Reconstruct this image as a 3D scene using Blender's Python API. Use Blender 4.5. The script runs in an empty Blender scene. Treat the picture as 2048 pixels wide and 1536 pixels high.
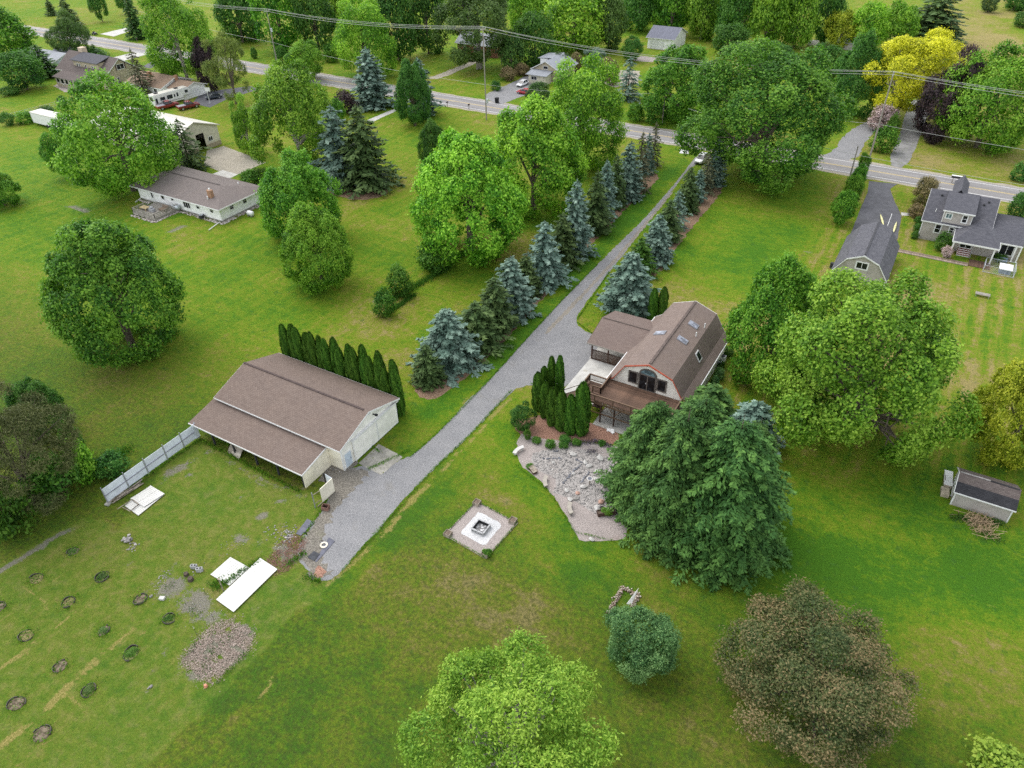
import bpy, bmesh, math, random
import numpy as np
from mathutils import Vector, Matrix
random.seed(7)
SC = bpy.context.scene
COL = SC.collection
PI = math.pi
R = math.radians

# ------------------------------------------------------------------ camera, sky, sun, exposure
cam_d = bpy.data.cameras.new('camera')
cam_d.sensor_width = 36.0
cam_d.lens = 36.0 * 1454.1 / 2048.0
cam_d.clip_start = 0.5
cam_d.clip_end = 6000
cam = bpy.data.objects.new('camera', cam_d)
COL.objects.link(cam)
pitch, roll, yaw = R(37.2), R(-1.28), R(31.0)
cam.matrix_world = Matrix.Translation((0, 0, 58)) @ Matrix.Rotation(yaw, 4, 'Z') @ Matrix.Rotation(PI/2 - pitch, 4, 'X') @ Matrix.Rotation(roll, 4, 'Z')
SC.camera = cam

SUN_EL, SUN_AZ = R(56), R(165)      # azimuth: direction towards the sun, counter-clockwise from +X
world = bpy.data.worlds.new('World')
SC.world = world
world.use_nodes = True
wn = world.node_tree
bgn = wn.nodes['Background']
sky = wn.nodes.new('ShaderNodeTexSky')
sky.sky_type = 'NISHITA'
sky.sun_disc = False
sky.sun_elevation = SUN_EL
sky.sun_rotation = PI/2 - SUN_AZ
sky.air_density = 1.0
sky.dust_density = 1.0
sky.ozone_density = 0.6
# a thin even overcast: the same sky with most of its blue taken out
hsv = wn.nodes.new('ShaderNodeHueSaturation')
hsv.inputs['Saturation'].default_value = 0.22
wn.links.new(sky.outputs[0], hsv.inputs['Color'])
wn.links.new(hsv.outputs[0], bgn.inputs[0])
bgn.inputs[1].default_value = 0.15
sun_d = bpy.data.lights.new('sun', 'SUN')
sun_d.energy = 0.7
sun_d.angle = R(50)
sun_d.color = (1.0, 0.95, 0.88)
sun = bpy.data.objects.new('sun', sun_d)
COL.objects.link(sun)
sd = Vector((math.cos(SUN_EL)*math.cos(SUN_AZ), math.cos(SUN_EL)*math.sin(SUN_AZ), math.sin(SUN_EL)))
sun.rotation_euler = sd.to_track_quat('Z', 'Y').to_euler()
sun.location = (0, 0, 200)
SC.view_settings.view_transform = 'Standard'
SC.view_settings.look = 'None'
SC.view_settings.exposure = 1.5
SC.view_settings.gamma = 1.0
SC.view_settings.use_curve_mapping = False
SC.render.engine = 'CYCLES'
SC.cycles.max_bounces = 8
SC.cycles.diffuse_bounces = 6
SC.cycles.glossy_bounces = 2
SC.cycles.transmission_bounces = 5
SC.cycles.use_denoising = False

# ------------------------------------------------------------------ materials
def _nt(name):
    m = bpy.data.materials.new(name)
    m.use_nodes = True
    nt = m.node_tree
    return m, nt, nt.nodes['Principled BSDF']

def nd(nt, typ, **kw):
    n = nt.nodes.new(typ)
    for k, v in kw.items():
        setattr(n, k, v)
    return n

def noise(nt, scale, detail=4, rough=.6, coord=None, stretch=None, raw=False):
    n = nd(nt, 'ShaderNodeTexNoise')
    n.inputs['Scale'].default_value = scale
    n.inputs['Detail'].default_value = detail
    n.inputs['Roughness'].default_value = rough
    if coord is not None:
        if stretch is not None:
            mp = nd(nt, 'ShaderNodeMapping')
            mp.inputs['Scale'].default_value = stretch
            nt.links.new(coord, mp.inputs[0])
            nt.links.new(mp.outputs[0], n.inputs['Vector'])
        else:
            nt.links.new(coord, n.inputs['Vector'])
    if raw: return n
    mr = nd(nt, 'ShaderNodeMapRange')          # spread the narrow noise range over 0..1
    mr.inputs['From Min'].default_value = .34; mr.inputs['From Max'].default_value = .66
    nt.links.new(n.outputs[0], mr.inputs['Value'])
    return mr

def ramp(nt, src, stops, interp='LINEAR'):
    r = nd(nt, 'ShaderNodeValToRGB')
    cr = r.color_ramp
    cr.interpolation = interp
    while len(cr.elements) > len(stops):
        cr.elements.remove(cr.elements[-1])
    while len(cr.elements) < len(stops):
        cr.elements.new(1.0)
    for e, (p, c) in zip(cr.elements, stops):
        e.position = p
        e.color = (*c, 1) if len(c) == 3 else c
    nt.links.new(src, r.inputs[0])
    return r

def mixc(nt, fac, a, b, blend='MIX'):
    n = nd(nt, 'ShaderNodeMix', data_type='RGBA', blend_type=blend)
    if isinstance(fac, float):
        n.inputs[0].default_value = fac
    else:
        nt.links.new(fac, n.inputs[0])
    for i, c in ((6, a), (7, b)):
        if isinstance(c, tuple):
            n.inputs[i].default_value = (*c, 1)
        else:
            nt.links.new(c, n.inputs[i])
    return n.outputs[2]

def math_(nt, op, a, b=None):
    n = nd(nt, 'ShaderNodeMath', operation=op)
    for i, c in ((0, a), (1, b)):
        if c is None: continue
        if isinstance(c, (int, float)): n.inputs[i].default_value = c
        else: nt.links.new(c, n.inputs[i])
    return n.outputs[0]

MATS = {}
def M(name, col, rough=.7, var=.18, scale=3.0, col2=None, bump=0.0, bscale=20.0, metal=0.0, spec=.35, stretch=None, speck=None, orand=0.0):
    """plain painted / mineral surface: base colour broken up by two noises, optional specks and bump"""
    if name in MATS: return MATS[name]
    m, nt, b = _nt(name)
    tc = nd(nt, 'ShaderNodeTexCoord').outputs['Object']
    n1 = noise(nt, scale, 5, .65, tc, stretch)
    lo = tuple(c*(1-var) for c in col)
    hi = col2 if col2 else tuple(min(1, c*(1+var)) for c in col)
    r = ramp(nt, n1.outputs[0], [(.3, lo), (.7, hi)])
    c = r.outputs[0]
    n2 = noise(nt, scale*9, 3, .6, tc)
    r2 = ramp(nt, n2.outputs[0], [(.25, (1-var*.8,)*3), (.75, (1+var*.3,)*3)])
    c = mixc(nt, 1.0, c, r2.outputs[0], 'MULTIPLY')
    if speck:
        n3 = noise(nt, speck[1], 2, .5, tc, raw=True)
        r3 = ramp(nt, n3.outputs[0], [(speck[2], (0, 0, 0)), (min(1, speck[2]+.06), (1, 1, 1))])
        c = mixc(nt, r3.outputs[0], c, speck[0])
    if orand:                                   # board to board difference in tone
        oi = nd(nt, 'ShaderNodeObjectInfo')
        hs = nd(nt, 'ShaderNodeHueSaturation'); nt.links.new(c, hs.inputs['Color'])
        nt.links.new(math_(nt, 'ADD', math_(nt, 'MULTIPLY', oi.outputs['Random'], orand), 1-orand/2), hs.inputs['Value'])
        c = hs.outputs[0]
    nt.links.new(c, b.inputs['Base Color'])
    b.inputs['Roughness'].default_value = rough
    b.inputs['Metallic'].default_value = metal
    b.inputs['Specular IOR Level'].default_value = spec
    if bump:
        bp = nd(nt, 'ShaderNodeBump')
        bp.inputs['Strength'].default_value = bump
        bp.inputs['Distance'].default_value = .05
        nb = noise(nt, bscale, 4, .6, tc, stretch)
        nt.links.new(nb.outputs[0], bp.inputs['Height'])
        nt.links.new(bp.outputs[0], b.inputs['Normal'])
    MATS[name] = m
    return m

def shingle_mat(name, c1, c2, cm, along='x', row=.17, streak=None):
    m, nt, b = _nt(name)
    tc = nd(nt, 'ShaderNodeTexCoord').outputs['Object']
    sx = nd(nt, 'ShaderNodeSeparateXYZ'); nt.links.new(tc, sx.inputs[0])
    cb = nd(nt, 'ShaderNodeCombineXYZ')
    if along == 'x':
        nt.links.new(sx.outputs[0], cb.inputs[0]); nt.links.new(sx.outputs[1], cb.inputs[1])
    else:
        nt.links.new(sx.outputs[1], cb.inputs[0]); nt.links.new(sx.outputs[0], cb.inputs[1])
    br = nd(nt, 'ShaderNodeTexBrick')
    nt.links.new(cb.outputs[0], br.inputs['Vector'])
    br.inputs['Scale'].default_value = 1.0
    br.inputs['Brick Width'].default_value = .38
    br.inputs['Row Height'].default_value = row
    br.inputs['Mortar Size'].default_value = .012
    br.inputs['Mortar Smooth'].default_value = .4
    br.inputs['Bias'].default_value = 0
    br.inputs['Color1'].default_value = (*c1, 1)
    br.inputs['Color2'].default_value = (*c2, 1)
    br.inputs['Mortar'].default_value = (*cm, 1)
    n1 = noise(nt, .45, 4, .6, tc)
    r1 = ramp(nt, n1.outputs[0], [(.0, (.95, .95, .96)), (1, (1.05, 1.04, 1.03))])
    n2 = noise(nt, 14, 3, .7, tc)
    r2 = ramp(nt, n2.outputs[0], [(.0, (.86, .86, .86)), (1, (1.12, 1.12, 1.12))])
    c = mixc(nt, 1.0, br.outputs[0], r1.outputs[0], 'MULTIPLY')
    c = mixc(nt, 1.0, c, r2.outputs[0], 'MULTIPLY')
    nt.links.new(c, b.inputs['Base Color'])
    b.inputs['Roughness'].default_value = .9
    b.inputs['Specular IOR Level'].default_value = .2
    bp = nd(nt, 'ShaderNodeBump'); bp.inputs['Strength'].default_value = .5; bp.inputs['Distance'].default_value = .03
    nt.links.new(br.outputs['Fac'], bp.inputs['Height']); bp.invert = True
    nt.links.new(bp.outputs[0], b.inputs['Normal'])
    return m

def siding_mat(name, col, axis='z', pitch=.2, depth=.5, var=.07):
    """lap siding or ribbed metal: relief lines by bump, faint dirt by noise"""
    m, nt, b = _nt(name)
    tc = nd(nt, 'ShaderNodeTexCoord').outputs['Object']
    sx = nd(nt, 'ShaderNodeSeparateXYZ'); nt.links.new(tc, sx.inputs[0])
    if axis == 'z': v = sx.outputs[2]
    else: v = math_(nt, 'ADD', sx.outputs[0], sx.outputs[1])
    fr = math_(nt, 'FRACT', math_(nt, 'DIVIDE', v, pitch))
    n1 = noise(nt, .9, 5, .65, tc)
    r1 = ramp(nt, n1.outputs[0], [(.3, tuple(c*(1-var) for c in col)), (.7, tuple(min(1, c*(1+var)) for c in col))])
    gr = ramp(nt, fr, [(0, (.80, .80, .80)), (.12, (1, 1, 1))])
    c = mixc(nt, 1.0, r1.outputs[0], gr.outputs[0], 'MULTIPLY')
    nt.links.new(c, b.inputs['Base Color'])
    b.inputs['Roughness'].default_value = .6
    bp = nd(nt, 'ShaderNodeBump'); bp.inputs['Strength'].default_value = depth; bp.inputs['Distance'].default_value = .03
    nt.links.new(fr, bp.inputs['Height']); nt.links.new(bp.outputs[0], b.inputs['Normal'])
    return m

def glass_mat(name, col, rough=.08):
    m, nt, b = _nt(name)
    tc = nd(nt, 'ShaderNodeTexCoord').outputs['Object']
    n1 = noise(nt, 1.5, 2, .5, tc)
    r1 = ramp(nt, n1.outputs[0], [(.35, tuple(c*.6 for c in col)), (.65, tuple(c*1.5 for c in col))])
    nt.links.new(r1.outputs[0], b.inputs['Base Color'])
    b.inputs['Roughness'].default_value = rough
    b.inputs['Specular IOR Level'].default_value = .4
    return m

def paint_mat(name, col, rough=.25, metal=0.0):
    m, nt, b = _nt(name)
    tc = nd(nt, 'ShaderNodeTexCoord').outputs['Object']
    n1 = noise(nt, 2.5, 4, .6, tc)
    r1 = ramp(nt, n1.outputs[0], [(.3, tuple(c*.85 for c in col)), (.7, tuple(min(1, c*1.08) for c in col))])
    nt.links.new(r1.outputs[0], b.inputs['Base Color'])
    b.inputs['Roughness'].default_value = rough
    b.inputs['Metallic'].default_value = metal
    b.inputs['Coat Weight'].default_value = .4
    return m

def leaf_mat(name, dark, mid, light, transl=.34, rough=.6):
    m, nt, b = _nt(name)
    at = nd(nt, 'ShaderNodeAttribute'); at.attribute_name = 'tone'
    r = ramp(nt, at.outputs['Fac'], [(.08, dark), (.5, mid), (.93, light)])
    oi = nd(nt, 'ShaderNodeObjectInfo')
    hs = nd(nt, 'ShaderNodeHueSaturation')
    nt.links.new(r.outputs[0], hs.inputs['Color'])
    nt.links.new(math_(nt, 'ADD', math_(nt, 'MULTIPLY', oi.outputs['Random'], .016), .492), hs.inputs['Hue'])
    nt.links.new(math_(nt, 'ADD', math_(nt, 'MULTIPLY', oi.outputs['Random'], .22), .89), hs.inputs['Value'])
    c = hs.outputs[0]
    nt.links.new(c, b.inputs['Base Color'])
    b.inputs['Roughness'].default_value = rough
    b.inputs['Specular IOR Level'].default_value = .22
    tr = nd(nt, 'ShaderNodeBsdfTranslucent')
    c2 = mixc(nt, 1.0, c, (1.05, 1.15, .55), 'MULTIPLY')
    nt.links.new(c2, tr.inputs['Color'])
    mx = nd(nt, 'ShaderNodeMixShader'); mx.inputs[0].default_value = transl
    nt.links.new(b.outputs[0], mx.inputs[1]); nt.links.new(tr.outputs[0], mx.inputs[2])
    nt.links.new(mx.outputs[0], nt.nodes['Material Output'].inputs[0])
    return m

# ------------------------------------------------------------------ mesh helpers
class MB:
    """collects boxes, prisms and tubes in world coordinates; build() links them as ONE mesh object"""
    def __init__(s): s.v = []; s.f = []
    def add(s, vs, fs):
        o = len(s.v); s.v += [tuple(p) for p in vs]; s.f += [tuple(i+o for i in q) for q in fs]; return s
    def box(s, x0, x1, y0, y1, z0, z1):
        return s.add([(x0,y0,z0),(x1,y0,z0),(x1,y1,z0),(x0,y1,z0),(x0,y0,z1),(x1,y0,z1),(x1,y1,z1),(x0,y1,z1)],
                     [(3,2,1,0),(4,5,6,7),(0,1,5,4),(1,2,6,5),(2,3,7,6),(3,0,4,7)])
    def obox(s, c, sz, rz=0, rx=0, ry=0):
        m = Matrix.Rotation(rz, 3, 'Z') @ Matrix.Rotation(ry, 3, 'Y') @ Matrix.Rotation(rx, 3, 'X')
        a, b, d = sz[0]/2, sz[1]/2, sz[2]/2
        vs = [Vector(c) + m @ Vector(p) for p in [(-a,-b,-d),(a,-b,-d),(a,b,-d),(-a,b,-d),(-a,-b,d),(a,-b,d),(a,b,d),(-a,b,d)]]
        return s.add(vs, [(3,2,1,0),(4,5,6,7),(0,1,5,4),(1,2,6,5),(2,3,7,6),(3,0,4,7)])
    def prism(s, poly, z0, z1):
        n = len(poly)
        vs = [(p[0], p[1], z0) for p in poly] + [(p[0], p[1], z1) for p in poly]
        return s.add(vs, [tuple(range(n-1,-1,-1)), tuple(range(n, 2*n))] + [(i, (i+1) % n, (i+1) % n + n, i+n) for i in range(n)])
    def ext(s, poly, d):
        """polygon of 3D points extruded by vector d"""
        n = len(poly); d = Vector(d)
        vs = [Vector(p) for p in poly] + [Vector(p)+d for p in poly]
        return s.add(vs, [tuple(range(n-1,-1,-1)), tuple(range(n, 2*n))] + [(i, (i+1) % n, (i+1) % n + n, i+n) for i in range(n)])
    def cyl(s, x, y, z0, z1, r, n=10, r1=None):
        r1 = r if r1 is None else r1
        vs = [(x+r*math.cos(2*PI*i/n), y+r*math.sin(2*PI*i/n), z0) for i in range(n)] + [(x+r1*math.cos(2*PI*i/n), y+r1*math.sin(2*PI*i/n), z1) for i in range(n)]
        return s.add(vs, [tuple(range(n-1,-1,-1)), tuple(range(n, 2*n))] + [(i, (i+1) % n, (i+1) % n + n, i+n) for i in range(n)])
    def tube(s, pts, rad, n=6):
        pts = [Vector(p) for p in pts]
        rad = rad if isinstance(rad, (list, tuple)) else [rad]*len(pts)
        o = len(s.v)
        for i, p in enumerate(pts):
            t = (pts[min(i+1, len(pts)-1)] - pts[max(i-1, 0)]).normalized()
            u = t.cross(Vector((0, 0, 1)) if abs(t.z) < .9 else Vector((1, 0, 0))).normalized(); w = t.cross(u)
            for k in range(n):
                a = 2*PI*k/n
                s.v.append(tuple(p + (u*math.cos(a) + w*math.sin(a))*rad[i]))
        for i in range(len(pts)-1):
            for k in range(n):
                a, b = o+i*n+k, o+i*n+(k+1) % n
                s.f.append((a, b, b+n, a+n))
        s.f.append(tuple(o+k for k in range(n-1, -1, -1)))
        e = o+(len(pts)-1)*n
        s.f.append(tuple(e+k for k in range(n)))
        return s
    def mesh(s, name, loc=(0, 0, 0)):
        me = bpy.data.meshes.new(name)
        lx, ly, lz = loc
        me.from_pydata([(a-lx, b-ly, c-lz) for a, b, c in s.v], [], s.f)
        bm = bmesh.new(); bm.from_mesh(me)
        bmesh.ops.recalc_face_normals(bm, faces=bm.faces)
        bm.to_mesh(me); bm.free()
        return me
    def build(s, name, mat, parent=None, bevel=0, smooth=False, label=None):
        org = Vector((0, 0, 0))
        q = parent
        while q is not None:
            org += q.location; q = q.parent
        if parent is None:
            xs = [p[0] for p in s.v]; ys = [p[1] for p in s.v]; zs = [p[2] for p in s.v]
            loc = Vector(((min(xs)+max(xs))/2, (min(ys)+max(ys))/2, min(zs)))
        else: loc = org
        me = s.mesh(name, loc)
        me.materials.append(mat)
        if smooth: me.shade_smooth()
        o = bpy.data.objects.new(name, me)
        COL.objects.link(o)
        if parent is not None: o.parent = parent
        else: o.location = loc
        if bevel:
            bv = o.modifiers.new('bevel', 'BEVEL'); bv.width = bevel; bv.segments = 2; bv.limit_method = 'ANGLE'
        if label: o['label'] = label
        return o

def tag(o, label, cat, group=None, kind=None):
    o['label'] = label; o['category'] = cat
    if group: o['group'] = group
    if kind: o['kind'] = kind
    return o

def thing(name, label, cat, loc, group=None, rz=0):
    o = bpy.data.objects.new(name, None); COL.objects.link(o)
    o.empty_display_size = .3
    o.location = (loc[0], loc[1], loc[2] if len(loc) > 2 else 0); o.rotation_euler = (0, 0, rz)
    return tag(o, label, cat, group)

def inst(name, mesh, parent, loc=(0, 0, 0), rot=(0, 0, 0), scale=(1, 1, 1), mat=None):
    o = bpy.data.objects.new(name, mesh); COL.objects.link(o)
    o.parent = parent; o.location = loc; o.rotation_euler = rot; o.scale = scale
    if mat is not None:
        if not mesh.materials: mesh.materials.append(mat)
        o.material_slots[0].link = 'OBJECT'; o.material_slots[0].material = mat
    return o

def copy_tree(o, parent=None):
    c = o.copy(); COL.objects.link(c); c.parent = parent
    for ch in list(o.children): copy_tree(ch, c)
    return c

def densify(pts, step):
    out = []
    n = len(pts)
    for i in range(n):
        a, b = Vector(pts[i]), Vector(pts[(i+1) % n])
        k = max(1, int((b-a).length/step))
        out += [a.lerp(b, j/k) for j in range(k)]
    return out

def smooth_poly(pts, it=2):
    for _ in range(it):
        q = []
        for i in range(len(pts)):
            a, b = Vector(pts[i]), Vector(pts[(i+1) % len(pts)])
            q += [a.lerp(b, .25), a.lerp(b, .75)]
        pts = q
    return pts

def sheet(name, pts, z, mat, jit=0.0, step=.6, smooth=0, kind='structure', seed=1):
    """flat ground sheet with a ragged outline, seated just above the ground"""
    rnd = random.Random(seed)
    if smooth: pts = smooth_poly([tuple(p) for p in pts], smooth)
    P = densify(pts, step)
    if jit: P = [p + Vector((rnd.uniform(-jit, jit), rnd.uniform(-jit, jit))) for p in P]
    bm = bmesh.new()
    vs = [bm.verts.new((p.x, p.y, z)) for p in P]
    es = [bm.edges.new((vs[i], vs[(i+1) % len(vs)])) for i in range(len(vs))]
    bmesh.ops.triangle_fill(bm, use_beauty=True, use_dissolve=False, edges=es)
    for f in bm.faces:
        if f.normal.z < 0: f.normal_flip()
    me = bpy.data.meshes.new(name); bm.to_mesh(me); bm.free()
    me.materials.append(mat)
    o = bpy.data.objects.new(name, me); COL.objects.link(o)
    if kind: o['kind'] = kind
    return o

def np_mesh(name, V, Fq, tone=None, mat=None):
    """fast quad mesh from arrays, with a per-face 'tone' attribute"""
    me = bpy.data.meshes.new(name)
    nv, nf = len(V), len(Fq)
    me.vertices.add(nv); me.vertices.foreach_set('co', np.ascontiguousarray(V, dtype=np.float32).ravel())
    k = Fq.shape[1]
    me.loops.add(nf*k); me.loops.foreach_set('vertex_index', np.ascontiguousarray(Fq, dtype=np.int32).ravel())
    me.polygons.add(nf)
    me.polygons.foreach_set('loop_start', np.arange(0, nf*k, k, dtype=np.int32))
    me.update(calc_edges=True)
    if tone is not None:
        a = me.attributes.new('tone', 'FLOAT', 'FACE')
        a.data.foreach_set('value', np.ascontiguousarray(tone, dtype=np.float32))
    if mat is not None: me.materials.append(mat)
    return me

def vnoise(x, y, s, seed=0):
    """value noise on arrays, 0..1"""
    x = x/s; y = y/s
    xi = np.floor(x).astype(np.int64); yi = np.floor(y).astype(np.int64)
    fx = x-xi; fy = y-yi
    fx = fx*fx*(3-2*fx); fy = fy*fy*(3-2*fy)
    def h(a, b):
        n = (a*374761393 + b*668265263 + seed*1442695041) & 0x7fffffff
        n = ((n ^ (n >> 13))*1274126177) & 0x7fffffff
        return ((n ^ (n >> 16)) & 0xffff)/65535.0
    return (h(xi, yi)*(1-fx)+h(xi+1, yi)*fx)*(1-fy) + (h(xi, yi+1)*(1-fx)+h(xi+1, yi+1)*fx)*fy
def fbm(x, y, s, seed=0, o=4):
    t = 0; a = .5; n = 0
    for i in range(o):
        t = t + a*vnoise(x, y, s/(2**i), seed+i*17); n += a; a *= .55
    return t/n


# ------------------------------------------------------------------ ground: one sheet to the horizon, fine near the camera
def spaced(stops):
    out = []
    for (a, b, d) in stops:
        out.append(np.arange(a, b, d))
    out.append(np.array([stops[-1][1]]))
    return np.concatenate(out)
gx = spaced([(-3000, -520, 310), (-520, -160, 4), (-160, -84, 1.6), (-84, 28, .4), (28, 60, 2), (60, 200, 20), (200, 3000, 400)])
gy = spaced([(-800, -10, 79), (-10, 0, 1), (0, 74, .4), (74, 180, 1.3), (180, 420, 4), (420, 5000, 458)])
XX, YY = np.meshgrid(gx, gy)
nx, ny = len(gx), len(gy)

def seg_dist(x, y, a, b):
    ax, ay = a; bx, by = b
    dx, dy = bx-ax, by-ay
    t = np.clip(((x-ax)*dx+(y-ay)*dy)/(dx*dx+dy*dy), 0, 1)
    return np.hypot(x-ax-t*dx, y-ay-t*dy)
def in_poly(x, y, pts):
    ins = np.zeros(x.shape, bool)
    n = len(pts)
    for i in range(n):
        (x1, y1), (x2, y2) = pts[i], pts[(i+1) % n]
        c = ((y1 > y) != (y2 > y)) & (x < (x2-x1)*(y-y1)/(y2-y1+1e-9)+x1)
        ins ^= c
    return ins
def blob(c, r, rot=0, ax=1.0, hard=1.0):
    dx, dy = XX-c[0], YY-c[1]
    u = dx*math.cos(rot)+dy*math.sin(rot); v = -dx*math.sin(rot)+dy*math.cos(rot)
    d = np.sqrt((u/(r*ax))**2+(v/r)**2)
    return np.clip((1.25-d)*hard, 0, 1)

wx = XX + 3*(fbm(XX, YY, 6, 91)-.5); wy = YY + 3*(fbm(XX, YY, 6, 92)-.5)
n_big = fbm(wx, wy, 30, 1); n_mid = fbm(wx, wy, 8, 2, 5); n_sml = fbm(XX, YY, 2.2, 3, 3)
dry = np.clip((n_mid-.5)*.8+(n_big-.5)*.5+.36, 0, 1)
bare = np.zeros_like(dry); straw = np.zeros_like(dry); lush = np.zeros_like(dry)
stripe = np.zeros_like(dry); weedy = np.zeros_like(dry); vignette_tone = np.zeros_like(dry)

# back yard nearest the camera: browner, patchy
near = np.clip((58-YY)/26, 0, 1)*np.clip((XX+48)/8, 0, 1)
dry += near*(.0+.8*(fbm(wx, wy, 3.0, 5, 5)-.48))
# lush strips along the drive and the kept edge of the gravel garden
def lush_line(pts, w, amt):
    global lush
    for a, b in zip(pts[:-1], pts[1:]):
        lush = np.maximum(lush, amt*np.clip(1.3-seg_dist(wx, wy, a, b)/w, 0, 1))
lush_line([(-46.25,55.49), (-44.09,62.02), (-44.56,76.02), (-45.3,94.43), (-46.31,116.96), (-47.87,148.61)], 2.2, .9)
lush_line([(-35.44,57.08), (-30.88,51.64), (-25.0,47.89), (-20.06,45.15), (-15.82,46.79)], 2.0, .7)
lush_line([(-42.43,26.17), (-39.04,28.09), (-37.67,30.9), (-37.36,37.73), (-36.34,44.51)], 1.4, .6)
lush_line([(-41.42,22.26), (-41.28,17.68), (-40.94,15.17)], 1.5, .5)
lush_line([(-33.76,38.97), (-32.43,44.56), (-27.09,45.08)], .9, .4)
lush = np.maximum(lush, blob((-19.21,43.43), 4, 0, 1.6)*.7)
lush = np.maximum(lush, blob((1.32,53.59), 6, .6, 1.8)*.6)
lush = np.maximum(lush, blob((15.31,59.44), 5, .5, 2.2)*.9)
lush = np.maximum(lush, blob((5.77,66.8), 4, 0, 2)*.5)
lush = np.maximum(lush, blob((-34.54,136.08), 7, 1.6, 3)*.2)
# hard yellowed spots
for c, r_, a in [((2.42,68.4),5,.35),((7.31,62.82),4,.35),((3.11,64.47),4,.3),((-21.37,38.06),4,.4),((-28.4,34.76),4,.35),((-19.75,35.15),3,.4),((-31.09,31.91),4,.3),
                 ((13.51,50.46),6,.4),((15.34,46.69),5,.35),((-29.12,26.28),4,.25),((-17.72,95.28),5,.4),((-15.58,110.12),5,.4),((9.9,98.81),7,.5),((7.16,115.35),5,.55),((2.54,97.49),5,.3),
                 ((-66.0,64.29),4,.3),((-65.17,72.67),5,.3),((-91.49,92.91),6,.3),((-118.33,76.17),4,.3),((0.87,296.43),22,.55),((-37.21,51.97),3.5,.4),((-29.97,46.79),3,.4)]:
    dry += blob(c, r_*1.15, 0, 1.2)*a*.42*(.4+1.2*n_sml)
dry += .27*np.clip((XX+20)/6, 0, 1)*np.clip((YY-66)/14, 0, 1)+.10*np.clip((YY-62)/30, 0, 1)*np.clip((-20-XX)/10, 0, 1)
# mowing lines: attribute 0..1 says how strongly the passes show
stripe += np.clip((XX+16)/4, 0, 1)*np.clip((160-YY)/8, 0, 1)*np.clip((YY-66)/12, 0, 1)*1.0
stripe += .35*np.clip((-50-XX)/20, 0, 1)*np.clip((YY-50)/10, 0, 1)
# worked plot, lower left: weeds, straw rows, bare soil
plot = [(-69.58,11.52), (-67.92,22.58), (-63.41,23.89), (-69.41,38.21), (-61.7,38.34), (-46.7,36.56), (-44.67,31.31), (-38.56,29.71), (-39.83,15.28), (-38.8,6.17), (-47.55,-2.78)]
pl = in_poly(wx, wy, plot).astype(float)
weedy = np.maximum(weedy, pl)
yard = in_poly(wx, wy, [(-66.75,24.48), (-69.08,39.48), (-47.73,37.7), (-44.21,30.82), (-43.72,27.49), (-45.28,20.08), (-51.08,18.03), (-61.6,22.55)]).astype(float)
def straw_line(a, b, w, amt, seed):
    global straw
    d = seg_dist(wx*.5+XX*.5, wy*.5+YY*.5, a, b)
    straw = np.maximum(straw, amt*np.clip(1.4-d/(w*.75), 0, 1)*np.clip((fbm(XX, YY, 1.3, seed)-.24)*4, 0, 1))
straw_line((-51.41,3.09), (-50.7,16.09), .6, 1, 41)
straw_line((-51.17,14.34), (-49.89,16.55), .4, .8, 42)
straw_line((-58.1,6.91), (-57.62,13.71), .35, .95, 43)
straw_line((-57.68,12.74), (-57.21,16.83), .22, .8, 44)
straw_line((-66.26,14.08), (-60.32,13.44), .3, .75, 45)
straw_line((-63.15,14.47), (-62.6,17.55), .3, .6, 46)
straw_line((-62.72,10.51), (-62.71,11.46), .3, .8, 47)
straw_line((-51.54,9.68), (-47.96,9.13), .3, .7, 48)
straw_line((-48.9,3.84), (-48.18,6.57), .4, .6, 49)
straw_line((-59.17,17.39), (-58.2,18.63), .25, .8, 50)
straw_line((-36.19,16.34), (-36.72,19.17), .3, .9, 51)
straw_line((-36.5,11.83), (-36.26,15.3), .25, .45, 52)
straw_line((-59.06,9.28), (-56.99,9.89), .3, .5, 53)
straw_line((-38.79,29.24), (-38.09,36.15), .55, .75, 54)
straw_line((-38.09,36.15), (-38.28,43.43), .6, .9, 55)
straw_line((-38.28,43.43), (-38.11,63.5), .5, .85, 56)
straw_line((-42.65,59.8), (-41.85,53.52), .7, .6, 57)
straw_line((9.45,58.87), (19.09,57.44), .25, .45, 58)
def soil(a, b, w, amt, seed, th=.4):
    global bare
    d = seg_dist(wx, wy, a, b)
    bare = np.maximum(bare, amt*np.clip(1.4-d/w, 0, 1)*np.clip((fbm(XX, YY, 1.6, seed)-th)*6, 0, 1))
soil((-68.62,13.44), (-67.27,22.13), .45, .85, 61, .3)
soil((-65.35,31.92), (-64.68,35.68), .9, .8, 62)
soil((-64.51,30.55), (-62.99,32.78), .8, .75, 63)
soil((-51.06,28.47), (-51.01,30.85), .8, .9, 64, .38)
soil((-50.94,27.02), (-50.4,29.23), .6, .8, 65)
soil((-54.95,32.8), (-55.04,33.61), .6, .8, 66, .3)
soil((-51.32,34.83), (-50.94,35.21), .5, .7, 67, .3)
soil((-51.36,32.28), (-51.34,32.62), .55, 1, 68, .1)
soil((-58.73,20.44), (-59.07,22.45), .3, .5, 70)
soil((-58.63,19.79), (-58.57,20.89), .4, .5, 71)
soil((-145.76,73.19), (-141.27,72.86), .9, .9, 72, .1)
soil((-118.4,75.65), (-118.08,78.26), .7, .9, 73, .1)
soil((-63.8,37.16), (-50.22,37.19), .3, .6, 74, .42)
soil((-51.27,37.5), (-56.53,37.32), .3, .5, 75)
soil((-34.81,30.47), (-36.03,30.45), .5, .4, 76)
soil((-46.77,16.26), (-45.09,13.34), .4, .5, 77)
soil((-41.35,12.9), (-42.45,11.28), .6, .3, 78)
soil((-61.08,94.45), (-63.77,84.07), .35, .4, 79)
soil((-70.15,73.36), (-64.5,73.04), .5, .6, 80)
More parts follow.
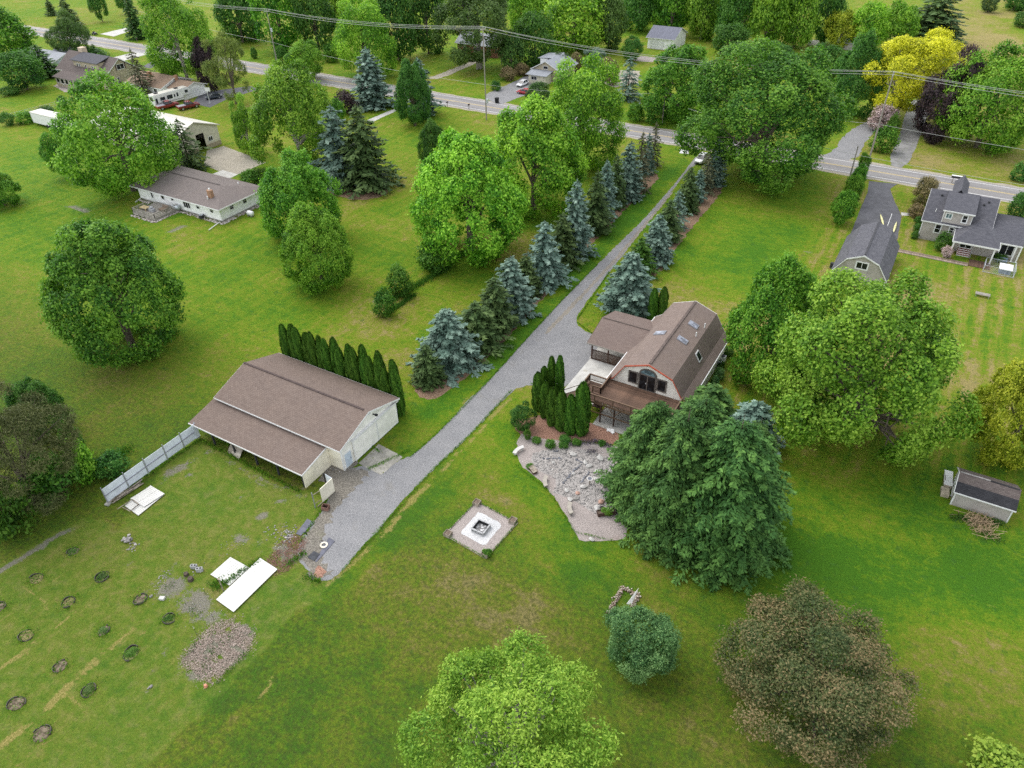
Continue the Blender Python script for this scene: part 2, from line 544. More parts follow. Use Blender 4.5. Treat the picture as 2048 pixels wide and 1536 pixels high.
soil((-14.46,122.64), (-10.37,118.68), .8, .6, 81)
soil((-55.92,36.72), (-49.14,36.05), .5, .5, 82)
soil((-60.04,36.8), (-52.47,36.38), .5, .5, 83)
soil((-65.03,35.98), (-64.68,38.72), .6, .55, 84)
soil((-48.45,32.29), (-47.66,36.02), .5, .55, 85)
soil((-48.28,29.27), (-47.94,31.78), .8, .5, 86)
soil((-40.73,27.13), (-38.53,30.42), .5, .5, 87)
soil((-42.0,25.75), (-42.02,23.16), .5, .4, 88)
soil((-54.16,23.74), (-53.5,19.92), .8, .45, 89)
soil((-45.72,21.07), (-43.04,21.65), .6, .5, 90)
soil((-64.66,20.06), (-59.4,21.52), .4, .35, 93)
soil((-52.68,16.51), (-52.03,18.77), .4, .35, 94)
for c, r_, ax_, rt_, a in (((-42.56,18.36), 2.3, 1.35, .95, 1.0), ((-42.43,20.48), 1.5, 1.2, .9, 1.0), ((-42.44,16.47), 1.2, 1, 0, .9), ((-52.18,21.2), 1.5, 1.3, -.2, .95), ((-48.27,20.9), 1.5, 1.5, -.3, 1.0), ((-45.71,20.76), .8, 1, 0, .8), ((-45.09,29.73), 1.7, 1.5, .9, .95), ((-40.25,29.79), .9, 1, 0, .6), ((-51.36,32.28), .5, 1.2, .8, .9)):
    bare = np.maximum(bare, a*np.clip(1.5*blob(c, r_*1.05, rt_, ax_), 0, 1)*np.clip((fbm(XX, YY, 1.5, 99)-.28)*4, 0, 1))
dry += .35*yard*(n_sml-.3)
dry += .12*pl*(fbm(XX, YY, 3, 97)-.3)*2
verts = np.stack([XX.ravel(), YY.ravel(), np.zeros(nx*ny)], 1)
# a slight swell beyond the road keeps the far field from being dead flat
ii = np.arange(nx*ny).reshape(ny, nx)
faces = np.stack([ii[:-1, :-1], ii[:-1, 1:], ii[1:, 1:], ii[1:, :-1]], -1).reshape(-1, 4)
gme = np_mesh('ground', verts, faces)
vignette_tone = np.clip((56-YY)/18, 0, 1)*(1-.7*pl)*(1-.7*np.clip(lush, 0, 1))  # mask for the painted lens darkening, growing towards the camera
for nm, arr in (('vignette_tone', vignette_tone), ('dry', dry), ('bare', bare), ('straw', straw), ('lush', lush), ('stripe', stripe), ('weedy', weedy)):
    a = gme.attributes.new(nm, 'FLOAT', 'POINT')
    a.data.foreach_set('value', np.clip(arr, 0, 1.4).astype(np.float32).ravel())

def ground_mat():
    m, nt, b = _nt('lawn')
    geo = nd(nt, 'ShaderNodeNewGeometry').outputs['Position']
    def at(n):
        a = nd(nt, 'ShaderNodeAttribute'); a.attribute_name = n; return a.outputs['Fac']
    sx = nd(nt, 'ShaderNodeSeparateXYZ'); nt.links.new(geo, sx.inputs[0])
    nf = noise(nt, 2.6, 6, .85, geo)             # tufts
    nm_ = noise(nt, .42, 6, .72, geo)           # patches
    nq = noise(nt, 1.25, 6, .75, geo)           # mottling
    ns = noise(nt, 1.0, 5, .65, geo, (.9, .09, 1))   # drawn out along the mowing direction
    ns2 = noise(nt, 1.0, 5, .65, geo, (.12, .7, 1))
    def amp(n, a): return math_(nt, 'MULTIPLY', math_(nt, 'SUBTRACT', n.outputs[0], .5), a)
    wv = math_(nt, 'SINE', math_(nt, 'ADD', math_(nt, 'MULTIPLY', sx.outputs[0], 2*PI/2.5), math_(nt, 'MULTIPLY', nm_.outputs[0], 2.5)))
    st = math_(nt, 'MULTIPLY', at('stripe'), math_(nt, 'ADD', math_(nt, 'MULTIPLY', wv, .13), amp(ns, .55)))
    d = at('dry')
    for q in (amp(nm_, .34), amp(nq, .40), amp(nf, .42), st, amp(ns2, .14)):
        d = math_(nt, 'ADD', d, q)
    d = math_(nt, 'SUBTRACT', d, math_(nt, 'MULTIPLY', at('lush'), .42))
    base = ramp(nt, d, [(0.0, (.054, .148, .010)), (.26, (.098, .192, .010)), (.5, (.150, .212, .014)), (.72, (.202, .205, .034)), (.92, (.270, .225, .086))])
    c = base.outputs[0]
    ng = noise(nt, .8, 5, .7, geo)              # clumps of ranker, bluer grass
    c = mixc(nt, ramp(nt, ng.outputs[0], [(.72, (0, 0, 0)), (1, (.55, .55, .55))]).outputs[0], c, (.042, .112, .020))
    # lens vignette painted into the near lawn colour as dark olive, broken by noise
    n_vig = noise(nt, 2.4, 5, .8, geo)
    c = mixc(nt, math_(nt, 'MULTIPLY', at('vignette_tone'), ramp(nt, n_vig.outputs[0], [(.1, (.15, .15, .15)), (.9, (.8, .8, .8))]).outputs[0]), c, (.050, .060, .016))
    # weedy, cooler green with pale clover specks
    nw = noise(nt, .9, 5, .7, geo)
    wr = ramp(nt, nw.outputs[0], [(.15, (.072, .135, .017)), (.5, (.112, .160, .024)), (.9, (.185, .185, .055))])
    wf = math_(nt, 'MULTIPLY', at('weedy'), .6)
    c = mixc(nt, wf, c, wr.outputs[0])
    n5 = noise(nt, 9, 3, .7, geo, raw=True)
    sp = ramp(nt, n5.outputs[0], [(.60, (0, 0, 0)), (.72, (1, 1, 1))])
    c = mixc(nt, math_(nt, 'MULTIPLY', math_(nt, 'MULTIPLY', sp.outputs[0], at('weedy')), .35), c, (.33, .34, .20))
    # fine light/dark of single tufts
    n6 = noise(nt, 4.6, 5, .9, geo)
    tf = ramp(nt, n6.outputs[0], [(.0, (.62, .66, .60)), (.5, (1, 1, 1)), (1, (1.36, 1.30, 1.25))])
    c = mixc(nt, .85, c, tf.outputs[0], 'MULTIPLY')
    # straw rows and bare soil with broken edges
    nb = noise(nt, 2.6, 6, .8, geo)
    def broken(a):
        return ramp(nt, math_(nt, 'ADD', a, math_(nt, 'MULTIPLY', math_(nt, 'SUBTRACT', nb.outputs[0], .5), .7)), [(.42, (0, 0, 0)), (.75, (1, 1, 1))]).outputs[0]
    ny_ = noise(nt, 7, 4, .8, geo)
    sc_ = ramp(nt, ny_.outputs[0], [(.2, (.17, .15, .035)), (.85, (.40, .32, .12))])
    c = mixc(nt, math_(nt, 'MULTIPLY', broken(at('straw')), .8), c, sc_.outputs[0])
    bc = ramp(nt, ny_.outputs[0], [(.15, (.125, .112, .09)), (.85, (.285, .262, .228))])
    c = mixc(nt, math_(nt, 'MULTIPLY', broken(at('bare')), .85), c, bc.outputs[0])
    nt.links.new(c, b.inputs['Base Color'])
    b.inputs['Roughness'].default_value = .95
    b.inputs['Specular IOR Level'].default_value = .1
    bp = nd(nt, 'ShaderNodeBump'); bp.inputs['Strength'].default_value = .7; bp.inputs['Distance'].default_value = .12
    nt.links.new(n6.outputs[0], bp.inputs['Height']); nt.links.new(bp.outputs[0], b.inputs['Normal'])
    return m
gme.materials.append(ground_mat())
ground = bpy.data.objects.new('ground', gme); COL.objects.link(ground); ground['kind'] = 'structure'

# ------------------------------------------------------------------ drives, road, beds
def gravel_mat(name, lo, mid, hi, patch, scale=11):
    m, nt, b = _nt(name)
    geo = nd(nt, 'ShaderNodeNewGeometry').outputs['Position']
    n1 = noise(nt, scale, 4, .8, geo); n2 = noise(nt, .5, 5, .65, geo); n3 = noise(nt, scale*2.4, 2, .6, geo)
    r1 = ramp(nt, n1.outputs[0], [(.28, lo), (.5, mid), (.74, hi)])
    r2 = ramp(nt, n2.outputs[0], [(.1, (.93, .93, .93)), (.9, (1.07, 1.06, 1.05))])
    c = mixc(nt, 1.0, r1.outputs[0], r2.outputs[0], 'MULTIPLY')
    r3 = ramp(nt, n3.outputs[0], [(.1, (.84, .84, .84)), (.9, (1.15, 1.15, 1.15))])
    c = mixc(nt, .8, c, r3.outputs[0], 'MULTIPLY')
    n4 = noise(nt, .32, 5, .7, geo, raw=True)
    r4 = ramp(nt, n4.outputs[0], [(.58, (0, 0, 0)), (.68, (1, 1, 1))])
    c = mixc(nt, math_(nt, 'MULTIPLY', r4.outputs[0], .35), c, patch)
    nt.links.new(c, b.inputs['Base Color'])
    b.inputs['Roughness'].default_value = .95; b.inputs['Specular IOR Level'].default_value = .15
    bp = nd(nt, 'ShaderNodeBump'); bp.inputs['Strength'].default_value = .6; bp.inputs['Distance'].default_value = .05
    nt.links.new(n1.outputs[0], bp.inputs['Height']); nt.links.new(bp.outputs[0], b.inputs['Normal'])
    return m
m_gravel = gravel_mat('drive_gravel', (.155, .155, .160), (.225, .224, .228), (.305, .304, .306), (.22, .205, .175))
m_pale = gravel_mat('garden_gravel', (.24, .225, .21), (.34, .318, .30), (.46, .43, .405), (.30, .25, .22))
m_pink = gravel_mat('pink_gravel', (.225, .195, .18), (.32, .28, .262), (.43, .38, .355), (.26, .20, .175))
m_white_gr = gravel_mat('white_gravel', (.44, .44, .44), (.54, .54, .54), (.64, .64, .64), (.52, .51, .50))
m_mulch = gravel_mat('needle_mulch', (.125, .078, .048), (.215, .14, .09), (.32, .225, .16), (.16, .17, .05), 6)
m_redmulch = gravel_mat('red_mulch', (.17, .09, .065), (.28, .155, .11), (.38, .23, .17), (.30, .24, .19), 7)
m_dirt = gravel_mat('packed_dirt', (.115, .105, .088), (.175, .16, .135), (.25, .23, .195), (.10, .13, .03), 6)
m_grayrub = gravel_mat('gray_rubble', (.14, .135, .13), (.215, .205, .20), (.30, .29, .285), (.12, .14, .04), 6)
m_tan = gravel_mat('tan_gravel', (.25, .225, .18), (.33, .30, .245), (.41, .375, .31), (.27, .235, .18), 5)
m_asph = M('asphalt_drive', (.095, .095, .105), .9, .12, .6, speck=((.15, .15, .15), 9, .62))
m_road = M('road_asphalt', (.225, .215, .212), .9, .10, .35, bump=.2, speck=((.20, .20, .20), 1.3, .68), stretch=(.15, 1.2, 1))
m_conc = M('concrete', (.36, .35, .32), .85, .10, .8, bump=.15, speck=((.26, .25, .21), 1.7, .64))
m_concold = M('weathered_concrete', (.31, .295, .255), .9, .16, .9, bump=.2, speck=((.16, .17, .06), 2.2, .62))
m_concw = M('pale_concrete', (.44, .43, .40), .85, .09, .7, speck=((.36, .34, .29), 1.1, .64))
m_white_line = M('road_white', (.72, .72, .70), .8, .12, 2)
m_yellow_line = M('road_yellow', (.55, .42, .16), .8, .15, 2)

# the county road, very slightly askew to the plots
def rd(x, off): return (x, 165.75 - .0175*x + off)
road_pts = [rd(-520, -4.05)] + [rd(x, -4.05) for x in range(-400, 140, 60)] + [rd(300, -4.05), rd(300, 4.05)] + [rd(x, 4.05) for x in range(80, -460, -60)] + [rd(-520, 4.05)]
sheet('road', road_pts, .016, m_road, 0, 50)
shoulder = [rd(x, -5.0) for x in (-520, 300)] + [rd(x, 5.0) for x in (300, -520)]
sheet('road_shoulder', shoulder, .008, m_tan, .35, 1.6)
for off, mm, nm in ((-3.25, m_white_line, 'road_edge_line'), (3.25, m_white_line, 'road_edge_line'), (-.16, m_yellow_line, 'road_centre_line'), (.16, m_yellow_line, 'road_centre_line')):
    sheet(nm, [rd(-520, off-.07), rd(300, off-.07), rd(300, off+.07), rd(-520, off+.07)], .021, mm, 0, 60)

drive = [(-45.96,161.0), (-44.31,141.01), (-43.42,122.95), (-43.47,114.68), (-43.48,100.85), (-43.35,88.61), (-42.98,77.04), (-42.66,71.16), (-42.36,63.84), (-42.65,60.04), (-42.27,53.82), (-42.39,48.79), (-42.9,47.32),
         (-43.91,45.31), (-47.11,43.53), (-47.98,40.97), (-46.49,37.53), (-45.34,34.44), (-45.14,31.8), (-44.11,30.13), (-41.47,29.04), (-38.96,29.07),
         (-38.64,30.84), (-38.96,34.29), (-38.86,37.28), (-39.28,41.74), (-39.14,46.75), (-38.68,53.91), (-38.7,64.38), (-37.16,66.71), (-34.04,67.56), (-32.87,67.84), (-32.49,75.25), (-26.99,73.32), (-24.59,82.61), (-30.57,80.75), (-35.24,81.42), (-36.84,81.75), (-38.26,82.67), (-39.25,84.18),
         (-39.93,90.47), (-40.65,99.62), (-41.66,113.8), (-42.43,123.48), (-43.29,133.68), (-44.79,153.55), (-41.04,159.97)]
sheet('gravel_driveway', drive, .012, m_gravel, .11, .35, 1)
# wheel tracks worn down the long run of the drive
m_track = gravel_mat('drive_centre', (.15, .135, .11), (.24, .215, .18), (.34, .31, .27), (.15, .17, .05))
sheet('drive_centre_strip', [(-41.58,77.95), (-41.56,90.63), (-41.92,106.85), (-42.76,122.8), (-43.57,136.96), (-43.12,136.61), (-42.19,122.35), (-41.31,106.75), (-40.95,90.61), (-40.82,78.37)], .017, m_track, .14, .5, 1)
sheet('barn_apron', [(-47.27,43.72), (-47.31,47.56), (-44.24,47.26), (-43.42,47.04), (-43.79,43.5)], .02, m_concold, .05, .8)
sheet('rubble_patch', [(-47.66,41.8), (-47.23,43.94), (-49.09,44.36), (-49.98,41.45), (-49.34,39.48), (-47.15,39.35)], .018, m_dirt, .2, .5)
bedL = [(-50.19,58.28), (-47.85,57.16), (-46.83,57.61), (-46.02,59.61), (-45.43,64.69), (-45.42,70.48), (-45.71,78.6), (-46.58,93.36), (-47.45,104.51), (-48.08,118.47), (-48.26,131.34), (-47.87,140.66), (-49.84,144.33), (-51.2,142.66), (-51.66,129.27), (-50.72,113.41), (-49.58,99.19), (-48.37,86.58), (-47.77,75.02), (-49.97,66.6), (-51.51,61.08)]
sheet('dirt_margin', [(-47.7,42.72), (-47.98,40.97), (-46.49,37.53), (-45.34,34.44), (-45.04,31.7), (-43.93,30.09), (-41.47,29.04), (-39.3,29.09), (-39.31,30.12), (-41.54,30.85), (-43.09,32.57), (-44.28,35.44), (-45.06,38.77), (-44.88,42.43), (-45.68,43.85)], .016, m_dirt, .45, .3, 1, seed=41)
sheet('needle_bed', bedL, .010, m_mulch, .25, .6, 1, seed=3)
bedR = [(-35.03,143.79), (-34.59,139.11), (-34.41,126.73), (-34.16,116.0), (-33.66,107.75), (-33.28,101.3), (-35.13,100.3), (-37.39,109.27), (-39.01,123.29), (-39.22,134.99), (-37.65,144.2)]
sheet('needle_bed', bedR, .010, m_mulch, .25, .6, 1, seed=4)
sheet('needle_bed', [(-108.15,106.0), (-107.15,112.79), (-96.95,111.88), (-92.9,107.53), (-96.23,102.96), (-103.63,102.45)], .010, m_mulch, .3, .8, 1, seed=5)
sheet('mulch_bed', [(-35.64,59.13), (-33.38,60.93), (-32.12,63.88), (-26.01,63.38), (-23.05,63.43), (-22.41,61.22), (-24.91,60.33), (-28.23,58.99), (-31.1,57.4), (-33.9,57.09)], .010, m_redmulch, .15, .5, 1)
sheet('garden_path', [(-33.93,57.28), (-31.32,57.79), (-28.07,58.67), (-24.36,60.53), (-20.78,61.12), (-15.58,48.8), (-16.96,47.5), (-19.57,45.88), (-20.8,46.64), (-22.96,48.62), (-26.34,50.99), (-29.19,52.12), (-31.3,52.82)], .014, m_pink, .12, .45, 1)
sheet('gravel_bed', [(-30.38,54.98), (-29.48,56.27), (-27.11,58.09), (-23.41,59.16), (-20.45,57.46), (-18.0,51.81), (-19.79,49.99), (-21.42,50.31), (-24.37,50.78), (-25.5,50.58), (-25.69,52.51), (-27.95,52.81), (-29.79,53.67)], .019, m_pale, .15, .4, 1)
sheet('fire_pit_pad', [(-32.09,45.34), (-26.62,44.79), (-27.11,39.2), (-32.44,39.71)], .010, m_pink, .06, .5)
sheet('white_gravel_square', [(-31.08,44.06), (-30.67,44.21), (-28.26,43.94), (-27.91,43.66), (-28.02,40.75), (-28.34,40.49), (-30.93,40.71), (-31.17,40.89)], .018, m_white_gr, .05, .3)
sheet('gravel_patch', [(-41.2,29.61), (-41.02,30.28), (-40.03,30.27), (-39.71,29.41), (-40.52,29.15)], .021, m_redmulch, .2, .3, 1, seed=9)
# neighbours' drives and yards
sheet('asphalt_driveway', [(-10.03,159.88), (-9.31,153.55), (-9.02,139.23), (-8.83,132.25), (-1.33,134.45), (-2.01,144.93), (-3.92,150.89), (-5.72,157.44), (-4.78,160.84)], .022, m_asph, .05, 1)
sheet('front_walk', [(-2.3,146.54), (-0.15,147.17), (-0.01,145.99), (-2.04,145.16)], .024, m_concw, .03, .6)
sheet('gravel_driveway', [(-22.13,169.77), (-19.56,173.93), (-19.88,188.56), (-15.86,201.97), (-14.22,215.71), (-12.95,218.79), (-12.5,198.52), (-14.68,187.26), (-14.17,169.46)], .0125, m_gravel, .2, .8, 1, seed=11)
sheet('gravel_driveway', [(-8.26,170.88), (-8.47,193.2), (-9.57,215.66), (-8.97,225.79), (-4.26,220.73), (-4.34,204.79), (-4.12,190.76), (-4.36,170.31)], .0125, M('old_asphalt', (.21, .205, .20), .9, .14, .5, speck=((.12, .15, .05), 1.5, .62)), .15, .8, 1, seed=12)
sheet('gravel_driveway', [(-112.82,175.37), (-112.76,181.94), (-112.2,190.82), (-112.29,199.89), (-109.6,201.21), (-98.27,184.79), (-102.76,181.47), (-103.9,173.08), (-103.73,169.65)], .0125, m_gravel, .2, .8, 1, seed=13)
sheet('gravel_driveway', [(-137.2,182.67), (-136.66,189.16), (-136.64,205.88), (-136.19,209.64), (-133.8,207.96), (-133.59,201.16), (-133.44,184.52)], .0125, m_tan, .25, .8, 1, seed=14)
sheet('concrete_driveway', [(-125.79,142.08), (-126.02,153.52), (-127.55,156.16), (-127.94,144.12)], .0125, m_concw, .1, 1, seed=15)
sheet('concrete_driveway', [(-285.78,179.22), (-286.32,194.59), (-280.69,191.23), (-276.89,178.77)], .0125, m_concw, .1, 1.5, seed=16)
sheet('concrete_driveway', [(-248.48,155.96), (-247.82,169.46), (-241.48,166.97), (-240.65,154.61)], .0125, m_concw, .1, 1.5, seed=17)
sheet('asphalt_driveway', [(-180.8,133.39), (-186.77,141.14), (-184.33,146.3), (-179.54,153.32), (-174.48,152.35), (-175.3,140.88), (-173.43,133.02)], .0125, m_asph, .1, 1, seed=18)
sheet('asphalt_driveway', [(-228.65,154.07), (-233.51,164.7), (-226.76,164.27), (-224.23,153.47)], .0125, m_asph, .1, 1, seed=19)
sheet('concrete_apron', [(-147.21,109.02), (-146.13,113.02), (-135.81,111.22), (-129.07,109.73), (-129.09,101.65), (-134.0,101.05), (-140.33,102.15)], .0125, m_tan, .1, .8, seed=20)
sheet('concrete_apron', [(-134.37,97.91), (-134.21,101.94), (-129.09,101.65), (-128.98,98.18), (-129.69,97.18)], .018, m_concw, .05, .8, seed=21)
sheet('dirt_yard', [(-93.24,203.17), (-93.27,215.58), (-84.06,218.81), (-79.92,206.81), (-83.6,199.26)], .010, m_tan, .3, .8, seed=22)
sheet('dirt_yard', [(-91.68,231.22), (-90.31,236.17), (-85.51,235.62), (-84.65,230.45), (-90.0,229.23)], .010, m_pink, .3, .8, seed=23)
sheet('gravel_patch', [(-50.36,160.18), (-48.35,160.49), (-47.59,158.0), (-49.58,157.68)], .010, m_white_gr, .15, .5, seed=24)
sheet('needle_bed', [(-98.06,160.21), (-97.34,161.48), (-97.08,159.81)], .010, m_mulch, .1, .5, seed=25)


# ------------------------------------------------------------------ building materials
sh_brown_x = shingle_mat('brown_shingle', (.155, .117, .098), (.186, .144, .121), (.104, .079, .067), 'x', .2)
sh_brown_y = shingle_mat('brown_shingle_house', (.170, .130, .110), (.200, .157, .136), (.12, .094, .083), 'y', .17)
sh_brown_g = shingle_mat('brown_shingle_wing', (.160, .120, .104), (.188, .147, .127), (.108, .082, .072), 'x', .17)
sh_gray_y = shingle_mat('gray_shingle', (.085, .085, .096), (.125, .125, .138), (.058, .058, .067), 'y', .2)
sh_gray_x = shingle_mat('gray_shingle_x', (.068, .069, .08), (.10, .10, .113), (.05, .05, .058), 'x', .2)
sh_taupe = shingle_mat('taupe_shingle', (.165, .140, .130), (.195, .168, .155), (.12, .10, .094), 'x', .2)
sh_dark = shingle_mat('dark_shingle', (.03, .03, .034), (.045, .045, .05), (.02, .02, .022), 'x', .16)
sh_faded = shingle_mat('faded_shingle', (.105, .085, .08), (.15, .125, .115), (.07, .06, .055), 'x', .16)
sh_tan = shingle_mat('tan_shingle', (.235, .165, .115), (.28, .20, .145), (.17, .125, .085), 'x', .2)
m_whitewall = siding_mat('white_ribbed_steel', (.84, .82, .76), 'xy', .30, .35)
m_creamwall = siding_mat('cream_panel_siding', (.78, .73, .60), 'xy', .4, .3)
m_whitesid = siding_mat('white_lap_siding', (.85, .85, .83), 'z', .22, .4)
m_greige = siding_mat('greige_lap_siding', (.40, .365, .335), 'z', .2, .4)
m_tansid = siding_mat('tan_lap_siding', (.42, .36, .26), 'z', .2, .4)
m_beige = siding_mat('beige_steel', (.56, .52, .42), 'xy', .3, .3)
m_stucco = M('cream_stucco', (.82, .78, .70), .85, .06, 1.2, bump=.1, bscale=30)
m_trim = M('white_trim', (.72, .72, .71), .5, .05, 2)
m_dkwood = M('dark_brown_wood', (.070, .040, .028), .75, .25, 4, stretch=(1, 1, 4), bump=.15, orand=.5)
m_deck = M('deck_stain', (.120, .070, .046), .75, .2, 2.2, stretch=(.3, 3, 1), bump=.15, orand=.5)
m_rail = M('rail_stain', (.135, .085, .052), .75, .2, 3)
m_red = M('red_oxide_trim', (.50, .115, .065), .7, .12, 3)
m_black = M('dark_void', (.018, .018, .02), .9, .2, 2)
m_steelpost = M('dark_post', (.035, .035, .04), .6, .2, 3)
m_galv = M('galvanised_steel', (.50, .53, .56), .45, .12, 1.5, metal=.3)
m_glass = glass_mat('window_glass', (.012, .013, .015))
m_glassb = glass_mat('sky_glass', (.10, .155, .17), .1)
m_sky_glass = glass_mat('skylight_glass', (.17, .18, .215), .2)
m_skyframe = M('skylight_frame', (.24, .245, .27), .5, .05, 3)
m_doorblue = M('pale_blue_door', (.52, .60, .68), .5, .06, 2)
m_brick = M('chimney_brick', (.36, .20, .12), .9, .2, 6, speck=((.5, .38, .28), 12, .6))
m_stone = M('field_stone', (.44, .39, .35), .9, .22, 5, speck=((.62, .58, .54), 7, .6), bump=.3)
m_greywood = M('grey_weathered_wood', (.30, .275, .24), .9, .2, 3, stretch=(.5, 4, 1), bump=.2, orand=.35)
m_roofsteel = M('cream_roof_steel', (.50, .48, .42), .5, .05, .6)
m_slate = M('slate_roof', (.13, .135, .17), .8, .12, 1.0, stretch=(3, .5, 1))
m_litroof = M('light_gray_roof', (.25, .265, .29), .7, .08, .8)
m_found = M('block_foundation', (.36, .34, .31), .9, .15, 2)

def gable(root, name, x0, x1, y0, y1, ze, zr, along, mat, th=.12, ends=None, fascia=None):
    """two roof slabs meeting on the ridge; returns the parts"""
    out = []
    if along == 'x':
        ym = (y0+y1)/2
        for ya in (y0, y1):
            m = MB(); m.ext([(x0, ya, ze), (x1, ya, ze), (x1, ym, zr), (x0, ym, zr)], (0, 0, th)); out.append(m.build(name, mat, root))
        if fascia:
            for ya in (y0, y1):
                s = -1 if ya < ym else 1
                MB().box(x0, x1, ya+min(0, s*.03), ya+max(0, s*.03), ze-.06, ze+th-.01).build('fascia', fascia, root)
            for xa, s in ((x0, -1), (x1, 1)):
                for ya in (y0, y1):
                    MB().ext([(xa, ya, ze-.1), (xa, ym, zr-.1), (xa, ym, zr+th-.02), (xa, ya, ze+th-.02)], (s*.035, 0, 0)).build('rake_board', fascia, root)
    else:
        xm = (x0+x1)/2
        for xa in (x0, x1):
            m = MB(); m.ext([(xa, y0, ze), (xa, y1, ze), (xm, y1, zr), (xm, y0, zr)], (0, 0, th)); out.append(m.build(name, mat, root))
        if fascia:
            for xa in (x0, x1):
                s = -1 if xa < xm else 1
                MB().box(xa+min(0, s*.03), xa+max(0, s*.03), y0, y1, ze-.06, ze+th-.01).build('fascia', fascia, root)
            for ya, s in ((y0, -1), (y1, 1)):
                for xa in (x0, x1):
                    MB().ext([(xa, ya, ze-.1), (xm, ya, zr-.1), (xm, ya, zr+th-.02), (xa, ya, ze+th-.02)], (0, s*.035, 0)).build('rake_board', fascia, root)
    return out

def win(root, axis, pos, a0, a1, z0, z1, out, frame=m_trim, glass=m_glass, fw=.09, mull=1, name='window', rails=0):
    """window: frame with recessed panes and mullions. axis 'y' = wall in an x-z plane at y=pos; out = outward sign"""
    fr = MB(); gl = MB()
    def bx(mb, u0, u1, w0, w1, d0, d1):
        lo, hi = sorted((pos+out*d0, pos+out*d1))
        if axis == 'y': mb.box(u0, u1, lo, hi, w0, w1)
        else: mb.box(lo, hi, u0, u1, w0, w1)
    bx(fr, a0, a1, z0, z0+fw, -.02, .06); bx(fr, a0, a1, z1-fw, z1, -.02, .06)
    bx(fr, a0, a0+fw, z0+fw, z1-fw, -.02, .06); bx(fr, a1-fw, a1, z0+fw, z1-fw, -.02, .06)
    for k in range(1, mull):
        c = a0+(a1-a0)*k/mull
        bx(fr, c-.035, c+.035, z0+fw, z1-fw, -.015, .05)
    for k in range(1, rails+1):
        c = z0+(z1-z0)*k/(rails+1)
        bx(fr, a0+fw, a1-fw, c-.03, c+.03, -.012, .052)
    f = fr.build(name, frame, root)
    bx(gl, a0+fw*.9, a1-fw*.9, z0+fw*.9, z1-fw*.9, -.03, .02)
    gl.build('pane', glass, f)
    return f

# ------------------------------------------------------------------ long barn with the lean-to
B = thing('barn', 'long white barn with brown shingle roof and open lean-to beside the gravel drive', 'barn', (-57.5, 44.5, 0))
MB().box(-67.1, -47.9, 51.4, 51.5, 0, 3.45).build('back_wall', m_whitewall, B)
MB().box(-67.1, -67.0, 42.1, 51.4, 0, 3.45).build('end_wall', m_whitewall, B)
MB().box(-67.0, -47.9, 42.0, 42.1, 0, 3.45).build('side_wall', m_creamwall, B)
MB().prism([(0, 0)]*0 or [(-48.0, 42.1), (-47.9, 42.1), (-47.9, 51.4), (-48.0, 51.4)], 0, 3.4).build('front_wall', m_whitewall, B)
MB().ext([(-48.0, 41.95, 3.4), (-48.0, 51.55, 3.4), (-48.0, 46.98, 5.05)], (.1, 0, 0)).build('gable_wall', m_whitewall, B)
MB().ext([(-67.1, 42, 3.45), (-67.1, 51.5, 3.45), (-67.1, 46.98, 5.05)], (.1, 0, 0)).build('gable_wall', m_whitewall, B)
gable(B, 'roof', -67.57, -47.5, 41.5, 52.45, 3.42, 5.22, 'x', sh_brown_x, .13, fascia=m_trim)
MB().box(-67.57, -48.2, 46.85, 47.1, 5.30, 5.42).build('ridge_vent', M('ridge_cap', (.07, .05, .045), .9), B)
for y0, y1 in ((43.83, 48.08), (48.1, 51.9)):
    d = MB().box(-47.8, -47.72, y0, y1, .08, 3.05).build('sliding_door', m_whitewall, B)
    f = MB()
    for a, b2, c, e in ((y0, y1, .08, .2), (y0, y1, 2.93, 3.05), (y0, y0+.1, .2, 2.93), (y1-.1, y1, .2, 2.93)):
        f.box(-47.72, -47.69, a, b2, c, e)
    f.build('frame', m_trim, d)
MB().box(-47.88, -47.62, 43.7, 52.3, 3.08, 3.26).build('door_track', m_trim, B)
d = MB().box(-47.9, -47.85, 42.38, 43.42, .12, 2.1).build('entry_door', m_doorblue, B)
MB().box(-47.85, -47.78, 43.25, 43.3, 1.0, 1.12).build('handle', m_steelpost, d)
fr = MB().box(-47.9, -47.82, 42.3, 42.38, .1, 2.18).box(-47.9, -47.82, 43.42, 43.5, .1, 2.18).box(-47.9, -47.82, 42.38, 43.42, 2.1, 2.18)
fr.build('door_frame', m_trim, B)
lt = MB().obox((-47.6, 47.95, 4.15), (.5, .12, .1)).obox((-47.45, 48.05, 4.1), (.3, .3, .18))
lt.build('yard_light', m_steelpost, B)
MB().box(-47.9, -47.82, 47.2, 47.6, 4.6, 5.0).build('gable_vent', m_doorblue, B)
MB().box(-48.0, -47.82, 41.98, 42.1, 0, 3.4).build('corner_trim', m_trim, B)
# lean-to
m = MB(); m.ext([(-68.0, 37.55, 2.12), (-49.75, 37.55, 2.12), (-49.75, 41.98, 3.0), (-68.0, 41.98, 3.0)], (0, 0, .12))
m.build('lean_to_roof', sh_brown_x, B)
MB().box(-68.0, -49.7, 37.5, 37.55, 2.05, 2.22).build('fascia', m_trim, B)
MB().ext([(-49.75, 37.55, 2.02), (-49.75, 41.98, 2.9), (-49.75, 41.98, 3.1), (-49.75, 37.55, 2.22)], (.05, 0, 0)).build('rake_board', m_trim, B)
MB().ext([(-49.95, 37.75, .0), (-49.95, 41.98, .0), (-49.95, 41.98, 2.95), (-49.95, 37.75, 2.1)], (.12, 0, 0)).build('lean_to_end_wall', m_creamwall, B)
MB().box(-66.9, -48.2, 41.9, 41.98, 3.02, 3.4).build('wall_band', M('rust_band', (.30, .13, .05), .9, .35, 1.5), B)
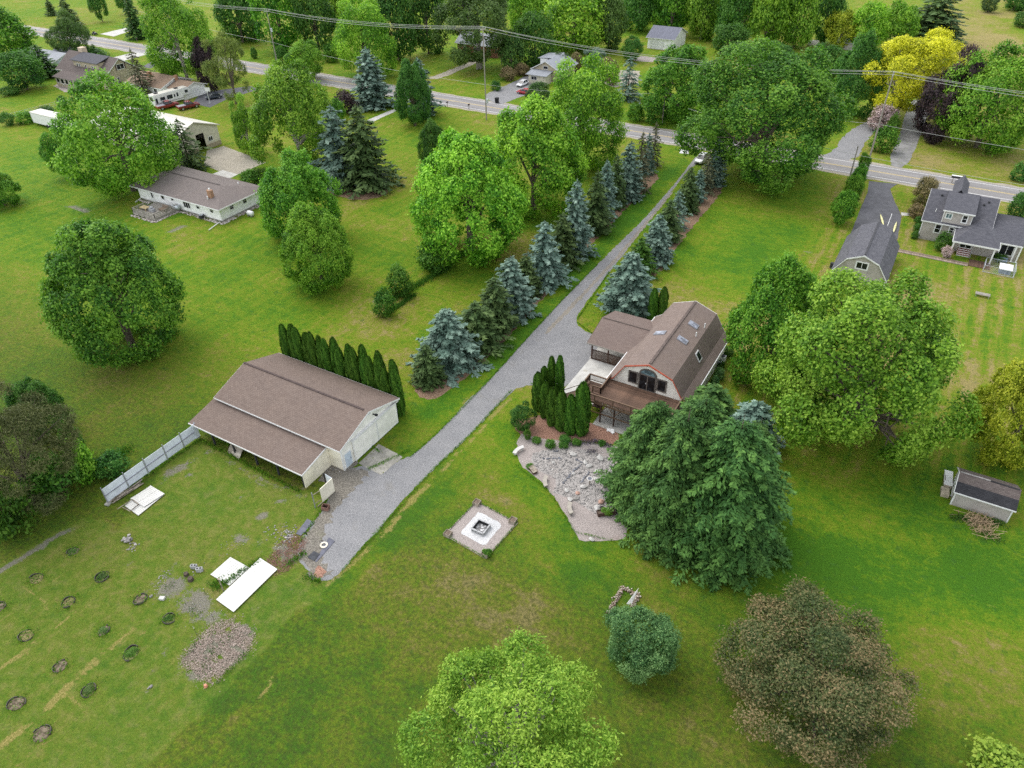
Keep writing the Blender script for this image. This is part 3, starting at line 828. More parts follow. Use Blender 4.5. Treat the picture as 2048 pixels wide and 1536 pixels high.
for x in (-67.6, -64.5, -61.0, -57.4, -54.0, -50.1):
    MB().box(x-.09, x+.09, 37.75, 37.93, 0, 2.1).build('post', m_steelpost, B)
MB().box(-68, -50.0, 37.78, 37.9, 1.95, 2.1).build('beam', m_dkwood, B)
for x in np.arange(-67.2, -50.2, 1.2):
    MB().ext([(x, 37.7, 2.02), (x, 41.9, 2.85), (x, 41.9, 2.97), (x, 37.7, 2.13)], (.05, 0, 0)).build('rafter', m_dkwood, B)
# things kept under the lean-to
t = thing('lumber_stack', 'stack of rough boards lying under the barn lean-to near the middle posts', 'lumber', (-59.5, 39.6, 0))
for k in range(5):
    for j in range(3):
        MB().obox((-59.5+random.uniform(-.3, .3), 39.0+k*.32, .12+j*.12), (4.2+random.uniform(-.6, .4), .28, .1), random.uniform(-.03, .03)).build('board', m_greywood, t)
o = MB().ext([(-62.2, 37.6, 0), (-60.1, 37.4, 0), (-60.0, 38.6, 1.3), (-62.1, 38.8, 1.35)], (.05, .05, .03)).build('plywood_sheet', M('rusty_ply', (.40, .35, .28), .9, .3, 1.2, col2=(.5, .45, .38)))
tag(o, 'stained plywood sheet leaning on the lean-to posts of the barn', 'plywood')

# ------------------------------------------------------------------ main house: gambrel roof, open wing, upper deck
Hs = thing('house', 'brown roofed gambrel house with cream gable, arched door and upper deck', 'house', (-22.1, 77, 0))
prof = [(0, 7.0), (3.05, 5.85), (4.45, 3.55), (5.35, 2.95)]
xm = -22.1
for s in (-1, 1):
    for (a, za), (b2, zb), nm in zip(prof[:-1], prof[1:], ('roof_upper', 'roof_lower', 'roof_flare')):
        MB().ext([(xm+s*a, 68.7, za), (xm+s*b2, 68.7, zb), (xm+s*b2, 85.5, zb), (xm+s*a, 85.5, za)], (0, 0, .1)).build(nm, sh_brown_y, Hs)
    for (a, za), (b2, zb) in zip(prof[:-1], prof[1:]):
        MB().ext([(xm+s*a, 68.68, za-.1), (xm+s*b2, 68.68, zb-.1), (xm+s*b2, 68.68, zb+.1), (xm+s*a, 68.68, za+.1)], (0, -.06, 0)).build('rake_board', m_red, Hs)
        MB().ext([(xm+s*a, 85.5, za-.1), (xm+s*b2, 85.5, zb-.1), (xm+s*b2, 85.5, zb+.1), (xm+s*a, 85.5, za+.1)], (0, .06, 0)).build('rake_board', m_trim, Hs)
    MB().box(min(xm+s*5.36, xm+s*5.46), max(xm+s*5.36, xm+s*5.46), 68.7, 85.5, 2.85, 3.0).build('gutter', m_trim, Hs)
    MB().box(min(xm+s*4.95, xm+s*5.05), max(xm+s*4.95, xm+s*5.05), 69.1, 85.2, 0, 2.98).build('side_wall', m_stucco, Hs)
MB().box(xm-.16, xm+.16, 68.9, 85.3, 7.06, 7.17).build('ridge_cap', M('ridge_brown', (.10, .075, .065), .9), Hs)
g = [(xm+s*a, 68.98, z-.02) for s, a, z in ((-1, 4.4, 3.55), (-1, 3.0, 5.82), (1, 0, 6.98), (1, 3.0, 5.82), (1, 4.4, 3.55), (1, 5.0, 3.05), (-1, 5.0, 3.05))]
g = [g[0], g[1], g[2], g[3], g[4], g[5], g[6]]
MB().ext(g, (0, .12, 0)).build('gable_wall', m_stucco, Hs)
MB().ext([(p[0], 85.1, p[2]) for p in g], (0, .12, 0)).build('gable_wall', m_stucco, Hs)
MB().box(xm-4.95, xm+4.95, 69.0, 69.12, 0, 3.02).build('lower_wall', m_stucco, Hs)
MB().box(xm-4.95, xm+4.95, 85.1, 85.22, 0, 3.02).build('lower_wall', m_stucco, Hs)
m_wframe = M('brown_window_frame', (.135, .115, .10), .6, .15, 4)
for a0, a1 in ((-24.68, -23.42), (-20.98, -19.72)):
    f = win(Hs, 'y', 68.95, a0, a1, 3.5, 5.3, -1, m_wframe, m_glass, .16)
fr = MB(); gl = MB()
fr.box(-23.32, -23.16, 68.86, 68.97, 3.05, 5.3).box(-21.2, -21.04, 68.86, 68.97, 3.05, 5.3).box(-23.16, -21.2, 68.86, 68.97, 5.2, 5.36).box(-22.24, -22.12, 68.87, 68.97, 3.1, 5.2).box(-23.3, -21.1, 68.85, 68.97, 3.03, 3.1)
f = fr.build('patio_door', m_wframe, Hs)
for a0, a1 in ((-23.16, -22.24), (-22.12, -21.2)):
    MB().box(a0, a1, 68.91, 68.95, 3.12, 5.2).build('pane', m_glass, f)
MB().box(-22.32, -22.28, 68.8, 68.86, 4.0, 4.25).build('handle', m_trim, f)
arc = []
for k in range(17):
    a = PI*k/16
    arc.append((-22.18-1.14*math.cos(a), 68.86, 5.36+.86*math.sin(a)))
arci = [(-22.18+(p[0]+22.18)*.86, p[1], 5.36+(p[2]-5.36)*.84) for p in arc]
mm = MB()
for k in range(16):
    mm.ext([arc[k], arc[k+1], arci[k+1], arci[k]], (0, .11, 0))
f = mm.build('arched_window', m_wframe, Hs)
MB().ext([(p[0], 68.92, p[2]) for p in arci], (0, .04, 0)).build('pane', m_glassb, f)
for x in (-23.37, -20.99):
    MB().obox((x, 68.85, 4.9), (.12, .16, .3)).build('wall_lamp', m_wframe, Hs)
# skylights, pipes, side window
def on_up(x): return 7.0-.377*abs(x-xm)+.1
for x0, x1, y0, y1 in ((-21.25, -19.98, 79.95, 80.95), (-21.3, -19.98, 75.9, 76.85), (-24.48, -23.05, 76.2, 77.1)):
    m = MB()
    m.ext([(x0, y0, on_up(x0)), (x1, y0, on_up(x1)), (x1, y1, on_up(x1)), (x0, y1, on_up(x0))], (0, 0, .12))
    f = m.build('skylight', m_skyframe, Hs)
    q = .1
    MB().ext([(x0+q, y0+q, on_up(x0+q)+.12), (x1-q, y0+q, on_up(x1-q)+.12), (x1-q, y1-q, on_up(x1-q)+.12), (x0+q, y1-q, on_up(x0+q)+.12)], (0, 0, .02)).build('pane', m_sky_glass, f)
for x, y in ((-19.34, 81.2), (-19.63, 78.66)):
    MB().cyl(x, y, 5.9, 6.75, .07, 8).build('vent_pipe', m_trim, Hs)
m = MB()
def on_lo(x): return 5.85-(abs(x-xm)-3.05)*2.3/1.4
for (xa, xb, ya, yb, nm, mt, dd) in ((-18.75, -18.08, 75.9, 76.95, 'roof_window', m_trim, .16), (-18.68, -18.17, 76.02, 76.83, 'pane', m_glass, .2)):
    q = MB().ext([(xa, ya, on_lo(xa)), (xb, ya, on_lo(xb)), (xb, yb, on_lo(xb)), (xa, yb, on_lo(xa))], (dd*.85, 0, dd*.6))
    f = q.build(nm, mt, Hs if nm == 'roof_window' else f)
# open wing (carport) on the drive side
ext_pts = []
gable(Hs, 'wing_roof', -33.15, -25.6, 75.15, 84.5, 2.78, 4.2, 'x', sh_brown_g, .12)
MB().box(-33.15, -26.0, 75.08, 75.15, 2.7, 2.88).build('fascia', m_greywood, Hs)
MB().ext([(-33.15, 75.15, 2.68), (-33.15, 79.83, 4.1), (-33.15, 84.5, 2.68), (-33.15, 84.5, 2.9), (-33.15, 79.83, 4.32), (-33.15, 75.15, 2.9)], (-.05, 0, 0)).build('rake_board', m_dkwood, Hs)
MB().box(-33.0, -26.1, 79.75, 79.92, 4.28, 4.37).build('ridge_cap', M('ridge_brown2', (.09, .07, .06), .9), Hs)
for x in (-32.6, -30.2, -27.7):
    MB().box(x-.09, x+.09, 75.55, 75.73, 0, 2.78).build('post', m_dkwood, Hs)
MB().box(-32.7, -27.1, 75.6, 75.7, 1.62, 1.72).build('slat_rail', m_dkwood, Hs)
MB().box(-32.7, -27.1, 75.6, 75.7, .2, .3).build('slat_rail', m_dkwood, Hs)
sl = MB().box(-.05, .05, -.02, .02, 0, 1.66).mesh('slat'); sl.materials.append(m_dkwood)
for k in range(38):
    inst('slat', sl, Hs, (-32.6+k*.148+22.1, 75.55-77, .08))
MB().box(-32.9, -27.1, 84.0, 84.1, 0, 2.8).build('wing_back_wall', m_stucco, Hs)
MB().box(-33.0, -27.0, 75.75, 84.0, .0, .06).build('wing_floor', m_conc, Hs)
# upper deck
DZ = 3.0
pk = MB().box(-.067, .067, 0, 4.85, 0, .04)
plx = MB().box(0, 9.4, -.066, .066, 0, .04).mesh('plank'); plx.materials.append(m_deck)
for k in range(35):
    inst('plank', plx, Hs, (-26.85+22.1, 64.05+k*.142-77, DZ+random.uniform(-.004, .004)))
plx2 = MB().box(0, 2.35, -.066, .066, 0, .04).mesh('plank'); plx2.materials.append(m_deck)
for k in range(25):
    inst('plank', plx2, Hs, (-29.25+22.1, 64.05+k*.142-77, DZ-.14+random.uniform(-.004, .004)))
rimb = MB().box(-29.3, -17.4, 63.9, 63.96, 2.68, 2.96).box(-29.3, -29.24, 63.96, 67.7, 2.6, 2.84).box(-17.46, -17.4, 63.96, 68.9, 2.68, 2.96).box(-29.24, -26.9, 67.64, 67.7, 2.6, 2.84)
rimb.build('rim_joist', m_rail, Hs)
def railing(a, b2, z, lift=.95):
    a = Vector(a); b2 = Vector(b2); L = (b2-a).length; ang = math.atan2(b2.y-a.y, b2.x-a.x)
    mid = (a+b2)/2
    r = MB().obox((mid.x, mid.y, z+lift), (L, .15, .05), ang).obox((mid.x, mid.y, z+lift-.1), (L, .04, .09), ang).obox((mid.x, mid.y, z+.12), (L, .04, .09), ang)
    ro = r.build('deck_railing', m_rail, Hs)
    n = int(L/.125)
    for k in range(1, n):
        p = a.lerp(b2, k/n)
        inst('baluster', BAL, ro, (p.x+22.1, p.y-77, z+.14))
    for k in range(max(2, int(L/2.0)+1)):
        p = a.lerp(b2, k/(max(2, int(L/2.0)+1)-1))
        MB().box(p.x-.055, p.x+.055, p.y-.055, p.y+.055, z-.25, z+lift).build('railing_post', m_rail, Hs)
BAL = MB().box(-.02, .02, -.02, .02, 0, .74).mesh('baluster'); BAL.materials.append(m_dkwood)
railing((-29.2, 64.0), (-17.5, 64.0), DZ)
railing((-17.5, 64.1), (-17.5, 68.7), DZ)
railing((-26.85, 65.6), (-26.85, 68.7), DZ)
railing((-26.85, 65.6), (-27.9, 65.6), DZ)
railing((-29.2, 67.6), (-26.95, 67.6), DZ)
railing((-29.2, 66.2), (-29.2, 67.6), DZ)
railing((-28.6, 66.1), (-29.2, 65.6), DZ-.1, .8)
for x in (-29.0, -26.0, -24.2, -21.2, -18.0):
    MB().box(x-.08, x+.08, 63.92, 64.08, 0, 2.7).build('deck_post', m_dkwood, Hs)
    if x < -28: continue
    MB().box(x-.07, x+.07, 67.0, 67.14, 0, 2.7).build('deck_post', m_dkwood, Hs)
MB().box(-29.0, -18.0, 63.86, 63.92, 1.35, 1.5).build('cross_beam', m_rail, Hs)
for x0, x1 in ((-26.0, -25.2), (-24.2, -25.0), (-24.2, -23.4), (-21.2, -22.0)):
    MB().tube([(x0, 63.98, 1.75), (x1, 63.98, 2.62)], .06, 4).build('knee_brace', m_rail, Hs)
MB().box(-29.0, -17.6, 65.4, 65.5, 2.55, 2.95).build('joist', m_dkwood, Hs)
MB().box(-29.0, -17.6, 67.0, 67.1, 2.6, 2.95).build('joist', m_dkwood, Hs)
# stairs running down behind the clipped evergreens
for k in range(14):
    MB().box(-29.4-.27*k-.27, -29.4-.27*k, 64.1, 65.4, 2.72-.2*k, 2.77-.2*k).build('stair_tread', m_rail, Hs)
for y in (64.05, 65.45):
    MB().ext([(-29.3, y, 2.5), (-33.15, y, -.0), (-32.8, y, .0), (-29.3, y, 2.8)], (0, .04, 0)).build('stair_stringer', m_rail, Hs)
    MB().tube([(-29.3, y, 3.7), (-33.0, y, .95)], .05, 5).build('stair_rail', m_dkwood, Hs)
o = MB().box(-32.75, -27.06, 66.6, 75.55, 0, .16).build('patio_slab', m_concw); o['kind'] = 'structure'
o = MB().box(-26.6, -17.0, 63.2, 68.98, 0, .07).build('lower_patio', m_conc); o['kind'] = 'structure'
o = thing('downspout_block', 'white splash block at the foot of the house deck post', 'splash block', (-24.1, 63.2, 0))
MB().obox((-24.2, 63.2, .06), (.9, .5, .1), .3).build('tray', m_trim, o); MB().obox((-23.8, 62.9, .1), (.4, .35, .12), -.4).build('lip', m_trim, o)
t = thing('patio_swing', 'dark wooden seat standing under the upper deck of the house', 'bench', (-27.4, 66.2, 0))
MB().box(-28.0, -26.8, 65.9, 66.4, .4, .46).build('seat', m_dkwood, t); MB().box(-28.0, -26.8, 66.4, 66.46, .4, 1.0).build('backrest', m_dkwood, t)
for x in (-27.95, -26.9):
    MB().box(x, x+.06, 65.92, 65.98, 0, .4).build('leg', m_dkwood, t); MB().box(x, x+.06, 66.38, 66.44, 0, .4).build('leg', m_dkwood, t)
t = thing('air_conditioner', 'white outdoor air conditioner beside the right wall of the gambrel house', 'air conditioner', (-16.86,83.83))
px, py = (-16.86,83.83)
MB().box(px-.4, px+.4, py-.4, py+.4, 0, .85).build('cabinet', m_trim, t, bevel=.05); MB().cyl(px, py, .85, .89, .33, 14).build('fan_grille', m_steelpost, t)
px, py = (-16.81,82.13)
o = MB().box(px-.3, px+.3, py-.25, py+.25, 0, 1.1).build('meter_box', m_galv, bevel=.03); tag(o, 'grey utility meter box by the right wall of the gambrel house', 'meter box')

# ------------------------------------------------------------------ grey neighbour house
N = thing('house', 'grey two storey house with dormer and hipped porch beside the road', 'house', (6.5, 143, 0))
MB().box(1.6, 11.7, 136.5, 150.2, .45, 3.5).build('wall', m_greige, N)
MB().box(1.55, 11.75, 136.45, 150.25, 0, .45).build('foundation', m_found, N)
gable(N, 'roof', 1.3, 11.95, 136.1, 150.6, 3.35, 6.45, 'x', sh_gray_x, .14, fascia=m_trim)
for xa in (1.6, 11.58):
    MB().ext([(xa, 136.5, 3.5), (xa, 150.2, 3.5), (xa, 143.35, 6.35)], (.12, 0, 0)).build('gable_wall', m_greige, N)
MB().box(4.25, 8.6, 136.48, 142.5, 3.5, 5.75).build('dormer_wall', m_greige, N)
MB().ext([(4.0, 136.15, 5.75), (8.85, 136.15, 5.75), (8.85, 143.3, 6.6), (4.0, 143.3, 6.6)], (0, 0, .12)).build('dormer_roof', sh_gray_x, N)
MB().box(4.0, 8.85, 136.1, 136.15, 5.68, 5.88).build('fascia', m_trim, N)
for x in (4.25, 8.52):
    MB().box(x, x+.1, 136.42, 136.48, 3.6, 5.7).build('corner_trim', m_trim, N)
MB().box(1.56, 1.68, 136.42, 136.5, .45, 3.4).build('corner_trim', m_trim, N)
win(N, 'y', 136.46, 4.55, 5.65, 4.35, 5.4, -1, m_trim, m_glassb, .16, 2)
win(N, 'y', 136.46, 7.05, 8.0, 4.05, 5.55, -1, m_trim, m_glass, .17, 1, rails=1)
win(N, 'y', 136.48, 3.6, 4.7, 1.5, 3.2, -1, m_trim, m_glass, .17, 1, rails=1)
win(N, 'y', 136.48, 5.75, 6.65, 1.9, 3.1, -1, m_trim, m_glass, .17, 1, rails=1)
q = MB().ext([(2.0, 150.6, 3.6), (5.0, 150.6, 3.6), (3.5, 146, 0)], (0, 0, 0)) if False else None
MB().ext([(5.2, 143.5, 6.4), (7.4, 143.5, 6.4), (7.4, 149, 6.4), (5.2, 149, 6.4)], (0, 0, .1)) if False else None
gable(N, 'front_gable_roof', 4.6, 7.0, 143.0, 150.9, 5.7, 7.1, 'y', sh_gray_x, .12)
MB().box(4.8, 6.8, 144.5, 150.4, 3.5, 5.75).build('front_gable_wall', m_greige, N)
for x, y, z in ((3.2, 142.0, 6.05), (9.8, 141.4, 5.8), (10.4, 142.2, 6.1)):
    MB().cyl(x, y, z-.1, z+.28, .16, 8).build('roof_vent', m_steelpost, N)
MB().cyl(3.0, 138.4, 4.3, 4.95, .07, 8).build('vent_pipe', m_trim, N)
# hipped rear addition and porch
A = (10.3, 138.2, 4.65)
e0, e1, e2, e3 = (6.75, 131.1, 2.9), (13.5, 131.1, 2.9), (13.5, 138.4, 2.9), (6.75, 138.4, 2.9)
MB().ext([e0, e1, A], (0, 0, .12)).build('porch_roof', sh_gray_x, N)
MB().ext([e1, e2, A], (0, 0, .12)).build('porch_roof', sh_gray_y, N)
MB().ext([e3, e0, A], (0, 0, .12)).build('porch_roof', sh_gray_y, N)
MB().box(6.75, 13.5, 131.04, 131.1, 2.75, 3.0).build('fascia', m_trim, N)
MB().box(6.69, 6.75, 131.1, 136.3, 2.75, 3.0).build('fascia', m_trim, N)
MB().box(13.5, 13.56, 131.1, 134.0, 2.75, 3.0).build('fascia', m_trim, N)
MB().box(7.4, 13.4, 134.2, 136.4, 0, 2.88).build('rear_wall', m_greige, N)
MB().ext([(11.9, 134.0, 2.85), (16.8, 134.0, 2.85), (16.8, 140.4, 3.95), (11.9, 140.4, 3.95)], (0, 0, .12)).build('wing_roof', sh_gray_x, N)
MB().ext([(11.9, 146.6, 2.85), (16.8, 146.6, 2.85), (16.8, 140.4, 3.95), (11.9, 140.4, 3.95)], (0, 0, .12)).build('wing_roof', sh_gray_x, N)
MB().box(13.56, 16.8, 133.94, 134.0, 2.72, 2.95).build('fascia', m_trim, N)
MB().box(13.4, 16.5, 134.4, 146.3, 0, 2.9).build('wing_wall', m_greige, N)
win(N, 'y', 134.4, 13.75, 15.85, .75, 2.75, -1, m_trim, m_glass, .16, 2)
f = win(N, 'y', 134.2, 8.0, 9.9, .75, 2.75, -1, m_trim, m_glass, .14, 2, 'french_door')
for x, y in ((7.0, 131.3), (12.95, 131.3), (15.95, 134.1), (16.65, 134.15)):
    MB().box(x-.11, x+.11, y-.11, y+.11, 0, 2.8).build('porch_column', m_trim, N)
m_stepr = M('red_tread', (.28, .13, .11), .8)
for k in range(4):
    MB().box(8.0, 9.9, 132.6+k*.4, 133.0+k*.4, 0, .18*(k+1)-.04).build('step_riser', m_trim, N)
    MB().box(7.98, 9.92, 132.58+k*.4, 133.0+k*.4, .18*(k+1)-.04, .18*(k+1)).build('step_tread', m_stepr, N)
MB().tube([(10.0, 132.4, 0), (10.0, 132.4, .9), (10.0, 134.1, 1.6)], .04, 5).build('handrail', m_galv, N)
BW = thing('boardwalk', 'weathered wooden boardwalk leading from the grey barn garage to the porch', 'boardwalk', (4.6, 129.6, 0))
m_bw = M('boardwalk_wood', (.22, .155, .11), .9, .3, 1.2, col2=(.30, .24, .19), bump=.2, orand=.4)
bwm = MB().box(-.10, .10, -.62, .62, 0, .09).mesh('plank'); bwm.materials.append(m_bw)
for k in range(49):
    inst('plank', bwm, BW, (-5.4+k*.222, .18-.0055*k*.5, random.uniform(0, .012)), (0, 0, -.04))
bwm2 = MB().box(-.10, .10, -1.25, 1.25, 0, .1).mesh('plank'); bwm2.materials.append(m_deck)
for k in range(14):
    inst('plank', bwm2, BW, (5.55+k*.222, 1.0, random.uniform(0, .012)))
m_slateblue = M('blue_plastic', (.17, .22, .30), .6)
# chain link dog kennel with shelter
K = thing('dog_kennel', 'small galvanised wire dog kennel in front of the grey house porch', 'kennel', (14.4, 129.8, 0))
kp = [(12.2, 128.2), (16.5, 128.1), (16.5, 131.4), (12.3, 131.2)]
for i in range(4):
    a, b2 = kp[i], kp[(i+1) % 4]
    MB().cyl(a[0], a[1], 0, 1.25, .04, 6).build('post', m_galv, K)
    for z in (1.22, .08):
        MB().tube([(a[0], a[1], z), (b2[0], b2[1], z)], .03, 5).build('rail', m_galv, K)
    w = MB()
    L = math.hypot(b2[0]-a[0], b2[1]-a[1]); n = int(L/.16)
    for k in range(n):
        for s in (-1, 1):
            t0 = k/n; t1 = min(1, max(0, t0+s*1.1/L))
            w.tube([(a[0]+(b2[0]-a[0])*t0, a[1]+(b2[1]-a[1])*t0, .1), (a[0]+(b2[0]-a[0])*t1, a[1]+(b2[1]-a[1])*t1, .1+1.1*abs(t1-t0)*L/1.1)], .006, 3)
    wo = w.build('wire_mesh', m_galv, K); wo['kind'] = 'stuff'
D = thing('dog_house', 'white roofed dog shelter standing inside the wire kennel', 'dog house', (15.2, 129.6, 0))
MB().box(14.4, 16.0, 128.9, 130.3, 0, .75).build('box', m_slateblue, D)
MB().ext([(14.25, 128.7, .8), (16.15, 128.7, .8), (16.15, 130.5, 1.05), (14.25, 130.5, 1.05)], (0, 0, .07)).build('roof', m_trim, D)
t = thing('garden_bench', 'low weathered bench frame alone on the striped lawn below the grey house', 'bench', (12.6, 119.5, 0))
for k in range(4): MB().box(11.6, 13.6, 119.1+k*.24, 119.28+k*.24, .38, .43).build('slat', m_greywood, t)
for x in (11.7, 13.4):
    for y in (119.1, 119.9): MB().box(x, x+.09, y, y+.09, 0, .38).build('leg', m_greywood, t)
t = thing('garden_chair', 'blue seat on the grass by the sliding window of the grey house', 'chair', (14.6, 133.0, 0))
MB().box(14.0, 15.4, 132.8, 133.3, .35, .42).build('seat', m_slateblue, t); MB().box(14.0, 15.4, 133.3, 133.36, .35, .85).build('backrest', m_slateblue, t)
for x in (14.03, 15.3):
    for y in (132.82, 133.24): MB().box(x, x+.06, y, y+.06, 0, .35).build('leg', m_slateblue, t)
# white leaning posts and slim pale yellow slivers on the asphalt
for i, (a, b2, lab) in enumerate((((-4.16,138.21), (-5.53,143.56), 'pale yellow sliver lying on the asphalt left of the white pole'), ((-2.32,135.73), (-2.42,141.52), 'pale yellow sliver lying on the asphalt right of the white pole'))):
    t = MB()
    dx, dy = b2[0]-a[0], b2[1]-a[1]
    t.tube([(a[0]+dx*k/8, a[1]+dy*k/8, .22) for k in range(9)], [.02, .09, .15, .19, .20, .19, .15, .09, .02], 8)
    o = t.build('sliver', M('sliver_yellow', (.72, .68, .34), .5), smooth=True); tag(o, lab, 'sliver', 'yellow slivers on the asphalt drive')
a, b2 = (-3.63,139.21), (-3.67,145.06)
o = MB().tube([(a[0], a[1], .06), (b2[0], b2[1], .06)], .06, 6).build('white_pole', m_trim); tag(o, 'long white pole lying between two yellow slivers on the asphalt drive', 'pole')

# ------------------------------------------------------------------ grey gambrel garage
Gg = thing('gambrel_garage', 'grey sided barn style garage with charcoal gambrel roof', 'garage', (-4.65, 120, 0))
gp = [(0, 5.45), (2.35, 4.45), (4.1, 1.95)]
xm = -4.72
for s in (-1, 1):
    for (a, za), (b2, zb), nm in zip(gp[:-1], gp[1:], ('roof_upper', 'roof_lower')):
        MB().ext([(xm+s*a, 113.3, za), (xm+s*b2, 113.3, zb), (xm+s*b2, 126.9, zb), (xm+s*a, 126.9, za)], (s*.06, 0, .1)).build(nm, sh_gray_y, Gg)
        MB().ext([(xm+s*a, 113.3, za-.14), (xm+s*b2, 113.3, zb-.14), (xm+s*b2, 113.3, zb+.08), (xm+s*a, 113.3, za+.08)], (0, -.06, 0)).build('rake_board', m_trim, Gg)
g = [(xm-3.85, 113.55, 0), (xm+3.85, 113.55, 0), (xm+3.85, 113.55, 2.1), (xm+2.25, 113.55, 4.4), (xm, 113.55, 5.4), (xm-2.25, 113.55, 4.4), (xm-3.85, 113.55, 2.1)]
MB().ext(g, (0, .12, 0)).build('gable_wall', m_greige, Gg)
MB().ext([(p[0], 126.5, p[2]) for p in g], (0, .12, 0)).build('gable_wall', m_greige, Gg)
for s in (-1, 1):
    MB().box(min(xm+s*3.75, xm+s*3.87), max(xm+s*3.75, xm+s*3.87), 113.67, 126.5, 0, 2.1).build('side_wall', m_greige, Gg)
    MB().box(min(xm+s*3.8, xm+s*3.92), max(xm+s*3.8, xm+s*3.92), 113.47, 113.55, 0, 2.1).build('corner_trim', m_trim, Gg)
MB().box(xm-.14, xm+.14, 113.6, 126.8, 5.5, 5.62).build('ridge_vent', M('ridge_gray', (.05, .05, .055), .9), Gg)
win(Gg, 'y', 113.55, xm-.95, xm+.95, 3.0, 4.35, -1, m_trim, m_glass, .2, 2)
t = MB().cyl(-9.3, 118.2, 0, .9, .3, 12); o = t.build('rain_barrel', m_steelpost); tag(o, 'black barrel against the left wall of the grey gambrel garage', 'barrel')

# ------------------------------------------------------------------ garden shed, right
S = thing('garden_shed', 'small grey shed with black lower roof shingles and white corner boards', 'shed', (14.95, 71.7, 0))
MB().box(12.3, 17.6, 69.75, 73.5, 0, 1.98).build('wall', m_greige, S)
for xa in (12.3, 17.48):
    MB().ext([(xa, 69.75, 1.98), (xa, 73.5, 1.98), (xa, 71.65, 2.98)], (.12, 0, 0)).build('gable_wall', m_greige, S)
e0, rz_ = 1.9, 3.05
for ya, f0, f1, mt, nm in ((69.5, 0, .52, sh_dark, 'roof_lower'), (69.5, .52, 1, sh_faded, 'roof_upper'), (73.8, 0, 1, sh_faded, 'roof_back')):
    L = lambda f, x: (x, ya+(71.65-ya)*f, e0+(rz_-e0)*f)
    th = .1 if nm != 'roof_lower' else .105
    MB().ext([L(f0, 12.12), L(f0, 17.8), L(f1, 17.8), L(f1, 12.12)], (0, 0, th)).build(nm, mt, S)
MB().box(12.2, 15.0, 71.56, 71.74, 3.13, 3.18).build('ridge_cap', M('ridge_pale', (.30, .28, .27), .8), S)
MB().box(15.02, 17.7, 71.56, 71.74, 3.13, 3.175).build('ridge_cap', sh_dark, S)
for ya, s in ((69.5, 1), (73.8, -1)):
    MB().ext([(12.12, ya, 1.86), (12.12, 71.65, 3.0), (12.12, 71.65, 3.16), (12.12, ya, 2.02)], (-.05, 0, 0)).build('rake_board', m_trim, S)
MB().box(12.12, 17.8, 69.45, 69.5, 1.86, 2.0).build('fascia', m_trim, S)
for x, y in ((12.26, 69.71), (17.5, 69.71), (12.26, 73.4)):
    MB().box(x, x+.13, y, y+.13, 0, 1.96).build('corner_board', m_trim, S)
d = MB().box(12.22, 12.3, 70.9, 72.6, .15, 1.9).build('door', m_trim, S); MB().box(12.16, 12.22, 71.7, 71.75, .9, 1.1).build('handle', m_steelpost, d)
t = thing('storage_bin', 'white lidded bin on a tan base beside the grey shed door', 'bin', (11.7, 72.4, 0))
MB().obox((11.7, 73.2, .25), (.72, 2.4, .5), .06).build('body', M('bin_tan', (.42, .36, .27), .8), t)
l = MB().obox((11.7, 73.3, .56), (.85, 2.5, .12), .06).build('lid', m_trim, t, bevel=.04); MB().obox((11.38, 73.1, .625), (.07, .9, .03), .06).build('handle_slot', m_dkwood, l)
MB().obox((11.62, 71.2, .2), (.8, 1.3, .4), .06).build('step', M('bin_tan2', (.42, .36, .27), .8), t)
m_brush = M('dry_brush', (.36, .26, .16), .9, .3, 3)
t = MB(); rr = random.Random(5)
for k in range(160):
    cx_, cy_ = (14.99,68.46) if k % 3 else (15.65,67.35)
    a = rr.uniform(0, PI); x = cx_+rr.gauss(0, .75); y = cy_+rr.gauss(0, .45); l_ = rr.uniform(.5, 1.6)
    z = rr.uniform(.03, .4)
    t.tube([(x-l_*math.cos(a)/2, y-l_*math.sin(a)/2, z), (x+l_*math.cos(a)/2, y+l_*math.sin(a)/2, z+rr.uniform(-.02, .2))], .022, 3)
o = t.build('brush_pile', m_brush); tag(o, 'heap of dry cut brush lying beside the grey shed', 'brush pile', kind='stuff')

# ------------------------------------------------------------------ white ranch house
Rn = thing('house', 'long white ranch house with brown hipped roof and weathered rear deck', 'house', (-125, 88.2, 0))
MB().box(-136.5, -112.95, 82.75, 93.6, .35, 2.85).build('wall', m_whitesid, Rn)
MB().box(-136.4, -113.05, 82.85, 93.5, 0, .35).build('foundation', m_found, Rn)
hip = [(-137.9, 82.0, 2.8), (-112.2, 82.0, 2.8), (-112.2, 94.3, 2.8), (-137.9, 94.3, 2.8)]
ra, rb = (-132.2, 88.15, 4.4), (-117.9, 88.15, 4.4)
for q in ([hip[0], hip[1], rb, ra], [hip[1], hip[2], rb], [hip[2], hip[3], ra, rb], [hip[3], hip[0], ra]):
    MB().ext(q, (0, 0, .13)).build('roof', sh_taupe, Rn)
MB().box(-137.9, -112.2, 81.94, 82.0, 2.7, 2.92).build('fascia', m_trim, Rn)
MB().box(-112.2, -112.14, 82.0, 94.3, 2.7, 2.92).build('fascia', m_trim, Rn)
MB().box(-137.96, -137.9, 82.0, 94.3, 2.7, 2.92).build('fascia', m_trim, Rn)
MB().box(-132, -118, 88.0, 88.3, 4.45, 4.58).build('ridge_cap', M('ridge_taupe', (.09, .075, .07), .9), Rn)
MB().box(-117.3, -116.3, 84.3, 85.0, 3.2, 5.0).build('chimney', m_brick, Rn)
MB().cyl(-116.8, 84.65, 5.0, 5.35, .16, 8).build('flue', m_trim, Rn)
for x, y in ((-133.2, 85.0), (-117.2, 91.8), (-117.0, 84.0)):
    MB().cyl(x, y, 3.3, 3.95, .12, 8).build('vent_pipe', m_trim, Rn)
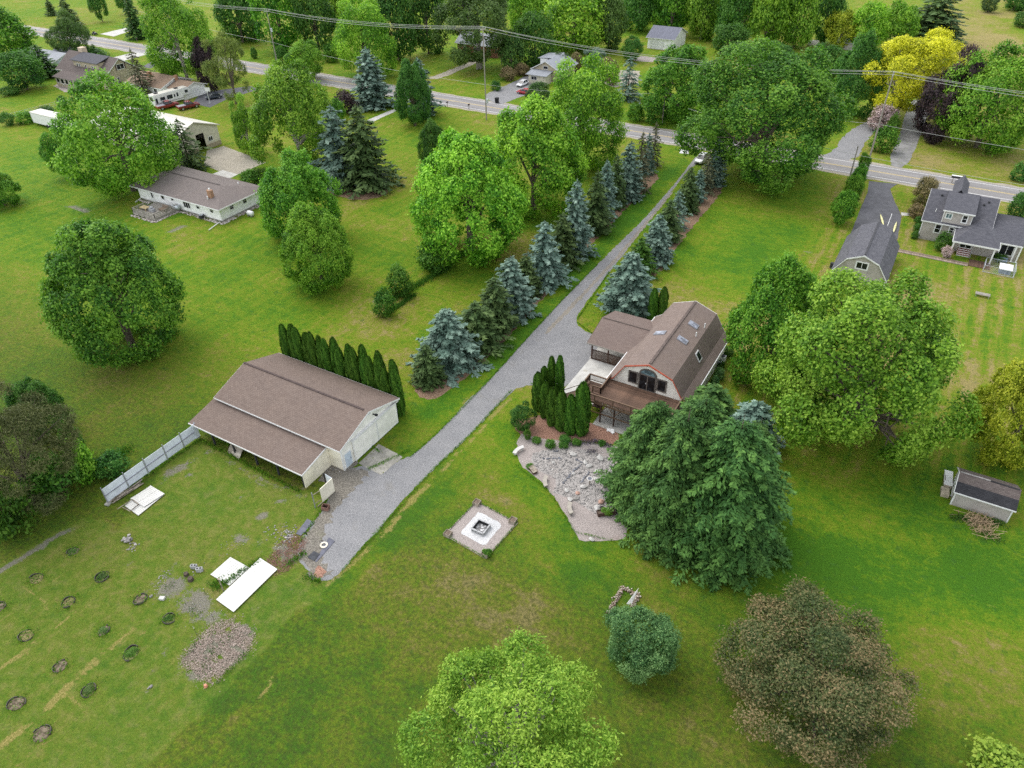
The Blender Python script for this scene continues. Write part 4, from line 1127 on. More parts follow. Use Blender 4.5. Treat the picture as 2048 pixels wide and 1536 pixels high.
for x in (-115.2, -119.0):
    win(Rn, 'y', 82.75, x-.5, x+.5, 1.45, 2.6, -1, m_trim, m_glass, .1, 1, rails=1)
win(Rn, 'y', 82.75, -123.2, -121.2, 1.0, 2.65, -1, m_trim, m_glass, .1, 3)
win(Rn, 'y', 82.75, -126.6, -125.8, 1.7, 2.5, -1, m_trim, m_glass, .1)
win(Rn, 'y', 82.75, -129.6, -128.6, 1.4, 2.6, -1, m_trim, m_glass, .1)
d = MB().box(-132.8, -131.8, 82.68, 82.75, .4, 2.5).build('door', m_trim, Rn); MB().box(-132.5, -132.1, 82.64, 82.68, 1.2, 2.3).build('pane', m_glass, d)
for y in (85.6, 88.9):
    win(Rn, 'x', -112.95, y-.5, y+.5, 1.5, 2.6, 1, m_trim, m_glass, .1, 1, rails=1)
stone_me = []
for k in range(4):
    bm = bmesh.new(); bmesh.ops.create_icosphere(bm, subdivisions=1, radius=1)
    rr = random.Random(30+k)
    for v in bm.verts: v.co *= rr.uniform(.75, 1.2)
    for v in bm.verts: v.co.z *= .6
    me = bpy.data.meshes.new('stone'); bm.to_mesh(me); bm.free(); me.materials.append(m_stone); stone_me.append(me)
def stone_stuff(name, pts_sizes, mat, seed=1):
    """many loose stones joined in one mesh"""
    rr = random.Random(seed); V = []; Fc = []
    base = []
    for me in stone_me:
        base.append((np.array([v.co[:] for v in me.vertices]), np.array([p.vertices[:] for p in me.polygons])))
    o = 0
    for (x, y, z, s) in pts_sizes:
        bv, bf = base[rr.randrange(4)]
        a = rr.uniform(0, 2*PI); ca, sa = math.cos(a), math.sin(a)
        q = bv*np.array([s*rr.uniform(.8, 1.3), s, s*.9])
        V.append(np.stack([q[:, 0]*ca-q[:, 1]*sa+x, q[:, 0]*sa+q[:, 1]*ca+y, q[:, 2]+z+s*.25], 1)); Fc.append(bf+o); o += len(bv)
    tone = np.repeat(np.array([rr.random() for _ in pts_sizes]), len(base[0][1]))
    me = np_mesh(name, np.concatenate(V), np.concatenate(Fc), tone, mat)
    ob = bpy.data.objects.new(name, me); COL.objects.link(ob); ob['kind'] = 'stuff'
    return ob
def tone_mat(name, stops, rough=.9):
    m, nt, b = _nt(name)
    at = nd(nt, 'ShaderNodeAttribute'); at.attribute_name = 'tone'
    geo = nd(nt, 'ShaderNodeNewGeometry').outputs['Position']
    n = noise(nt, 6, 3, .7, geo)
    f = math_(nt, 'ADD', at.outputs['Fac'], math_(nt, 'MULTIPLY', math_(nt, 'SUBTRACT', n.outputs[0], .5), .35))
    r = ramp(nt, f, stops)
    nt.links.new(r.outputs[0], b.inputs['Base Color']); b.inputs['Roughness'].default_value = rough
    return m
m_cobble = tone_mat('border_stone', [(0, (.20, .17, .15)), (.5, (.40, .35, .31)), (1, (.62, .57, .53))])
rr = random.Random(3); P = []
for k in range(420):
    t = rr.random()
    if t < .62: x = rr.uniform(-136.5, -112.6); y = 82.6-rr.random()*.7
    else: x = -112.8+rr.random()*.8; y = rr.uniform(82, 92)
    P.append((x, y, 0, rr.uniform(.12, .24)))
for k in range(160):
    s = rr.random()
    if s < .5: P.append((rr.uniform(-131.4, -124.6), 76.6+rr.uniform(-.3, .3), 0, rr.uniform(.12, .22)))
    else: P.append((-124.5+rr.uniform(-.3, .3), rr.uniform(76.6, 82.4), 0, rr.uniform(.12, .22)))
o = stone_stuff('border_stones', P, m_cobble); tag(o, 'strip of round field stones around the white ranch house walls', 'stones')
Dk = thing('raised_deck', 'weathered grey wooden deck behind the white ranch house', 'deck', (-128, 79.8, 0))
dpl = MB().box(-3.3, 3.3, -.068, .068, 0, .05).mesh('plank'); dpl.materials.append(m_greywood)
for k in range(39):
    inst('plank', dpl, Dk, (0, -2.75+k*.144, .5+random.uniform(0, .01)))
MB().box(-131.3, -124.7, 77.0, 77.06, .1, .5).build('skirt', m_greywood, Dk); MB().box(-124.76, -124.7, 77.06, 82.6, .1, .5).build('skirt', m_greywood, Dk); MB().box(-131.3, -131.24, 77.06, 82.6, .1, .5).build('skirt', m_greywood, Dk)
for (a, b2) in (((-131.2, 77.05), (-124.8, 77.05)), ((-124.8, 77.05), (-124.8, 82.4)), ((-131.2, 77.05), (-131.2, 80.5))):
    L = math.hypot(b2[0]-a[0], b2[1]-a[1]); ang = math.atan2(b2[1]-a[1], b2[0]-a[0]); mx, my = (a[0]+b2[0])/2, (a[1]+b2[1])/2
    for z in (.75, 1.05, 1.38):
        MB().obox((mx, my, z), (L, .05, .14), ang).build('rail_board', m_greywood, Dk)
    n = int(L/1.6)+1
    for k in range(n+1):
        MB().box(a[0]+(b2[0]-a[0])*k/n-.05, a[0]+(b2[0]-a[0])*k/n+.05, a[1]+(b2[1]-a[1])*k/n-.05, a[1]+(b2[1]-a[1])*k/n+.05, 0, 1.42).build('rail_post', m_greywood, Dk)
m_tarp = M('grey_tarp', (.36, .36, .37), .7, .2, 2); m_ply2 = M('fresh_wood', (.52, .40, .22), .8, .15, 2)
o = thing('patio_table', 'pale wooden table at the far left on the ranch house deck', 'table', (-129.9, 78.8, .5)); MB().box(-130.8, -129.0, 78.3, 79.4, 1.1, 1.17).build('table_top', m_ply2, o)
for x in (-130.7, -129.1):
    for y in (78.35, 79.3): MB().box(x-.04, x+.04, y-.04, y+.04, .56, 1.1).build('leg', m_ply2, o)
o = thing('covered_grill', 'grey covered grill standing on the ranch house deck', 'grill', (-128.0, 79.0, .5))
MB().box(-128.6, -127.4, 78.6, 79.4, .56, 1.2).build('cover', m_tarp, o, bevel=.12); MB().box(-128.3, -127.7, 78.7, 79.3, 1.2, 1.6).build('hood', m_tarp, o, bevel=.15)
o = thing('patio_sofa', 'brown wicker seat in the middle of the ranch house deck', 'seat', (-126.4, 80.4, .5))
MB().box(-127.3, -125.6, 79.9, 80.9, .56, .95).build('seat', M('wicker', (.20, .15, .11), .9), o); MB().box(-127.3, -125.6, 80.9, 81.1, .56, 1.4).build('backrest', M('wicker2', (.22, .17, .13), .9), o)
o = MB().tube([(-125.6, 81.9, .95), (-124.0, 82.2, .95)], .42, 12).build('fuel_tank', m_galv, smooth=True); tag(o, 'grey cylindrical tank at the house end of the ranch deck', 'tank')
px, py = (-117.9,82.13)
t = thing('air_conditioner', 'dark round air conditioner on stones below the ranch house windows', 'air conditioner', (px, py, 0)); MB().cyl(px, py, 0, .75, .48, 14).build('cabinet', m_steelpost, t); MB().cyl(px, py, .75, .8, .4, 14).build('fan_grille', m_galv, t)
px, py = (-110.33,87.44)
t = thing('propane_tank', 'white propane tank on the grass at the end of the ranch house', 'tank', (px, py, 0)); MB().tube([(px-.75, py, .6), (px-.55, py, .6), (px+.55, py, .6), (px+.75, py, .6)], [.25, .45, .45, .25], 12).build('tank', m_trim, t, smooth=True)
for s in (-.4, .4): MB().box(px+s-.08, px+s+.08, py-.35, py+.35, 0, .3).build('foot', m_conc, t)
for (a, b2, lab) in (((-136.56,83.08), (-136.09,81.07), 'white downspout pipe on the grass at the left corner of the ranch house'), ((-113.03,82.19), (-112.47,79.05), 'white downspout pipe on the grass at the near corner of the ranch house')):
    o = MB().tube([(a[0], a[1], .3), (b2[0], b2[1], .08)], .08, 6).build('downspout_pipe', m_trim); tag(o, lab, 'pipe', 'downspout pipes of the ranch house')

# ------------------------------------------------------------------ cream pole barn behind
Pb = thing('pole_barn', 'cream steel pole barn with open dark doorway behind the ranch house', 'barn', (-162, 107.5, 0))
MB().box(-176.5, -147.9, 101.2, 101.3, 0, 4.5).build('side_wall', m_beige, Pb); MB().box(-176.5, -147.9, 113.8, 113.9, 0, 4.5).build('side_wall', m_beige, Pb)
MB().box(-147.9, -147.75, 101.2, 107.4, 0, 4.5).build('front_wall', m_beige, Pb); MB().box(-147.9, -147.75, 109.7, 113.9, 0, 4.5).build('front_wall', m_beige, Pb); MB().box(-147.9, -147.75, 107.4, 109.7, 3.9, 4.5).build('front_wall', m_beige, Pb)
MB().ext([(-147.9, 101.2, 4.5), (-147.9, 113.9, 4.5), (-147.9, 107.55, 6.75)], (.15, 0, 0)).build('gable_wall', m_beige, Pb); MB().ext([(-176.5, 101.2, 4.5), (-176.5, 113.9, 4.5), (-176.5, 107.55, 6.75)], (.15, 0, 0)).build('gable_wall', m_beige, Pb)
MB().box(-176.5, -176.4, 101.3, 113.8, 0, 4.5).build('back_wall', m_beige, Pb)
MB().box(-147.74, -147.7, 109.75, 113.95, 0, 1.0).build('wainscot', M('tan_wainscot', (.36, .30, .21), .8), Pb); MB().box(-147.74, -147.7, 101.15, 107.35, 0, 1.0).build('wainscot', M('tan_wainscot', (.36, .30, .21), .8), Pb)
gable(Pb, 'roof', -177, -147.3, 100.7, 114.4, 4.42, 6.85, 'x', m_roofsteel, .1, fascia=M('beige_trim', (.50, .46, .38), .6))
f = win(Pb, 'x', -147.75, 110.6, 111.9, 1.5, 2.6, 1, m_trim, m_glass, .1, 2)
t = thing('storage_trailer', 'white box trailer parked left of the cream pole barn behind a maple', 'trailer', (-196, 104, 0))
MB().box(-203, -189, 101.5, 104.5, .6, 3.2).build('body', m_trim, t, bevel=.1); MB().box(-203.1, -188.9, 101.4, 104.6, 3.2, 3.3).build('roof', m_roofsteel, t)
for x in (-197, -195.8):
    for y in (101.45, 104.3): 
        w = MB(); w.tube([(x, y, .45), (x, y+.25, .45)], .45, 12); w.build('wheel', m_black, t)

# ------------------------------------------------------------------ white garage at the wood
W = thing('garage', 'white garage with slate roof standing before the dark wood', 'garage', (-88.4, 252, 0))
MB().box(-92.9, -83.9, 246.6, 258.0, 0, 3.5).build('wall', m_whitesid, W)
for xa in (-92.9, -84.05): MB().ext([(xa, 246.6, 3.5), (xa, 258.0, 3.5), (xa, 252.3, 5.75)], (.15, 0, 0)).build('gable_wall', m_whitesid, W)
gable(W, 'roof', -93.4, -83.5, 246.0, 258.6, 3.35, 5.9, 'x', m_slate, .12, fascia=m_trim)
d = MB().box(-92.0, -88.9, 246.52, 246.6, .1, 2.9).build('garage_door', m_trim, W)
for k in range(3): MB().box(-92.0, -88.9, 246.5, 246.52, .75+k*.72, .8+k*.72).build('panel_joint', m_galv, d)
d = MB().box(-88.3, -87.2, 246.52, 246.6, .1, 2.3).build('door', m_trim, W); MB().box(-87.35, -87.25, 246.47, 246.52, 1.1, 1.25).build('handle', m_steelpost, d)

# ------------------------------------------------------------------ tan house, brown roofed house, grey roofed house (upper left)
T = thing('house', 'tan two storey house with long dormer and dark shingle roof', 'house', (-222, 137, 0))
MB().box(-236, -213.6, 131.3, 142.2, 0, 3.6).build('wall', m_tansid, T)
gable(T, 'roof', -236.5, -213.1, 130.6, 142.9, 3.5, 7.6, 'x', sh_faded, .15, fascia=m_trim)
MB().ext([(-213.75, 131.3, 3.6), (-213.75, 142.2, 3.6), (-213.75, 136.75, 7.4)], (.15, 0, 0)).build('gable_wall', m_tansid, T)
MB().box(-229.5, -217.6, 132.6, 136.6, 3.6, 6.6).build('dormer_wall', m_tansid, T)
MB().ext([(-230, 132.1, 6.5), (-217.2, 132.1, 6.5), (-217.2, 136.9, 7.65), (-230, 136.9, 7.65)], (0, 0, .15)).build('dormer_roof', sh_gray_x, T)
for x in (-227.6, -226.6, -223.6, -220.6, -219.6): win(T, 'y', 132.6, x-.35, x+.35, 4.9, 5.7, -1, m_trim, m_glass, .08)
win(T, 'x', -213.6, 135.6, 138.1, 4.6, 6.1, 1, m_trim, m_glass, .12, 2)
for y in (135.2, 138.2): MB().box(-213.6, -213.53, y, y+.35, 4.55, 6.15).build('shutter', M('plum_shutter', (.12, .07, .07), .7), T)
for y in (133.0, 134.6): win(T, 'x', -213.6, y, y+.8, 1.4, 2.8, 1, m_trim, m_glass, .1)
MB().ext([(-233, 126.8, 2.6), (-219.3, 126.8, 2.6), (-219.3, 131.3, 3.7), (-233, 131.3, 3.7)], (0, 0, .12)).build('sunroom_roof', sh_faded, T)
MB().box(-232.5, -219.8, 127.3, 131.2, 0, 2.6).build('sunroom_wall', m_tansid, T)
for k in range(6): win(T, 'y', 127.3, -232+k*2.05, -230.4+k*2.05, 1.0, 2.4, -1, m_trim, m_glass, .1)
for k in range(3): win(T, 'x', -219.8, 127.5+k*1.2, 128.5+k*1.2, 1.0, 2.4, 1, m_trim, m_glass, .1)
MB().box(-231.5, -229.6, 136.6, 138.2, 6, 8.9).build('chimney', M('pale_brick', (.52, .42, .32), .9, .15, 5), T)
T2 = thing('house', 'white ranch house with tan brown shingle roof and attached garage', 'house', (-197, 138, 0))
MB().box(-206.3, -191.8, 132.8, 143.2, 0, 2.9).build('wall', m_whitesid, T2)
gable(T2, 'roof', -207, -191.2, 132.2, 143.8, 2.75, 4.7, 'x', sh_tan, .13, fascia=m_trim)
for xa in (-191.95,): MB().ext([(xa, 132.8, 2.9), (xa, 143.2, 2.9), (xa, 138, 4.65)], (.15, 0, 0)).build('gable_wall', m_whitesid, T2)
MB().box(-191.7, -185.2, 134.6, 142.2, 0, 2.6).build('garage_wall', m_whitesid, T2)
gable(T2, 'garage_roof', -191.4, -184.6, 134.0, 142.8, 2.5, 3.9, 'x', sh_tan, .12, fascia=m_trim)
MB().ext([(-185.35, 134.6, 2.6), (-185.35, 142.2, 2.6), (-185.35, 138.4, 3.8)], (.15, 0, 0)).build('gable_wall', m_whitesid, T2)
d = MB().box(-185.2, -185.1, 135.2, 139.9, .05, 2.3).build('garage_door', m_trim, T2)
for k in range(3): MB().box(-185.1, -185.07, 135.2, 139.9, .6+k*.56, .64+k*.56).build('panel_joint', m_galv, d)
MB().box(-201, -200, 136.0, 136.9, 3.6, 5.5).build('chimney', m_brick, T2); MB().box(-191.6, -190.8, 137.6, 138.4, 3.8, 5.2).build('chimney', m_brick, T2)
for x in (-204, -199, -194.5): win(T2, 'y', 132.8, x-.7, x+.7, 1.1, 2.4, -1, m_trim, m_glass, .1, 2)
T3 = thing('house', 'low house with light grey roof behind the dark spruce', 'house', (-256, 142, 0))
MB().box(-264, -248.2, 137.5, 146.3, 0, 2.8).build('wall', M('pale_blue_siding', (.56, .62, .68), .7), T3)
gable(T3, 'roof', -264.6, -247.7, 136.8, 147, 2.7, 4.5, 'x', m_litroof, .13, fascia=m_trim)
MB().ext([(-248.35, 137.5, 2.8), (-248.35, 146.3, 2.8), (-248.35, 141.9, 4.4)], (.15, 0, 0)).build('gable_wall', M('pale_blue_siding', (.56, .62, .68), .7), T3)
gable(T3, 'rear_wing_roof', -262, -254, 145.5, 151, 2.8, 4.3, 'x', m_slate, .12, fascia=m_trim)
MB().box(-261.5, -254.5, 146.3, 150.6, 0, 2.8).build('rear_wing_wall', m_whitesid, T3)
for x in (-261, -257, -252): win(T3, 'y', 137.5, x-.6, x+.6, 1.1, 2.3, -1, m_trim, m_glass, .1, 2)
# patio of the tan house
pc = (-231.04,128.95)
o = sheet('flagstone_patio', [(-233.35,126.6), (-235.72,130.9), (-229.46,132.15), (-221.53,125.48), (-224.52,123.99)], .012, m_pink, .2, .8, seed=31)
t = thing('patio_umbrella', 'folded bright red parasol on the patio of the tan house', 'umbrella', (-234.55,129.64,-0.0))
px, py = (-234.55,129.64)
MB().cyl(px, py, 0, 2.6, .04, 6).build('pole', m_trim, t); MB().cyl(px, py, 1.0, 2.55, .45, 8, .12).build('canopy', M('red_canvas', (.62, .03, .03), .7), t); MB().cyl(px, py, 0, .12, .35, 10).build('base', m_steelpost, t)
t = thing('patio_table', 'round grey table on the patio of the tan house', 'table', (-228.84,127.65,0.0)); px, py = (-228.84,127.65)
MB().cyl(px, py, .68, .74, .75, 14).build('table_top', m_galv, t); MB().cyl(px, py, 0, .68, .07, 6).build('leg', m_galv, t)

# ------------------------------------------------------------------ small tan house across the road, house behind the big willow
T4 = thing('house', 'small house with blue grey roof half hidden behind the road trees', 'house', (-103, 200, 0))
MB().box(-108.2, -99.5, 195.8, 206, 0, 3.2).build('wall', m_tansid, T4)
gable(T4, 'roof', -108.8, -99.0, 195.3, 207, 3.1, 5.6, 'y', m_litroof, .13, fascia=m_trim)
MB().ext([(-108.2, 195.8, 3.2), (-99.5, 195.8, 3.2), (-103.9, 195.8, 5.4)], (0, .12, 0)).build('gable_wall', m_tansid, T4)
MB().box(-108.0, -105.6, 200, 206, 3.2, 5.2).build('dormer_wall', m_whitesid, T4)
MB().ext([(-108.6, 199.6, 5.15), (-104, 199.6, 5.6), (-104, 206.4, 5.6), (-108.6, 206.4, 5.15)], (0, 0, .12)).build('dormer_roof', m_litroof, T4)
MB().ext([(-108.3, 191.6, 2.5), (-101.5, 191.6, 2.5), (-101.5, 195.7, 3.1), (-108.3, 195.7, 3.1)], (0, 0, .12)).build('porch_roof', m_litroof, T4)
MB().box(-107.6, -102, 192.2, 195.7, 0, 2.5).build('porch_wall', m_beige, T4)
win(T4, 'y', 192.2, -106.8, -104.9, 1.1, 2.2, -1, m_trim, m_glass, .1, 2); win(T4, 'y', 195.8, -104.8, -103.2, 3.4, 4.3, -1, m_trim, m_glass, .1)
T5 = thing('house', 'red brick house half hidden behind the large pale willow', 'house', (-139, 214, 0))
MB().box(-146, -131, 213, 221, 0, 3.4).build('wall', M('house_brick', (.30, .13, .09), .9, .2, 2, speck=((.42, .25, .2), 7, .6)), T5)
gable(T5, 'roof', -146.6, -130.4, 212.3, 221.7, 3.3, 6.0, 'x', m_litroof, .13, fascia=m_trim)
for x in (-143, -139, -134): win(T5, 'y', 213, x-.7, x+.7, 1.1, 2.5, -1, m_trim, m_glass, .12, 2)
# far sheds at the wood edge, right
px, py = (-34.66,271.81)
t = thing('storage_shed', 'low grey shed with pale metal roof among trees beyond the road', 'shed', (px, py, 0))
MB().box(px-3, px+3, py, py+4, 0, 2.0).build('wall', m_greige, t); MB().ext([(px-3.4, py-.4, 2.0), (px+3.4, py-.4, 2.0), (px+3.4, py+4.4, 3.0), (px-3.4, py+4.4, 3.0)], (0, 0, .1)).build('roof', m_galv, t)
px, py = (-45.35,272.79)
t = thing('hay_bale_wrap', 'cream tarped bundle on bare ground at the edge of the wood', 'tarped bundle', (px, py, 0))
MB().tube([(px-2, py, .9), (px-1.7, py, .9), (px+1.7, py, .9), (px+2, py, .9)], [.5, .95, .95, .5], 10).build('tarp', m_roofsteel, t, smooth=True)


# ------------------------------------------------------------------ foliage generators
def _norm(a): return a/np.maximum(np.linalg.norm(a, axis=-1, keepdims=True), 1e-6)
def _leaves(rng, P, N, Lq, wq, flop, T=None):
    """one diamond leaf per row: base P, facing N, length Lq, width wq; T = preferred growth direction"""
    n = len(P)
    t = rng.normal(size=(n, 3)) if T is None else T + flop*rng.normal(size=(n, 3))
    t = _norm(t-N*(t*N).sum(1, keepdims=True)); b = np.cross(N, t)
    Lq = np.broadcast_to(np.asarray(Lq), (n,))[:, None]; wq = np.broadcast_to(np.asarray(wq), (n,))[:, None]
    V = np.stack([P-t*Lq*.5, P+b*wq*.5-N*wq*.12, P+t*Lq*.5, P-b*wq*.5-N*wq*.12], 1).reshape(-1, 3)
    return V, np.arange(4*n).reshape(n, 4)

def crown(name, seed, nl=16, spr=1500, lpv=7, leaf=.075, lobe=.36, shell=.62, jit=.55, aspect=.62, zmin=-1.02, irr=.10, up=.35, tuft=.9, tone_tip=.17, hang=0., core=.24, squash=1.0, egg=0.0):
    rng = np.random.default_rng(seed)
    i = np.arange(nl)+.5
    ph = np.arccos(1-1.95*i/nl); th = PI*(1+5**.5)*i + seed
    D = np.stack([np.cos(th)*np.sin(ph), np.sin(th)*np.sin(ph), np.cos(ph)], 1)
    D = _norm(D+.18*rng.normal(size=D.shape))
    C = D*(shell*(1+irr*rng.normal(size=(nl, 1)))); rad = lobe*(1+.22*rng.normal(size=nl)).clip(.6, 1.5)
    C = np.vstack([C, [[0, 0, .05]]]); rad = np.append(rad, .66); D = np.vstack([D, [[0, 0, 1]]])
    w = rad**2; w[-1] *= 1.0; w /= w.sum()
    m = int(spr*3.0)
    li = rng.choice(nl+1, m, p=w)
    d = _norm(rng.normal(size=(m, 3))); G_ = _norm(D+np.array([0, 0, .22])); s = (d*G_[li]).sum(1) < -.15; d[s] *= -1
    p = C[li]+d*rad[li][:, None]*(.80+.30*rng.random((m, 1)))*np.array([1, 1, squash])
    dist = np.linalg.norm(p[:, None]-C[None], axis=2)/rad[None]
    dist[np.arange(m), li] = 9
    keep = ((dist.min(1) > .86) | (rng.random(m) < core)) & (p[:, 2] > zmin)
    p, d, li = p[keep][:spr], d[keep][:spr], li[keep][:spr]
    n = len(p)
    p = p*np.where(p[:, 2:3] < 0, np.array([1.06, 1.06, 1.0]), 1.0)
    ax = _norm(d*.7+_norm(p)*.45+np.array([0, 0, up]))
    st = .5+.13*rng.normal(size=nl+1)[li]+.12*rng.normal(size=n)
    k = lpv
    P = np.repeat(p, k, 0)+rng.normal(size=(n*k, 3))*leaf*tuft*np.array([1, 1, .7])
    A = np.repeat(ax, k, 0)
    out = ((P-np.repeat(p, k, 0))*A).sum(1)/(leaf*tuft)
    P[:, 2] -= hang*leaf*rng.random(n*k)*2
    N = _norm(A+jit*rng.normal(size=A.shape))
    T = None
    if hang > 0: T = np.tile([0, 0, -1.0], (n*k, 1))+.6*rng.normal(size=(n*k, 3))
    L = leaf*(.7+.6*rng.random(n*k))
    if egg:
        f = 1-egg*P[:, 2:3]; P = P*np.where(np.array([True, True, False]), f, 1.0); C = C*np.where(np.array([True, True, False]), 1-egg*C[:, 2:3], 1.0)
    hr = np.percentile(np.hypot(P[:, 0], P[:, 1]), 96.5); zt, zb_ = np.percentile(P[:, 2], 99), np.percentile(P[:, 2], 1.0)
    sc = np.array([1/hr, 1/hr, 2/(zt-zb_)]); P = P-np.array([0, 0, (zt+zb_)/2]); P = P*sc; C = (C-np.array([0, 0, (zt+zb_)/2]))*sc
    V, F = _leaves(rng, P, N, L, L*aspect, .5, T)
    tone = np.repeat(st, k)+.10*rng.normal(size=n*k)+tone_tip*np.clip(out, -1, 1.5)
    return np_mesh(name, V, F, tone.clip(0, 1)), C, rad

def limbs_mesh(name, C, seed, n=9, r0=.055):
    """branches from the foot of the crown to its lobes (unit crown)"""
    rr = random.Random(seed); mb = MB()
    base = Vector((0, 0, -.95))
    for k in range(min(n, len(C)-1)):
        c = Vector(C[(k*5) % (len(C)-1)])
        st = base.lerp(Vector((0, 0, .2)), rr.uniform(.1, .75))
        mid = st.lerp(c, .5)+Vector((rr.uniform(-.06, .06), rr.uniform(-.06, .06), rr.uniform(0, .1)))
        end = c*1.12
        mb.tube([st, mid, end], [r0*.55, r0*.32, r0*.08], 5)
        for q in range(2):
            e2 = mid.lerp(end, .4)+Vector((rr.uniform(-.25, .25), rr.uniform(-.25, .25), rr.uniform(0, .22)))
            mb.tube([mid.lerp(end, .2), e2], [r0*.2, r0*.06], 4)
    mb.tube([(0, 0, -1.05), (.02, .01, -.4), (0, .02, .35)], [r0, r0*.75, r0*.3], 7)
    return mb.mesh(name)

def spruce(name, seed, ratio=.32, whorls=20, per=8, tufts=8, blade=.055, lift=.04, droop=.22, aspect=.30, layers=3, bare=.02, tip=.28, jag=.18, shape=.64):
    """unit-height conifer; every branch is a flat drooping frond of short needle sprays"""
    rng = np.random.default_rng(seed)
    P = []; N = []; T = []; TN = []; W = []
    for i in range(whorls):
        z0 = bare+(1-bare)*(i+.15)/whorls
        L = ratio*(1-z0)**shape*(1+jag*rng.normal())+.012
        m = max(4, int(per*(.45+.75*(1-z0))))
        a0 = rng.random()*6.28
        for j in range(m):
            a = a0+6.283*j/m+.25*rng.normal()
            Lb = max(.02, L*(.86+.24*rng.random())); zb = z0+.012*rng.normal()
            u = np.array([math.cos(a), math.sin(a), 0]); v = np.array([-math.sin(a), math.cos(a), 0])
            bt = .5+.10*rng.normal()
            nt_ = max(3, int(tufts*(.35+.9*Lb/ratio)))
            s = (np.arange(nt_)+.6+.3*rng.random(nt_))/nt_
            s = .14+.90*s
            zz = zb+lift*Lb*4*s*.3-droop*Lb*s*s+.10*Lb*np.clip(s-.8, 0, 1)*2
            for q in range(layers):
                lat = rng.normal(size=nt_)*.22*Lb*(1.15-s)+(q-1)*.14*Lb*(1.05-s)
                p = u*(s*Lb)[:, None]+v*lat[:, None]; p[:, 2] = zz-abs(lat)*.25+rng.normal(size=nt_)*.006
                t = u*(1-.1*q)+v*np.sign(lat)[:, None]*(.45+.4*rng.random((nt_, 1)))*(0 if nt_ < 1 else 1)
                t[:, 2] += .12-.35*s*droop+.12*rng.normal(size=nt_)
                n_ = np.tile([0, 0, 1.0], (nt_, 1))+u*.35+.38*rng.normal(size=(nt_, 3))
                P.append(p); T.append(_norm(t)); N.append(_norm(n_)); W.append(blade*(.75+.5*rng.random(nt_))*(.6+.5*min(1, Lb/(ratio*.5))))
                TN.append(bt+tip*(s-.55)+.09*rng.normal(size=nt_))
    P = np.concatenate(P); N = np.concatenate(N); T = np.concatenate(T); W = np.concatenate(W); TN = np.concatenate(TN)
    V, F = _leaves(rng, P, N, W*1.7, W*aspect*2.2, .12, T)
    # leading shoot
    k = 14
    zt = 1-.05*rng.random(k); Pt = np.stack([.008*rng.normal(size=k), .008*rng.normal(size=k), zt], 1)
    Tt = _norm(np.stack([.5*rng.normal(size=k), .5*rng.normal(size=k), np.ones(k)], 1)); Nt = _norm(rng.normal(size=(k, 3)))
    V2, F2 = _leaves(rng, Pt, Nt, blade*1.2, blade*.4, .1, Tt)
    V = np.concatenate([V, V2]); F = np.concatenate([F, F2+len(V)-len(V2)]); TN = np.append(TN, np.full(k, .7))
    return np_mesh(name, V, F, TN.clip(0, 1))

def column(name, seed, n=3800, leaf=.05):
    """clipped flame-shaped evergreen of upright sprays, unit height, unit radius"""
    rng = np.random.default_rng(seed)
    z = rng.random(n)**.95
    rad = np.where(z < .12, .72+2.3*z, 1.0)*(1-.10*z)
    rad = np.where(z > .58, rad*np.sqrt(np.clip(1-((z-.58)/.44)**2.1, 0, 1)), rad)+.02
    a = rng.random(n)*6.283
    lump = 1+.10*np.sin(a*5+seed+z*9)+.07*np.sin(a*3-z*17)
    r = rad*lump*(.84+.2*rng.random(n))
    P = np.stack([r*np.cos(a), r*np.sin(a), z], 1)
    N = np.stack([np.cos(a), np.sin(a), .35+0*a], 1); N = _norm(N+.45*rng.normal(size=(n, 3))*np.array([1, 1, .5]))
    V, F = _leaves(rng, P*1.0, N, leaf*(.7+.6*rng.random(n)), leaf*5, .25, np.tile([0, 0, 1.0], (n, 1)))
    # leaf length along the growth direction, in unit space radius is wider than height: stretch handled by object scale
    tone = .5+.16*rng.normal(size=n)+.12*np.sin(a*5+seed+z*9)
    return np_mesh(name, V, F, tone.clip(0, 1))

def trunk_mesh(name, seed, n=8):
    rr = random.Random(seed); mb = MB()
    pts = [(0, 0, -.02)]; rad = [1.35]
    for k in range(1, 7):
        z = k/6; pts.append((rr.uniform(-.3, .3)*z, rr.uniform(-.3, .3)*z, z)); rad.append(1.0-.62*z)
    mb.tube(pts, rad, n)
    return mb.mesh(name)

def bark(name, c): return M(name, c, .95, .3, 3.0, stretch=(3, 3, .6), bump=.4)
m_bark = bark('bark_grey_brown', (.15, .12, .095)); m_barkp = bark('bark_pale', (.34, .31, .27)); m_barkd = bark('bark_dark', (.085, .065, .05))

